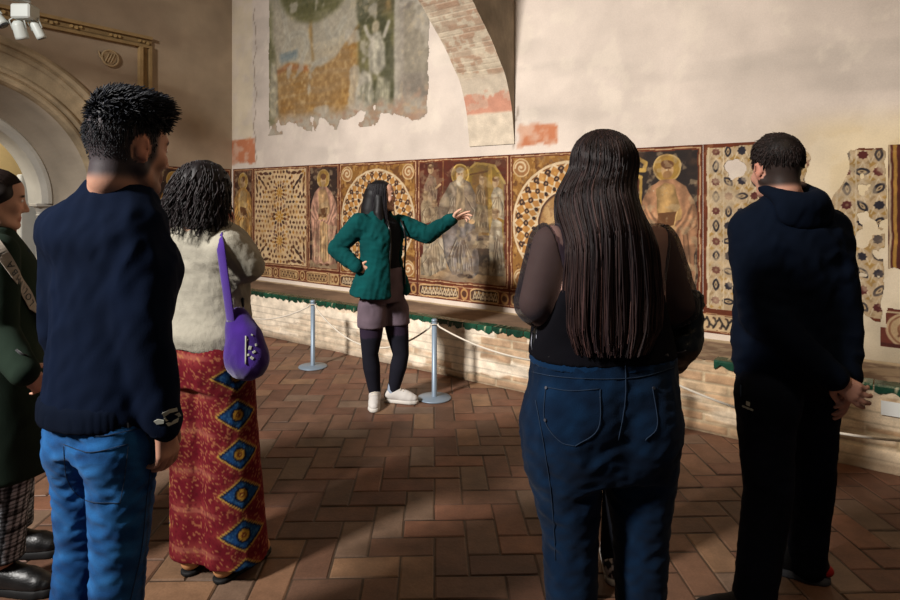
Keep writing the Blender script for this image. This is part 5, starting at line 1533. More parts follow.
    for poly in ([(154, 421), (158, 419), (164, 420), (164, 423), (157, 424)], [(162, 413), (168, 410), (176, 408), (177, 411), (169, 413), (164, 417)], [(164, 418), (178, 413), (180, 416), (166, 421)], [(166, 423), (178, 418), (177, 422), (168, 426)], [(177, 407), (182, 405), (181, 412), (179, 413)]):
        q = [cs(a, c, .003) for a, c in poly]
        if all(x is not None for x in q):
            V = np.array([x[0] for x in q]); N = q[0][1]; nv = len(V)
            em.add(np.concatenate([V, V - N * .003]), [tuple(range(nv)), tuple(range(nv, 2 * nv))[::-1]] + [(i, (i + 1) % nv, nv + (i + 1) % nv, nv + i) for i in range(nv)])
    if em.n: em.build('cuff_emblem', M['stitch'], sw)
    # jeans
    j = Field(); j.loft([(.78, 0, -.005, .125, .09, .10), (.84, 0, 0, .142, .096, .112), (.90, 0, 0, .150, .100, .112), (.955, 0, 0, .148, .098, .105)], .03)
    for a, b, c, s in ((hpR, knR, anR, 1), (hpL, knL, anL, -1)):
        j.chain([a, a + (b - a) * .45, b, b + (c - b) * .35, c, c - V3(0, 0, .05)], [.088, .082, .066, .064, .055, .055], .03)
        j.ell(a + V3(-.008 * s, -.040, -.065), (.070, .060, .075), None, .04)
    def jc(V):
        w = waves(V[:, 0], V[:, 1], V[:, 2], 31, 80, 6, (1, 1, 2.2)); k = np.clip(.55 + .5 * w, 0, 1); back = sstep(.02, -.08, V[:, 1]); z = V[:, 2]
        fade = np.clip(k * (.35 + .65 * back) * sstep(.2, .5, z), 0, 1)[:, None]
        c = hexc('10335f') * (1 - fade) + hexc('2f70ae') * fade
        seam = sstep(.006, .003, np.abs(V[:, 1] - .01)) * (np.abs(V[:, 0]) > .08)
        return c * (1 - .3 * seam[:, None])
    je = skin_obj('jeans', j, M['denim'], P.root, .0075, disp=folds(.0085, 24, 17, (.8, .8, 2.0), .8, .0018, 70), col=jc)
    b = Field(); b.loft([(.90, 0, 0, .150, .100, .113), (.925, 0, 0, .149, .099, .110), (.948, 0, 0, .148, .098, .106)], .005, off=.006); skin_obj('belt_band', b, M['denim'], je, .008, col=flat('265a95'))
    cs = caster(P, [je])
    stitch(P, je, cs, [[(50, 424), (70, 432), (100, 436), (140, 428)], [(64, 444), (90, 452), (128, 444)], [(64, 446), (68, 480), (86, 500), (120, 503)], [(128, 446), (124, 480), (120, 503)], [(144, 430), (151, 452), (146, 500), (141, 550), (130, 600)]], .0011, 'stitch2')
    for px in (62, 84, 128):
        q0, q1 = cs(px, 414, .003), cs(px + 1, 427, .003)
        if q0 and q1: bb = MB(); bb.tube([q0[0], q1[0]], .006, 6, flat=.5); bb.build('belt_loop', M['stitch2'] if False else M['tights'], je)
    for a, s in ((anR, 1), (anL, -1)): shoe(P.root, (a[0], a[1] - .02), V3(s * .15, 1, 0), mu=M['leather'], ms=M['rubber'])
navy_man()

# ============================================================ 2. woman with curly bob (second from left)
def bob_woman():
    Y0 = 2.38
    P = Person((-.90, Y0), 22, 'woman with curly dark bob in cream knit top and red patterned trousers')
    P.set_head(P.at(206, 194, Y0), yaw=24, pitch=-8, sc=.97)
    nb = P.at(200, 236, Y0 + .0)
    shR, elR, wrR = P.at(228, 246, 2.30), P.at(254, 269, 2.20), P.at(226, 234, 2.22)
    elR = P.at(248, 267, 2.32); wrR = P.at(232, 234, 2.46)
    shL, elL, wrL = P.at(178, 246, 2.46), P.at(172, 305, 2.56), P.at(206, 300, 2.62)
    hx = P.at(205, 345, Y0)[0]
    c0 = P.at(206, 300, Y0)
    T = [(.84, c0[0], 0, .168, .10, .13), (.92, c0[0], 0, .165, .10, .12), (1.0, c0[0], .0, .150, .10, .10), (1.08, c0[0], 0, .143, .105, .092), (1.16, c0[0], 0, .148, .115, .095), (1.24, c0[0] * .8, 0, .156, .112, .10), (1.30, nb[0], 0, .155, .095, .098), (1.345, nb[0], -.005, .125, .07, .08), (1.375, nb[0], -.01, .078, .055, .06), (1.40, nb[0], -.01, .052, .046, .05)]
    f = Field(); f.loft(T, .02, off=-.018); P.head(f)
    f.chain([P.hp(0, -.028, -.03), P.hp(0, -.034, -.09), nb + V3(0, -.01, -.03)], [.047, .048, .055], .025)
    for a, b, c in ((shR, elR, wrR), (shL, elL, wrL)): f.chain([a, (a + b) / 2, b, b + (c - b) * .3, c], [.042, .036, .032, .032, .022], .02)
    hpR, hpL = V3(c0[0] + .085, 0, .84), V3(c0[0] - .085, 0, .84); aR, aL = P.at(236, 560, 2.37), P.at(203, 556, 2.42)
    for a, c in ((hpR, aR), (hpL, aL)):
        b = (a + c) / 2 + V3(0, .02, 0); f.chain([a, b, c, c + V3(0, .08, -.04)], [.08, .05, .035, .026], .03)
    d = unit(P.hp(.03, .10, -.10) - wrR); P.hand(f, wrR, unit(V3(-.35, .35, .85)), V3(-.7, -.55, 0), 1, (.5, .6, .65, .7), .92)
    P.hand(f, wrL, unit(V3(.9, .1, .2)), V3(0, -.9, .1), -1, (.3, .35, .4, .45), .92)
    hl = P.hc
    skin_obj('body', f, M['skin'], P.root, .012, ([(hl[0] - .10, hl[0] + .10, .006)], [(hl[1] - .1, hl[1] + .13, .006)], [(hl[2] - .22, hl[2] + .12, .006)]), col=skin_col(P, 'c39a82'))
    P.eyes()
    # curly bob
    h = Field(); q = P.hs
    h.ell(P.hp(0, -.018, .030), np.array([.106, .114, .106]) * q, P.hR, .01); h.ell(P.hp(0, -.045, -.060), np.array([.124, .085, .088]) * q, P.hR, .03)
    h.ell(P.hp(-.085, -.01, -.060), np.array([.042, .06, .08]) * q, P.hR, .03); h.ell(P.hp(.085, -.01, -.060), np.array([.042, .06, .08]) * q, P.hR, .03)
    h.ell(P.hp(0, .115, -.03), np.array([.052, .07, .085]) * q, P.hR, .02, 's')
    r = np.random.default_rng(8); paths = []; rr = []; cols = []
    for i in range(640):
        a = r.uniform(-2.5, 2.5); k = r.uniform(0, 1)
        if k < .4:
            el = r.uniform(.1, 1.5); s0 = V3(.104 * math.sin(a) * math.cos(el), -.018 - .112 * math.cos(a) * math.cos(el), .03 + .104 * math.sin(el))
        else: s0 = V3(.116 * math.sin(a), -.02 - .105 * math.cos(a), r.uniform(-.075, .05))
        if s0[1] > .055: continue
        L = r.uniform(.09, .16); rad = r.uniform(.004, .008); tw = r.uniform(0, 6.28); tn = r.uniform(.9, 1.8)
        outd = unit(V3(s0[0], s0[1] + .02, 0) + V3(0, 0, .0)); pts = []
        for t in np.linspace(0, 1, 14):
            b_ = s0 + V3(0, 0, -L * t) + outd * (.006 + .022 * t * (s0[2] > -.0) + .010 * t)
            an = tw + tn * 2 * PI * t; e1 = V3(-outd[1], outd[0], 0); b_ = b_ + (e1 * math.cos(an) + outd * math.sin(an)) * rad * min(1, .2 + 2 * t)
            b_[2] = max(b_[2], -.150 - .012 * (i % 3) + r.normal() * .001); pts.append(P.hp(*b_))
        paths.append(np.array(pts)); rr.append(r.uniform(.0018, .0036)); cols.append(hexc('150f10') * r.uniform(.6, 1.7))
    hair_obj('hair', P.root, h, .006, '130e10', paths, rr, cols, disp=lambda V: .006 * waves(V[:, 0], V[:, 1], V[:, 2], 6, 110))
    # cream knit
    g = Field(); g.loft(T, .02, off=.014); g.plane((0, 0, .885), V3(0, 0, -1)); g.ell((c0[0], -.02, .93), (.172, .125, .05), None, .03)
    for a, b, c in ((shR, elR, wrR), (shL, elL, wrL)): g.chain([a + V3(0, 0, -.01), a + (b - a) * .5, b, b + (c - b) * .5, c - (c - b) * .08], [.066, .062, .058, .052, .042], .035)
    g.ell(nb + V3(0, .01, .045), (.062, .058, .05), None, .01, 's')
    def kc(V): return hexc('8f8a7d') * (1 + .05 * waves(V[:, 0], V[:, 1], V[:, 2], 4, 30))[:, None]
    sw = skin_obj('knit_top', g, M['chunky_knit'], P.root, .0075, disp=folds(.0095, 15, 12, (1, 1, .8), .8, .002, 110), col=kc)
    # wide printed trousers
    j = Field(); ax = [(V3(c0[0] + .085, .0, .84), aR), (V3(c0[0] - .085, .0, .84), aL)]
    j.loft([(.74, c0[0], -.01, .150, .09, .115), (.82, c0[0], 0, .165, .10, .125), (.90, c0[0], 0, .158, .10, .115), (.97, c0[0], 0, .140, .09, .09)], .03)
    for (a, c), s in zip(ax, (1, -1)):
        j.chain([a + V3(-.005 * s, -.01, 0), a + (c - a) * .35, a + (c - a) * .7, V3(c[0], c[1], .05)], [.105, .102, .112, .122], .035)
        j.ell(a + V3(-.01 * s, -.055, -.0), (.085, .075, .09), None, .05)
    j.plane((0, 0, .062), V3(0, 0, -1))
    def print_col(V):
        x, y, z = V.T; nleg = np.where(x > c0[0], 1, -1)
        t = np.clip((.84 - z) / .8, 0, 1); cx = np.where(nleg > 0, ax[0][0][0] + (aR[0] - ax[0][0][0]) * t, ax[1][0][0] + (aL[0] - ax[1][0][0]) * t); cy = np.where(nleg > 0, aR[1] * t, aL[1] * t)
        th = np.arctan2(x - cx, -(y - cy)); u = th * .115
        period = .150; pu = .36
        off = np.where(nleg > 0, .118, -.15)
        du = (u - off + pu / 2) % pu - pu / 2; row = np.floor((z + .035) / period); dz = (z + .035) % period - period / 2
        n = fbm(u * 160 + 40, z * 160, 7, 2); n2 = fbm(u * 14 + 9, z * 14, 8, 3)
        c = np.tile(hexc('7a1a26'), (len(V), 1))
        def bl(k, q):
            nonlocal c; k = np.clip(k, 0, 1)[:, None]; c = c * (1 - k) + hexc(q) * k
        e = np.abs(du) / .086 + np.abs(dz) / .058; far = sstep(1.0, 2.3, e)
        bl(sstep(1.8, 1.05, e) * .55, 'b05040'); bl(sstep(.55, .7, n2) * .5, '6a1020')
        bl(sstep(.09, .15, np.abs(du)) * sstep(.05, .01, np.abs(np.abs(dz) - period / 2)) * .5, 'b3594a'); bl(sstep(.012, .006, np.abs(np.abs(dz) - period / 2)) * sstep(.07, .12, np.abs(du)) * .4, 'c98a6a')
        bl((n > .68) * sstep(1.0, 1.25, e) * .7, 'c98a55'); bl((n < .30) * sstep(1.0, 1.2, e) * .5, '571018')
        bl(sstep(1.14, 1.08, e), 'd9a84c'); bl(sstep(1.02, .96, e), '161d3c'); bl(sstep(.88, .80, e), '20508c'); bl((sstep(.86, .8, e)) * (n > .6) * .5, '5f95bd')
        d = np.hypot(du, dz); bl(sstep(.029, .026, d), '141830'); bl(sstep(.022, .019, d), 'd09a38'); bl(sstep(.011, .009, d), '8a3a22'); bl(sstep(.005, .003, d), 'e0b450')
        return c * .74
    tr = skin_obj('trousers', j, M['cotton'], P.root, .0062, disp=folds(.008, 16, 23, (1.6, 1.6, .18), .5, .001, 50), col=print_col)
    for a, s in ((aR, 1), (aL, -1)): shoe(P.root, (a[0], a[1] - .035), V3(s * .12, 1, 0), L=.24, W=.088, mu=mat('tan_leather', (.70, .50, .33), rough=.6, namp=.12), ms=M['rubber_dark'], hgt=.075, sole=.015)
    # purple shoulder bag, hanging at her right hip
    B = empty('shoulder_bag', P.root.location, 'purple cloth shoulder bag hanging at the hip of the cream topped woman', 'bag', rz=-P.yaw)
    bc = P.at(245, 345, 2.27); cloth('purple_canvas', (0, 0, 0), bump=.4, bscale=260, namp=.15, sheen=.3)
    k = Field(); k.ell(bc + V3(0, 0, -.005), (.075, .062, .10), None, .01); k.ell(bc + V3(.01, .0, -.055), (.088, .066, .075), None, .03); k.ell(bc + V3(-.03, .0, .07), (.05, .04, .07), None, .03)
    bag = skin_obj('bag_body', k, M['purple_canvas'], B, .006, disp=folds(.005, 26, 41, (1.4, 1.4, .5), .7), col=flat('36196e', .15, 18, 2))
    def strap(pts, w, name, c):
        b = MB(); pts = catmull(pts, 8); b.tube(pts, w, 10, flat=.25, col=hexc(c), up=V3(0, 1, .1)); return b.build(name, M['purple_canvas'], B, True)
    s_top = P.at(221, 234, 2.28); 
    pts = [P.at(231, 322, 2.25), P.at(228, 300, 2.235), P.at(224, 272, 2.225), P.at(221, 250, 2.225), P.at(219, 238, 2.26), P.at(221, 232, 2.32)]
    strap(pts, .021, 'strap', '3c2072')
    strap([P.at(221, 232, 2.32), P.at(230, 240, 2.42), P.at(238, 280, 2.45), P.at(242, 305, 2.37), P.at(246, 318, 2.28)], .015, 'strap', '2a1650')
    b = MB(); q = P.at(241, 302, 2.345); b.box(q, (.030, .012, .035), bev=.004); b.build('buckle', M['leather'], B)
    cs = caster(P, [bag]); b = MB()
    for dx, dy, s in ((250, 348, .012), (254, 352, .010), (252, 358, .011), (248, 355, .009), (256, 345, .008), (247, 340, .007), (252, 335, .006)):
        q = cs(dx, dy, .001)
        if q: R = np.stack([unit(np.cross(q[1], ZZ)), unit(np.cross(np.cross(q[1], ZZ), q[1])), q[1]], 1); b.box(q[0], (s * 2 * .6, s * .9, .004), R=R @ rotz(dx), bev=.001)
    if b.n: b.build('printed_emblem', M['stitch'], bag)
    pts = [cs(246, 336 + i * 4, .003) for i in range(8)]; pts = [p[0] for p in pts if p]
    if len(pts) > 2: b = MB(); b.tube(pts, .003, 6); b.build('cord_pull', M['stitch'], bag, True)
bob_woman()

# ============================================================ 3. guide in green jacket
def guide():
    Y0 = 4.28
    P = Person((-.475, Y0), 128, 'woman in green jacket, grey shorts and black tights pointing at the fresco')
    P.set_head(P.at(382, 196, Y0), yaw=-37, pitch=2, sc=.93)
    nb = P.at(379, 214, Y0)
    shR, elR, wrR = P.at(360, 222, 4.17), P.at(337, 249, 4.21), P.at(357, 267, 4.10)
    shL, elL, wrL = P.at(400, 223, 4.38), P.at(427, 235, 4.36), P.at(452, 219, 4.36)
    wz = P.at(378, 275, Y0)
    T = [(.78, 0, 0, .165, .10, .125), (.86, 0, 0, .172, .105, .13), (.94, 0, 0, .155, .10, .11), (1.04, wz[0], 0, .138, .10, .095), (1.12, wz[0], 0, .142, .115, .095), (1.20, wz[0], 0, .152, .118, .10), (1.28, nb[0], 0, .150, .095, .096), (1.325, nb[0], -.01, .125, .07, .08), (1.36, nb[0], -.012, .08, .055, .06), (1.385, nb[0], -.012, .052, .045, .05)]
    f = Field(); f.loft(T, .02, off=-.014); P.head(f)
    f.chain([P.hp(0, -.028, -.03), P.hp(0, -.034, -.09), nb + V3(0, -.01, -.03)], [.045, .046, .054], .025)
    for a, b, c in ((shR, elR, wrR), (shL, elL, wrL)): f.chain([a, (a + b) / 2, b, b + (c - b) * .3, c], [.042, .036, .032, .031, .021], .02)
    hR, kR, aR = P.at(372, 318, 4.22), P.at(370, 354, 4.24), P.at(375, 394, 4.30)
    hL, kL, aL = P.at(395, 318, 4.34), P.at(401, 354, 4.33), P.at(393, 392, 4.34)
    legs = [(hR, kR, aR), (hL, kL, aL)]
    for a, b, c in legs: f.chain([a, (a + b) / 2, b, b + (c - b) * .33, c, V3(c[0], c[1], .04)], [.082, .066, .048, .050, .032, .034], .03)
    wd = P.fw; P.hand(f, wrR, P.L(P.p + V3(.9, .25, -.35)) , P.L(P.p + V3(.1, .9, .1)), 1, (.4, .5, .55, .6), .84)
    dl = V3(.92, -.25, .28); P.hand(f, wrL, P.L(P.p + dl), P.L(P.p + V3(.1, -.6, -.8)), -1, (.05, .25, .45, .6), .95, (.7, .6, -.15))
    hl = P.hc
    skin_obj('body', f, M['skin'], P.root, .012, ([(hl[0] - .10, hl[0] + .10, .006), (wrL[0] - .12, wrL[0] + .15, .0055)], [(hl[1] - .1, hl[1] + .13, .006), (wrL[1] - .1, wrL[1] + .2, .0055)], [(wrR[2] - .1, wrR[2] + .06, .0055), (hl[2] - .16, hl[2] + .12, .0055)]), col=skin_col(P, 'c79a82'))
    P.eyes()
    # long black hair down to the chest
    q = P.hs; h = Field(); h.ell(P.hp(0, -.016, .036), np.array([.084, .098, .088]) * q, P.hR, .01)
    h.chain([P.hp(0, -.06, .0), P.hp(0, -.085, -.10), P.hp(0, -.095, -.22)], [.075, .075, .07], .03); h.chain([P.hp(.068, -.01, -.02), P.hp(.085, -.02, -.13), P.hp(.10, .0, -.25)], [.028, .036, .026], .03); h.chain([P.hp(-.068, -.01, -.02), P.hp(-.08, -.02, -.12), P.hp(-.09, -.03, -.22)], [.026, .03, .022], .03)
    h.ell(P.hp(0, .10, -.025), np.array([.058, .085, .085]) * q, P.hR, .015, 's')
    r = np.random.default_rng(3); paths = []; rr = []; cols = []
    for i in range(320):
        a = r.uniform(-2.2, 2.2); L = r.uniform(.20, .33); pts = []
        for t in np.linspace(0, 1, 10):
            z = .09 - (L + .09) * t; k = 1 if z > .03 else 1 + .35 * (.03 - z); kk = math.sqrt(max(.15, 1 - ((z - .036) / .10) ** 2)) if z > .036 else 1
            pts.append(P.hp(.088 * k * kk * math.sin(a) + .002 * math.sin(7 * t + i), -.018 - .102 * k * kk * math.cos(a), z))
        paths.append(np.array(pts)); rr.append(r.uniform(.0022, .004)); cols.append(hexc('100d10') * r.uniform(.6, 1.7))
    hair_obj('hair', P.root, h, .007, '0d0b0d', paths, rr, cols)
    # dark shirt
    g = Field(); g.loft(T, .02, off=.0); g.plane((0, 0, .93), V3(0, 0, -1)); skin_obj('shirt', g, M['cotton'], P.root, .009, disp=folds(.004, 24, 3), col=flat('15161a'))
    # green jacket, open in front
    J = [(.76, .02, 0, .250, .14, .205), (.86, .01, 0, .222, .135, .182), (.96, wz[0], 0, .180, .128, .142), (1.06, wz[0], 0, .160, .122, .115), (1.16, wz[0], 0, .164, .134, .112), (1.24, nb[0], 0, .168, .125, .112), (1.30, nb[0], -.005, .15, .09, .096), (1.345, nb[0], -.01, .105, .072, .08), (1.385, nb[0], -.01, .078, .066, .07)]
    g = Field(); g.loft(J, .02); z0 = P.at(370, 298, 4.2)[2]
    for a, b, c in ((shR, elR, wrR), (shL, elL, wrL)): g.chain([a + V3(0, 0, -.008), a + (b - a) * .5, b, b + (c - b) * .5, c - (c - b) * .02], [.070, .066, .061, .053, .041], .035)
    g.plane((0, 0, .795), V3(0, -.12, -1))
    g.box((-.02, .20, 1.0), (.082, .16, .42), r=.02, k=.015, mode='s'); g.ell(nb + V3(0, .03, .035), (.06, .062, .06), None, .01, 's')
    jk = skin_obj('jacket', g, M['cotton'], P.root, .0085, disp=folds(.011, 20, 27, (1, 1, .9), .8, .003, 60), col=flat('083b3b', .12, 16, 6))
    b = MB()
    for sx in (-.098, .058): b.tube([(sx, .118, .86), (sx, .115, 1.0), (sx, .126, 1.15), (sx * .95, .115, 1.25), (sx * .9, .085, 1.32)], .007, 8)
    b.build('zip_edge', M['leather'], jk, True)
    for w, e in ((wrR, elR), (wrL, elL)):
        d = unit(w - e); g = Field(); g.cap(w - d * .035, w + d * .004, .042, .038, .01); skin_obj('cuff', g, M['cotton'], jk, .007, col=flat('083536'))
    # shorts
    g = Field(); g.loft([(.74, 0, 0, .16, .10, .125), (.82, 0, 0, .172, .108, .13), (.90, 0, 0, .162, .105, .12), (.98, 0, 0, .14, .10, .10)], .03, off=.006)
    for a, b, c in legs: g.chain([a + V3(0, 0, .06), a, a + (b - a) * .40], [.10, .102, .098], .03); 
    zz = P.at(385, 326, 4.25)[2]; g.plane((0, 0, zz), V3(0, 0, -1))
    skin_obj('shorts', g, M['cotton'], P.root, .008, disp=folds(.005, 26, 44, (1, 1, .7)), col=flat('5d5058', .12))
    # tights
    g = Field()
    for a, b, c in legs: g.chain([a + V3(0, 0, .03), (a + b) / 2, b, b + (c - b) * .33, c, V3(c[0], c[1], .05)], [.094, .078, .058, .061, .040, .039], .02)
    def tc(V): return np.where((V[:, 2] > .50)[:, None], hexc('2b2230'), hexc('1a1a22')) * np.ones((len(V), 1))
    skin_obj('tights', g, M['cotton'], P.root, .008, col=tc)
    g = Field(); g.cap(V3(aL[0], aL[1], .07), V3(aL[0], aL[1], .12), .042, .040); skin_obj('sock', g, M['cotton'], P.root, .007, col=flat('8a94a4'))
    M['canvas_white'] = mat('white_canvas', (.74, .72, .70), rough=.8, namp=.08, bump=.2)
    for a, dw in ((aR, V3(.10, -1, 0)), (aL, V3(.95, -.18, 0))):
        dL = P.L(P.p + dw); u = shoe(P.root, (a[0], a[1]), dL, L=.225, W=.085, mu=M['canvas_white'], ms=M['rubber'], hgt=.075, name='sneaker')
        b = MB(); d = unit([dL[0], dL[1], 0]); sd = V3(d[1], -d[0], 0)
        for i in range(4):
            o = V3(a[0], a[1], 0) + d * (.06 + .022 * i) + ZZ * (.097 - .0085 * i); b.tube([o - sd * .026, o + ZZ * .006, o + sd * .026], .0035, 6)
        b.build('laces', M['cord'], u, True)
guide()
# ============================================================ 4. woman with very long hair (near, right of centre)
def longhair_woman():
    Y0 = 1.71
    P = Person((.425, Y0), -10, 'woman with very long straight brown hair in sheer black top and dark jeans')
    P.set_head(P.at(603, 174, Y0), yaw=4, pitch=-2, sc=.98)
    nb = P.at(606, 226, Y0)
    shL, elL, wrL = P.at(552, 245, 1.68), P.at(535, 303, 1.66), P.at(556, 326, 1.90)
    shR, elR, wrR = P.at(656, 245, 1.74), P.at(679, 305, 1.74), P.at(650, 330, 1.94)
    C = lambda y: P.at(603, y, Y0)[0]
    T = [(.70, C(450) - .012, 0, .195, .12, .13), (.78, C(430) - .012, 0, .208, .13, .15), (.88, C(400) - .012, 0, .210, .135, .155), (.97, C(370), 0, .205, .145, .15), (1.05, C(340), 0, .198, .145, .125), (1.13, C(320), 0, .190, .15, .12), (1.21, C(290), 0, .186, .15, .125), (1.29, nb[0], 0, .176, .13, .12), (1.34, nb[0], -.005, .152, .095, .10), (1.375, nb[0], -.01, .10, .07, .075), (1.41, nb[0], -.012, .056, .05, .052)]
    f = Field(); f.loft(T, .02, off=-.014); P.head(f)
    f.chain([P.hp(0, -.028, -.03), P.hp(0, -.034, -.09), nb + V3(0, -.01, -.03)], [.050, .051, .06], .025)
    for a, b, c in ((shR, elR, wrR), (shL, elL, wrL)): f.chain([a, (a + b) / 2, b, b + (c - b) * .3, c], [.056, .051, .045, .042, .026], .03)
    hR, kR, aR = P.at(638, 428, 1.73), P.at(641, 530, 1.72), P.at(640, 688, 1.74)
    hL, kL, aL = P.at(562, 428, 1.68), P.at(570, 530, 1.68), P.at(573, 692, 1.69)
    for a, b, c in ((hR, kR, aR), (hL, kL, aL)): f.chain([a, (a + b) / 2, b, b + (c - b) * .33, c, V3(c[0], c[1] + .05, .04)], [.10, .085, .062, .06, .036, .034], .03)
    P.hand(f, wrL, V3(.8, .5, -.1), V3(.2, -.8, .2), -1, (.4, .5, .55, .6), .93); P.hand(f, wrR, V3(-.8, .5, -.1), V3(-.2, -.8, .2), 1, (.4, .5, .55, .6), .93)
    hl = P.hc
    skin_obj('body', f, M['skin'], P.root, .010, ([(hl[0] - .10, hl[0] + .10, .006)], [(hl[1] - .1, hl[1] + .13, .006)], [(wrL[2] - .06, wrL[2] + .06, .006), (hl[2] - .14, hl[2] + .12, .006)]), col=skin_col(P, 'd2a596'))
    P.eyes()
    # sheer black mesh sleeves and yoke over a black bodice
    if 'sheer' not in M:
        M['sheer'] = mat('sheer_black_mesh', (.11, .065, .16), rough=.8, namp=.1, alpha=.44, sheen=.2); M['sheer_sleeve'] = mat('black_mesh_sleeve', (.055, .03, .085), rough=.8, namp=.15, alpha=.74, sheen=.1)
    g = Field(); g.loft(T, .02, off=.002); g.plane((0, 0, 1.16), V3(0, 0, -1))
    for a, b, c in ((shR, elR, wrR), (shL, elL, wrL)): g.chain([a, a + (b - a) * .25], [.066, .064], .035)
    g.plane(nb + V3(0, 0, .005), V3(0, .15, 1))
    for a, b, s in ((shR, elR, 1), (shL, elL, -1)): g.plane(a + (b - a) * .05 + V3(s * .0, 0, 0), V3(s, 0, -.25))
    sy = skin_obj('sheer_yoke', g, M['sheer'], P.root, .007, disp=folds(.003, 22, 61, (1, 1, 1), .7))
    for a, b, c, s in ((shR, elR, wrR, 1), (shL, elL, wrL, -1)):
        g = Field(); g.chain([a, a + (b - a) * .5, b, b + (c - b) * .5, c], [.0665, .063, .058, .050, .037], .035)
        g.plane(a + (b - a) * .05, V3(-s, 0, .25))
        skin_obj('sleeve', g, M['sheer_sleeve'], sy, .007, disp=folds(.004, 22, 62, (1, 1, 1), .7))
    g = Field(); g.loft(T, .02, off=.010); g.plane((0, 0, 1.228), V3(0, -.12, 1)); g.plane((.178, 0, 1.1), V3(1, 0, .35)); g.plane((-.178, 0, 1.1), V3(-1, 0, .35)); g.plane((0, 0, 1.02), V3(0, 0, -1))
    bo = skin_obj('bodice', g, M['cotton'], P.root, .008, disp=folds(.005, 20, 64, (1, 1, 1.4)), col=flat('0e0d12'))
    cs = caster(P, [bo])
    for A in ([(596, 292), (590, 272), (584, 252), (588, 236)], [(598, 262), (606, 278), (612, 292)]):
        b = MB(); pts = []
        for px, py in catmull(np.array(A, float), 5):
            o = P.at(px, py, 1.0); d = unit(o - P.L((0, 0, 1.46)))
            pts.append(P.at(px, py, Y0 - .118 - .012 * (py > 280)))
        b.tube(pts, .008, 8, flat=.4); b.build('strap', M['leather'], bo, True)
    # hair: a curtain of long strands down the back
    q = P.hs; h = Field(); h.ell(P.hp(0, -.014, .034), np.array([.079, .094, .086]) * q, P.hR, .01)
    X0 = P.hc[0]; Yh = P.hc[1]
    zs = [1.62, 1.56, 1.50, 1.44, 1.38, 1.30, 1.20, 1.12, 1.06, 1.02]
    def prof(z):
        cx = np.interp(z, zs[::-1], [P.at(p, 300, Y0)[0] for p in (603, 604, 606, 608, 612, 617, 617, 615, 616, 619)][::-1] if False else np.array([P.at(p, 300, y)[0] for p, y in ((617, 1.545), (619, 1.55), (622, 1.555), (623, 1.555), (622, 1.555), (620, 1.56), (617, 1.57), (612, 1.59), (607, 1.61), (603, 1.66))]))
        a = np.interp(z, zs[::-1], np.array([.076, .098, .124, .126, .118, .111, .106, .101, .097, .092]))
        b = np.interp(z, zs[::-1], np.array([.172, .166, .160, .158, .160, .158, .140, .118, .112, .108]))
        return cx, a, b
    rows = []
    for z in (1.43, 1.38, 1.30, 1.20, 1.12):
        cx, a, b = prof(z); rows.append((z, cx, Yh - b * .55, a * .84, b * .25, b * .36))
    h.loft(rows, .04, p=2.2)
    h.ell(P.hp(0, .115, -.03), np.array([.055, .075, .095]) * q, P.hR, .015, 's')
    r = np.random.default_rng(12); paths = []; rr = []; cols = []
    for i in range(2100):
        phi = r.uniform(-1.75, 1.75); lay = r.uniform(.95, 1.06); end = r.normal(1.105, .035) if r.random() < .8 else r.uniform(1.14, 1.38)
        end = min(max(end, 1.055), 1.5); pc = round(phi * 6) / 6 if r.random() < .75 else phi
        n = 26; pts = []; ph = r.uniform(0, 6.28); wv = r.uniform(.0015, .004)
        z0 = P.hc[2] + .127 * q - .05 * r.random() ** 2
        for t in np.linspace(0, 1, n):
            z = z0 + (end - z0) * t
            if z > 1.46:
                k = math.sqrt(max(.0, 1 - ((z - (P.hc[2] + .034 * q)) / (.094 * q)) ** 2)) if z > P.hc[2] + .034 * q else 1.0
                cx, a, b = X0, .088 * q, .104 * q
                w = sstep(1.57, 1.46, z); c2, a2, b2 = prof(z); cx, a, b = cx + (c2 - cx) * w, (a + (a2 - a) * w) * k, (b + (b2 - b) * w) * k
            else: cx, a, b = prof(z)
            g_ = float(sstep(1.55, 1.15, z)); p_ = phi + (pc - phi) * .75 * g_ + .02 * math.sin(9 * z + ph)
            x = cx + a * lay * math.sin(p_) + wv * math.sin(14 * z + ph); g2 = float(sstep(1.46, 1.32, z)); pe = p_ * (1 - .15 * g2); co_ = math.cos(pe); co_ = co_ * (1 - g2) + g2 * max(co_, .0) ** .38; y = Yh - b * lay * co_ * (1 - .03 * math.sin(22 * p_) * g_) ; y = min(y, Yh + .02)
            pts.append((x, y, z))
        paths.append(np.array(pts)); rr.append(r.uniform(.0020, .0042))
        tone = r.random(); base = hexc('150e10') * (1 - tone) + hexc('30221f') * tone
        cols.append(base * r.uniform(.65, 1.25) * (1.25 if end < 1.1 and r.random() < .15 else 1))
    V, F = h.mesh(.007); hcol = np.tile(hexc('170f11'), (len(V), 1))
    v, fc, c = strands(paths, rr, cols, 4, .3)
    tt = sstep(1.55, 1.05, v[:, 2])[:, None]; c = c * (1 + .45 * tt * np.array([1.05, 1.0, .97]))     # the lengths are sun-lightened brown
    add_mesh('hair', np.concatenate([V, v]), np.concatenate([F, fc + len(V)]), M['hair'], P.root, np.concatenate([hcol, c]))
    # jeans
    j = Field(); j.loft([r_ for r_ in T if r_[0] < 1.04] + [(1.055, C(340), 0, .196, .143, .124)], .02, off=.002)
    for a, b, c, s in ((hR, kR, aR, 1), (hL, kL, aL, -1)):
        j.chain([a, a + (b - a) * .45, b, b + (c - b) * .35, c], [.110, .102, .076, .070, .050], .03)
        j.ell(a + V3(-.016 * s, -.065, .035), (.092, .082, .12), None, .05)
    j.cap(V3(C(400), -.19, .95), V3(C(400), -.20, .74), .012, .02, .05, 's')
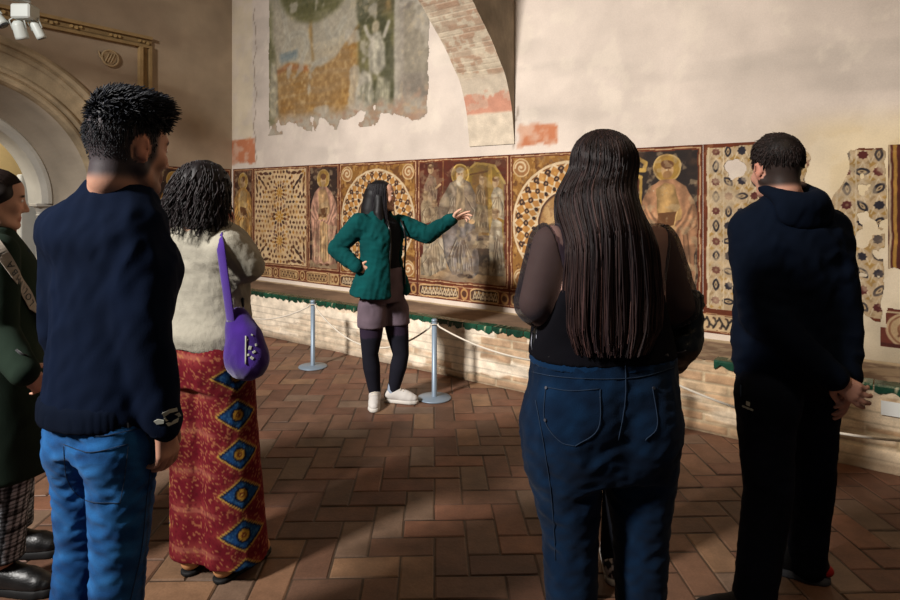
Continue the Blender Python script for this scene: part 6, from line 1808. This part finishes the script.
    def jc(V):
        w = waves(V[:, 0], V[:, 1], V[:, 2], 37, 76, 6, (1, 1, 2.0)); k = np.clip(.5 + .5 * w, 0, 1) * sstep(.03, -.08, V[:, 1])
        return hexc('07172b') * (1 - .55 * k[:, None]) + hexc('103354') * .55 * k[:, None]
    je = skin_obj('jeans', j, M['denim'], P.root, .0075, disp=folds(.0075, 24, 71, (.7, .7, 2.2), .8, .0015, 70), col=jc)
    g = Field(); g.loft([(z, C(350), 0, .2, .1435, .135) for z in ()] or [(1.005, C(352), 0, .2045, .1445, .138), (1.03, C(345), 0, .2005, .1445, .131), (1.055, C(340), 0, .197, .1445, .1255)], .005, off=.007)
    skin_obj('belt_band', g, M['denim'], je, .007, col=flat('0d2b4a'))
    cs = caster(P, [je])
    stitch(P, je, cs, [[(546, 387), (570, 391), (600, 389)], [(546, 387), (545, 420), (560, 441), (575, 446)], [(600, 389), (598, 428), (575, 446)], [(652, 387), (657, 425), (645, 440)], [(625, 352), (625, 400), (618, 440)], [(532, 372), (560, 377), (600, 379), (640, 377), (678, 366)], [(536, 400), (545, 450), (552, 500), (556, 560)]], .0012, 'stitch2')
    for px, py in ((547, 388), (546, 420), (653, 388)):
        q_ = cs(px, py, .001)
        if q_: b = MB(); b.tube([q_[0], q_[0] + q_[1] * .004], .004, 10); b.build('rivet', M['zip'], je)
    for px in (552, 625, 664):
        q0, q1 = cs(px, 341, .010), cs(px, 357, .008)
        if q0 and q1: b = MB(); b.tube([q0[0], q1[0]], .007, 6, flat=.5); b.build('belt_loop', M['stitch2'] if False else M['tights'], je)
    for a, s in ((aR, 1), (aL, -1)): shoe(P.root, (a[0], a[1] - .03), V3(s * .12, 1, 0), L=.25, W=.095, mu=M['leather'], ms=M['rubber'])
    # black leather jacket folded over her forearms
    J = empty('leather_jacket', P.root.location, 'black leather jacket held over the forearms of the long haired woman', 'jacket', rz=-P.yaw)
    k = Field()
    k.ell(V3(C(345) + .0, .235, 1.03), (.235, .075, .12), None, .01, n) if False else k.ell(V3(C(345) + .045, .215, 1.03), (.175, .07, .11), None, .03)
    eL = P.at(543, 345, 1.70); k.chain([eL + V3(.0, .0, .045), eL, P.at(552, 362, 1.80)], [.018, .026, .024], .03); k.chain([eL, V3(C(345) - .06, .21, 1.03)], [.026, .05], .04)
    eR = P.at(683, 344, 1.76); k.chain([P.at(694, 300, 1.78), P.at(690, 335, 1.77), eR, P.at(676, 364, 1.82)], [.028, .034, .040, .028], .03); k.chain([eR, V3(C(345) + .12, .23, 1.02)], [.036, .06], .04)
    jk = skin_obj('jacket_body', k, M['leather'], J, .007, disp=folds(.008, 34, 77, (1, 1, 1.6), .8))
    cs = caster(P, [jk])
    for A in ([(533, 333), (532, 345), (535, 356)], [(537, 334), (537, 345), (540, 357)], [(680, 283), (686, 296), (691, 306)], [(672, 353), (680, 352), (686, 350)]):
        pts = [cs(a, c, .002) for a, c in catmull(np.array(A, float), 5)]; pts = [p[0] for p in pts if p]
        if len(pts) > 2: b = MB(); b.tube(pts, .0022, 6); b.build('zip', M['zip'], jk, True)
longhair_woman()

# ============================================================ 5. man in the dark hoodie (right)
def hoodie_man():
    Y0 = 2.26
    P = Person((1.25, Y0), -4, 'man with short brown hair in dark hoodie, hands clasped behind his back')
    P.set_head(P.at(777, 168, 2.23), yaw=0, pitch=-6, sc=1.01)
    nb = P.at(786, 196, 2.22)
    shL, elL, wrL = P.at(754, 228, 2.22), P.at(760, 314, 2.15), P.at(832, 376, 2.03)
    shR, elR, wrR = P.at(824, 228, 2.25), P.at(842, 312, 2.22), P.at(848, 374, 2.08)
    m = (shL + shR) / 2
    c1 = P.at(783, 370, Y0); c2 = P.at(787, 290, Y0)
    T = [(.74, c1[0], c1[1], .160, .10, .12), (.82, c1[0], c1[1], .172, .115, .132), (.92, c1[0], c1[1], .176, .125, .13), (1.02, (c1 + c2)[0] / 2, (c1 + c2)[1] / 2, .176, .13, .12), (1.12, c2[0], c2[1], .180, .132, .122), (1.24, (c2 + m)[0] / 2, (c2 + m)[1] / 2, .188, .130, .128), (1.33, m[0], m[1], .186, .115, .12), (1.39, m[0], m[1], .165, .092, .10), (1.44, nb[0], nb[1], .105, .07, .078), (1.48, nb[0], nb[1], .062, .055, .058)]
    f = Field(); f.loft(T, .02, off=-.028); P.head(f)
    f.chain([P.hp(0, -.028, -.03), P.hp(0, -.034, -.09), nb + V3(0, -.005, -.03)], [.054, .056, .066], .025)
    for a, b, c in ((shR, elR, wrR), (shL, elL, wrL)): f.chain([a, (a + b) / 2, b, b + (c - b) * .3, c], [.046, .042, .036, .036, .025], .02)
    hR, kR, aR = P.at(810, 395, 2.31), P.at(812, 480, 2.33), P.at(807, 562, 2.32)
    hL, kL, aL = P.at(765, 395, 2.20), P.at(768, 490, 2.13), P.at(754, 582, 2.05)
    aR[2] = .09; aL[2] = .09
    for a, b, c in ((hR, kR, aR), (hL, kL, aL)): f.chain([a, (a + b) / 2, b, b + (c - b) * .33, c, V3(c[0], c[1] + .05, .05)], [.080, .066, .05, .05, .035, .034], .03)
    P.hand(f, wrR, P.L(P.p + V3(-.15, -.2, -.95)), P.L(P.p + V3(-.75, .55, -.1)), 1, (.25, .3, .35, .4), .98)
    P.hand(f, wrL, P.L(P.p + V3(.72, -.25, -.55)), P.L(P.p + V3(.3, .8, .2)), -1, (.30, .35, .4, .5), .98)
    hl = P.hc
    hx0, hx1 = min(wrL[0], wrR[0]) - .08, max(wrL[0], wrR[0]) + .12
    def stub(h): return np.clip(sstep(-.085, -.06, h[:, 2]) * sstep(.045, .025, h[:, 1] + .6 * np.clip(-.01 - h[:, 2], 0, .1)) * (np.hypot((h[:, 1] + .004) / .028, (h[:, 2] + .006) / .038) > 1), 0, 1) * .9
    skin_obj('body', f, M['skin'], P.root, .011, ([(hl[0] - .10, hl[0] + .10, .006), (hx0, hx1, .0055)], [(hl[1] - .1, hl[1] + .13, .006), (wrL[1] - .1, wrL[1] + .1, .0055)], [(wrL[2] - .20, wrL[2] + .03, .0055), (hl[2] - .15, hl[2] + .12, .0055)]),
             col=skin_col(P, 'c08d78', hairc='211a18', stubble=stub))
    P.eyes()
    # short hair, fuller on top
    q = P.hs; h = Field(); h.ell(P.hp(0, -.010, .040), np.array([.079, .098, .086]) * q, P.hR, .01); h.ell(P.hp(0, .05, .085), np.array([.055, .05, .035]) * q, P.hR, .02)
    h.plane(P.hp(0, .0, -.040), P.hR @ V3(0, .5, -1), .01)
    h.ell(P.hp(0, .115, -.02), np.array([.066, .075, .080]) * q, P.hR, .01, 's')
    for s in (-1, 1): h.ell(P.hp(s * .085, .02, -.03), np.array([.022, .034, .042]) * q, P.hR, .008, 's')
    r = np.random.default_rng(21); paths = []; rr = []; cols = []
    for i in range(2200):
        a = r.uniform(0, 2 * PI); el = math.asin(r.uniform(-.45, 1)); d = V3(math.cos(el) * math.cos(a), math.cos(el) * math.sin(a), math.sin(el))
        s0 = V3(0, -.010, .040) + d * V3(.078, .097, .085)
        if s0[1] > .045 and s0[2] < .075: continue
        if s0[2] < -.045 - .1 * s0[1] or (abs(s0[0]) > .06 and s0[1] > -.02 and s0[2] < .012): continue
        L = .014 + .014 * max(0, d[2]); g_ = V3(.1, .35 + .7 * max(0, d[2]), -.9 + .6 * max(0, d[2])) + r.normal(size=3) * .15
        paths.append(np.array([P.hp(*(s0 + (d * .38 + g_ * t) * L * t)) for t in np.linspace(0, 1, 4)])); rr.append(r.uniform(.0015, .0028)); cols.append(hexc('1f1614') * r.uniform(.6, 1.6))
    hair_obj('hair', P.root, h, .006, '1a1311', paths, rr, cols)
    # hoodie
    g = Field(); g.loft(T, .02, off=.004); g.plane((0, 0, .80), V3(0, 0, -1))
    for a, b, c in ((shR, elR, wrR), (shL, elL, wrL)): g.chain([a + V3(0, 0, -.012), a + (b - a) * .5, b, b + (c - b) * .5, c], [.076, .070, .062, .054, .044], .06)
    g.ell(nb + V3(0, .02, .055), (.060, .062, .05), None, .01, 's')
    hd = skin_obj('hoodie', g, M['knit'], P.root, .008, disp=folds(.0115, 14, 82, (1, 1, .7), .8, .0022, 45), col=flat('0a1220', .08, 10, 3))
    k = Field(); hb = nb + V3(0, -.045, -.005)
    k.chain([hb + V3(-.075, .06, .035), hb + V3(-.068, -.03, .0), hb + V3(0, -.072, -.022), hb + V3(.068, -.03, .0), hb + V3(.075, .06, .035)], [.020, .026, .027, .026, .020], .03, sub=4)
    k.ell(hb + V3(.01, -.050, -.055), (.105, .034, .060), None, .05)
    skin_obj('hood', k, M['knit'], hd, .007, disp=folds(.006, 28, 86, (1, 1, 1)), col=flat('0a1220', .08))
    for w, e in ((wrR, elR), (wrL, elL)):
        d = unit(w - e); k = Field(); k.cap(w - d * .04, w + d * .012, .045, .037, .01); skin_obj('cuff', k, M['knit'], hd, .007, col=flat('060a13'))
    # shirt collar showing above the hood
    k = Field(); k.chain([nb + V3(-.05, .03, .035), nb + V3(-.045, -.03, .04), nb + V3(0, -.056, .042), nb + V3(.045, -.03, .04), nb + V3(.05, .03, .035)], [.012] * 5, .01, sub=4); skin_obj('shirt_collar', k, M['cotton'], P.root, .005, col=flat('8d7a78'))
    # black hiking trousers
    j = Field(); j.loft([(.74, c1[0], c1[1], .150, .095, .11), (.82, c1[0], c1[1], .165, .11, .125), (.90, c1[0], c1[1], .165, .115, .12)], .03)
    for a, b, c, s in ((hR, kR, aR, 1), (hL, kL, aL, -1)):
        j.chain([a, a + (b - a) * .45, b, b + (c - b) * .4, c, c - V3(0, 0, .03)], [.102, .092, .078, .072, .066, .066], .03); j.ell(a + V3(-.01 * s, -.05, -.01), (.08, .075, .09), None, .04)
    tr = skin_obj('trousers', j, M['cotton'], P.root, .0075, disp=folds(.0065, 18, 91, (1, 1, 1.3), .75, .0015, 55), col=flat('0e121d', .2, 12))
    cs = caster(P, [tr])
    q = cs(748, 407, .0015)
    if q:
        n = q[1]; u = unit(np.cross(ZZ, n)); w = np.cross(n, u); R = np.stack([u, w, n], 1)
        b = MB(); b.box(q[0] + w * .012, (.016, .014, .0015), R=R); b.build('logo_square', M['stitch'], tr)
        tv, tf = text_mesh('OUTDOOR', .013); b = MB()
        if False: pass
        for i in range(9): b.box(q[0] + u * (-.022 + .0055 * i) - w * .004, (.0036, .006 + .002 * (i % 3 == 1), .0015), R=R)
        b.build('logo_letters', M['stitch'], tr)
    pts = [cs(741, 385 + 2 * i, .001) for i in range(7)]; pts = [p[0] for p in pts if p]
    if len(pts) > 2: b = MB(); b.tube(pts, .0022, 6); b.build('pocket_zip', M['stitch2'], tr, True)
    red = mat('red_trim', (.62, .06, .05), rough=.6, namp=.1); up = mat('dark_trail_mesh', (.05, .055, .07), rough=.8, namp=.3, nscale=60, bump=.4, bscale=200)
    for a, dw in ((aR, V3(-.78, .45, 0)), (aL, V3(-.95, .10, 0))):
        dL = P.L(P.p + dw); u = shoe(P.root, (a[0], a[1]), dL, L=.265, W=.10, mu=up, ms=mat('grey_tread', (.28, .29, .31), rough=.8, namp=.2), hgt=.09, name='trail_shoe', sole=.028)
        d = unit([dL[0], dL[1], 0]); sd = V3(d[1], -d[0], 0)
        k = Field(); k.ell(V3(a[0], a[1], .048) - d * .058, (.032, .032, .022), None, .005); skin_obj('heel_tab', k, red, u, .006)
        k = Field(); k.ell(V3(a[0], a[1], .040) + d * .178, (.026, .034, .018), None, .005); skin_obj('toe_cap', k, red, u, .006)
        b = MB()
        for i in range(4): o = V3(a[0], a[1], 0) + d * (.05 + .024 * i) + ZZ * (.103 - .010 * i); b.tube([o - sd * .026, o + ZZ * .006, o + sd * .026], .0032, 6)
        b.build('laces', M['leather'], u, True)
hoodie_man()

# ============================================================ 6. woman in the green coat (left edge)
def coat_woman():
    Y0 = 2.28
    P = Person((-1.735, Y0), 62, 'woman in dark green coat and checked trousers at the left edge, in profile')
    P.set_head(P.at(-4, 199, Y0), yaw=-12, pitch=-6, sc=.94)
    nb = P.at(-10, 236, Y0)
    shR, elR, wrR = P.at(-4, 262, 2.12), P.at(-2, 335, 2.08), P.at(24, 372, 2.02)
    shL, elL, wrL = P.at(-6, 262, 2.44), P.at(-8, 335, 2.48), P.at(24, 372, 2.48)
    shR[2] = shL[2] = 1.28; elR[2] = elL[2] = 1.0
    T = [(.43, 0, .02, .205, .185, .175), (.60, 0, .02, .198, .172, .16), (.78, 0, .015, .186, .152, .145), (.92, 0, .01, .172, .135, .125), (1.02, 0, .01, .158, .13, .11), (1.12, 0, .01, .16, .135, .108), (1.20, 0, .005, .165, .13, .108), (1.27, 0, 0, .158, .10, .10), (1.32, nb[0], nb[1], .125, .08, .085), (1.355, nb[0], nb[1], .075, .062, .064)]
    f = Field(); f.loft([r for r in T if r[0] > .7] + [(1.38, nb[0], nb[1], .072, .06, .06)], .02, off=-.03); P.head(f)
    f.chain([P.hp(0, -.028, -.03), P.hp(0, -.034, -.09), nb + V3(0, -.005, -.03)], [.047, .048, .055], .025)
    for a, b, c in ((shR, elR, wrR), (shL, elL, wrL)): f.chain([a, (a + b) / 2, b, b + (c - b) * .3, c], [.040, .036, .032, .032, .022], .02)
    hR, kR, aR = V3(.085, 0, .85), P.at(8, 482, 2.20), P.at(4, 566, 2.24)
    hL, kL, aL = V3(-.085, 0, .85), P.at(14, 480, 2.40), P.at(14, 545, 2.46)
    aR[2] = aL[2] = .09; kR[2] = kL[2] = .47
    legs = ((hR, kR, aR), (hL, kL, aL))
    for a, b, c in legs: f.chain([a, (a + b) / 2, b, b + (c - b) * .33, c, V3(c[0], c[1] + .04, .045)], [.078, .064, .05, .048, .033, .032], .03)
    for w, s in ((wrR, 1), (wrL, -1)): P.hand(f, w, V3(-s * .5, .5, -.7), V3(-s * .6, -.6, 0), s, (.4, .45, .5, .55), .92)
    hl = P.hc
    skin_obj('body', f, M['skin'], P.root, .012, ([(hl[0] - .10, hl[0] + .10, .0055)], [(hl[1] - .1, hl[1] + .13, .005)], [(wrR[2] - .15, wrR[2] + .03, .006), (hl[2] - .16, hl[2] + .12, .005)]), col=skin_col(P, 'bd8f78'))
    P.eyes('2f1c12')
    q = P.hs; h = Field(); h.ell(P.hp(0, -.012, .036), np.array([.080, .098, .087]) * q, P.hR, .01); h.ell(P.hp(0, -.115, -.02), np.array([.04, .04, .04]) * q, P.hR, .02)
    h.chain([P.hp(-.068, .015, .02), P.hp(-.060, -.05, -.03), P.hp(0, -.09, -.055), P.hp(.060, -.05, -.03), P.hp(.068, .015, .02)], np.array([.016, .022, .026, .022, .016]) * q, .03)
    h.ell(P.hp(0, .120, -.02), np.array([.070, .075, .078]) * q, P.hR, .012, 's'); h.plane(P.hp(0, 0, -.075), P.hR @ V3(0, 0, -1), .01)
    r = np.random.default_rng(5); paths = []; rr = []; cols = []
    for i in range(420):
        x = r.uniform(-.075, .075); pts = []
        for t in np.linspace(0, 1, 8):
            an = (1.15 - 2.5 * t) ; k = math.sqrt(max(.05, 1 - (x / .081) ** 2)); pts.append(P.hp(x, -.012 + .099 * k * math.sin(an * .95), .036 + .088 * k * math.cos(an * .95)))
        paths.append(np.array(pts)); rr.append(r.uniform(.0014, .0026)); cols.append(hexc('1d1412') * r.uniform(.6, 1.6))
    hair_obj('hair', P.root, h, .006, '17100f', paths, rr, cols)
    # dark trousers (checked) and shoes
    g = Field(); g.loft([(.78, 0, 0, .15, .10, .115), (.92, 0, 0, .15, .10, .11)], .03)
    for a, b, c in legs: g.chain([a, (a + b) / 2, b, c + V3(0, 0, .06), c + V3(0, 0, .035)], [.09, .08, .070, .066, .066], .03)
    g.plane((0, 0, .125), V3(0, 0, -1))
    def plaid(V):
        x, y, z = V.T; u = np.where(x > 0, np.arctan2(x - .08, y) * .07, np.arctan2(x + .08, y) * .07)
        c = np.tile(hexc('b4bac2'), (len(V), 1)); a = ((u / .0155) % 1 < .42); b = ((z / .0155) % 1 < .42)
        c = np.where((a ^ b)[:, None], c * .55, c); c = np.where((a & b)[:, None], hexc('1d2026'), c)
        c = np.where((((z / .062) % 1 < .20) | ((u / .062) % 1 < .20))[:, None], c * .5, c); return c
    skin_obj('checked_trousers', g, M['cotton'], P.root, .0055, disp=folds(.003, 24, 14), col=plaid)
    for a, dw in ((aR, V3(.95, -.06, 0)), (aL, V3(.97, .15, 0))):
        dL = P.L(P.p + dw); u = shoe(P.root, (a[0], a[1]), dL, L=.245, W=.092, mu=M['leather'], ms=M['rubber_dark'], hgt=.072, name='black_shoe', sole=.03)
        b = MB(); d = unit([dL[0], dL[1], 0]); sd = V3(d[1], -d[0], 0)
        for i in range(3): o = V3(a[0], a[1], 0) + d * (.07 + .024 * i) + ZZ * (.088 - .008 * i); b.tube([o - sd * .022, o + ZZ * .005, o + sd * .022], .003, 6)
        b.build('laces', M['tights'], u, True)
    # coat
    g = Field(); g.loft(T, .02, off=.006)
    for a, b, c in ((shR, elR, wrR), (shL, elL, wrL)): g.chain([a + V3(0, 0, -.01), a + (b - a) * .5, b, b + (c - b) * .5, c], [.070, .066, .060, .054, .046], .035)
    g.plane((0, 0, .435), V3(0, .05, -1))
    ct = skin_obj('coat', g, M['knit'], P.root, .0085, disp=folds(.006, 14, 52, (1.3, 1.3, .3), .7), col=flat('1f2a22', .08, 10))
    k = Field(); k.chain([nb + V3(.05, .075, -.055), nb + V3(.085, .02, -.01), nb + V3(.06, -.055, .02), nb + V3(0, -.075, .03), nb + V3(-.06, -.055, .02), nb + V3(-.085, .02, -.01), nb + V3(-.05, .075, -.055)], [.026, .028, .028, .028, .028, .028, .026], .02, sub=4)
    skin_obj('collar', k, M['knit'], ct, .007, col=flat('1b2a24', .08))
    k = Field(); k.chain([nb + V3(.02, .095, -.075), nb + V3(.03, .10, -.16)], [.034, .03], .02); skin_obj('scarf', k, M['cotton'], P.root, .007, disp=folds(.004, 40, 3), col=flat('16243a'))
    cs = caster(P, [ct])
    for z in (.62, .78, .94):
        o = V3(-.03, .30, z); b = MB(); b.lathe((0, 0, 0), [(.012, 0), (.013, .003), (.010, .006)], 16)
    q = [cs(a, c, .001) for a, c in ((16, 350), (21, 354), (27, 356))]; q = [p[0] for p in q if p]
    if len(q) > 1: b = MB(); b.tube(q, .004, 6); b.build('pocket_welt', M['knit'], ct, True) if False else b.build('pocket_edge', M['tights'], ct, True)
    # cross-body bag: lettered strap over the coat, the bag itself on her far hip
    B = empty('crossbody_bag', P.root.location, 'bag on a pale lettered strap worn across the green coat at left', 'bag', rz=-P.yaw)
    pix = [(-6, 243), (4, 257), (12, 270), (20, 284), (27, 296), (31, 305)]
    pts = [cs(a, c, .005) for a, c in catmull(np.array(pix, float), 6)]; keep = [p for p in pts if p]
    Pn = np.array([p[0] for p in keep]); Nn = np.array([p[1] for p in keep])
    for _ in range(6): Pn[1:-1] = .25 * Pn[:-2] + .5 * Pn[1:-1] + .25 * Pn[2:]; Nn[1:-1] = .25 * Nn[:-2] + .5 * Nn[1:-1] + .25 * Nn[2:]
    Nn /= np.linalg.norm(Nn, axis=1)[:, None]
    # carry on round the front to the far hip
    tail = catmull([Pn[-1], V3(Pn[-1][0] - .06, .175, Pn[-1][2] - .07), V3(-.12, .15, .86), V3(-.20, .06, .74)], 8)[1:]
    allP = np.concatenate([Pn, tail]); allN = np.concatenate([Nn, np.array([unit(V3(p[0] * .8, p[1], .05)) for p in tail])])
    back = catmull([V3(-.20, .0, .74), V3(-.185, -.08, .9), V3(-.10, -.13, 1.15), V3(.03, -.10, 1.30), allP[0]], 8)[:-1]; bN = np.array([unit(V3(p[0] * .8, p[1] - .02, .12)) for p in back])
    PP = np.concatenate([back, allP]); NQ = np.concatenate([bN, allN]); PP[:len(back)] += bN * .008
    D = np.gradient(PP, axis=0); D /= np.linalg.norm(D, axis=1)[:, None]; S = np.cross(D, NQ); S /= np.linalg.norm(S, axis=1)[:, None]
    hw = .019; V = []; F = []
    for i in range(len(PP)):
        for u, w_ in ((-hw, -.001), (hw, -.001), (hw, .0015), (-hw, .0015)): V.append(PP[i] + S[i] * u + NQ[i] * w_)
    for i in range(len(PP) - 1):
        for j in range(4): F.append((i * 4 + j, i * 4 + (j + 1) % 4, (i + 1) * 4 + (j + 1) % 4, (i + 1) * 4 + j))
    st = add_mesh('strap', V, np.array(F), mat('pale_webbing', (.62, .58, .53), rough=.9, namp=.1, bump=.3, bscale=500), B, smooth=False)
    k = Field(); k.box(V3(-.235, .03, .66), (.035, .11, .08), r=.02); skin_obj('bag_body', k, M['leather'], B, .008)
    # lettering runs up the strap
    s_ = np.concatenate([[0], np.cumsum(np.linalg.norm(np.diff(allP, axis=0), axis=1))])
    txt = 'LOLA BIMBA Y LOLA BIMBA Y'; u = s_[len(Pn) - 1] - .012
    for ch in txt:
        if ch != ' ':
            tv, tf = text_mesh(ch, .034, .0004); i = np.searchsorted(s_, u); i = min(max(i, 1), len(allP) - 1)
            fr = (u - s_[i - 1]) / (s_[i] - s_[i - 1] + 1e-9); c0 = allP[i - 1] + (allP[i] - allP[i - 1]) * fr
            dd = -unit(allP[i] - allP[i - 1]); nn_ = unit(allN[i]); up_ = np.cross(nn_, dd)
            b = MB(); b.add(c0 + nn_ * .0026 + tv[:, :1] * dd + tv[:, 1:2] * up_ + tv[:, 2:3] * nn_, tf); b.build('letter', M['leather'], st)
            u -= .030 if ch not in 'I' else .017
        else: u -= .018
        if u < .005: break
coat_woman()

# ============================================================ 7. visitor hidden behind the long-haired woman
def hidden_visitor():
    Y0 = 2.36
    P = Person((.625, Y0), 2, 'visitor in dark red top and flowered black sneakers hidden behind the long haired woman')
    P.set_head(P.at(608, 190, Y0), sc=.90); nb = P.at(608, 226, Y0)
    nb[2] = 1.315; P.hc[2] = 1.45
    T = [(.78, 0, 0, .155, .10, .12), (.90, 0, 0, .155, .105, .115), (1.0, 0, 0, .140, .105, .095), (1.12, 0, 0, .15, .12, .10), (1.22, 0, 0, .158, .11, .10), (1.28, 0, 0, .145, .09, .095), (1.32, nb[0], 0, .105, .07, .08), (1.36, nb[0], 0, .056, .05, .052)]
    shR, elR, wrR = V3(.16, 0, 1.25), V3(.175, -.01, .98), V3(.12, .16, .90); shL, elL, wrL = V3(-.16, 0, 1.25), V3(-.175, -.01, .98), V3(-.12, .16, .90)
    f = Field(); f.loft(T, .02, off=-.015); P.head(f); f.chain([P.hp(0, -.028, -.03), P.hp(0, -.034, -.09), nb], [.047, .048, .055], .025)
    for a, b, c in ((shR, elR, wrR), (shL, elL, wrL)): f.chain([a, b, c], [.040, .034, .022], .02)
    legs = ((V3(.075, 0, .84), V3(.045, .0, .45), V3(.012, -.03, .09)), (V3(-.075, 0, .84), V3(-.11, .02, .45), V3(-.125, -.14, .09)))
    for a, b, c in legs: f.chain([a, b, c, V3(c[0], c[1] + .05, .045)], [.078, .05, .034, .032], .03)
    P.hand(f, wrR, V3(-.7, .6, 0), V3(-.3, -.8, 0), 1); P.hand(f, wrL, V3(.7, .6, 0), V3(.3, -.8, 0), -1)
    skin_obj('body', f, M['skin'], P.root, .010, ([(-.1, .1, .007)], [(-.1, .13, .007)], [(1.32, 1.6, .007)]), col=skin_col(P, 'c39a82')); P.eyes()
    h = Field(); q = P.hs; h.ell(P.hp(0, -.014, .036), np.array([.083, .100, .088]) * q, P.hR, .01); h.ell(P.hp(0, -.05, -.05), np.array([.08, .06, .08]) * q, P.hR, .03); h.ell(P.hp(0, .115, -.03), np.array([.06, .075, .085]) * q, P.hR, .015, 's')
    hair_obj('hair', P.root, h, .007, '1c1412', disp=lambda V: .003 * waves(V[:, 0], V[:, 1], V[:, 2], 6, 90))
    g = Field(); g.loft(T, .02, off=.004); g.plane((0, 0, .86), V3(0, 0, -1)); g.plane((0, 0, 1.345), V3(0, 0, 1))
    for a, b, c in ((shR, elR, wrR), (shL, elL, wrL)): g.chain([a, b, c - (c - b) * .05], [.055, .046, .036], .03)
    skin_obj('top', g, M['knit'], P.root, .009, disp=folds(.005, 18, 15), col=flat('5d2320'))
    g = Field(); g.loft([(.76, 0, 0, .145, .095, .115), (.90, 0, 0, .150, .10, .11)], .03)
    for a, b, c in legs: g.chain([a, b, c], [.09, .062, .05], .03)
    skin_obj('trousers', g, M['cotton'], P.root, .009, disp=folds(.005, 20, 16), col=flat('101116'))
    def fl(V):
        n = fbm(V[:, 0] * 70 + V[:, 2] * 20, V[:, 1] * 70 + V[:, 2] * 40, 5, 2); return np.where((n > .60)[:, None], hexc('b9aca8'), np.where((n < .30)[:, None], hexc('39415e'), hexc('17181f')))
    M['floral'] = mat('flowered_canvas', attr=True, rough=.8, namp=.05)
    for (a, dw) in ((legs[0][2], V3(.12, 1, 0)), (legs[1][2], V3(.05, 1, 0))):
        dL = V3(dw[0], dw[1], 0); shoe(P.root, (a[0], a[1]), dL, L=.245, W=.092, mu=M['floral'], ms=M['rubber'], col=fl, hgt=.08, name='sneaker')
hidden_visitor()
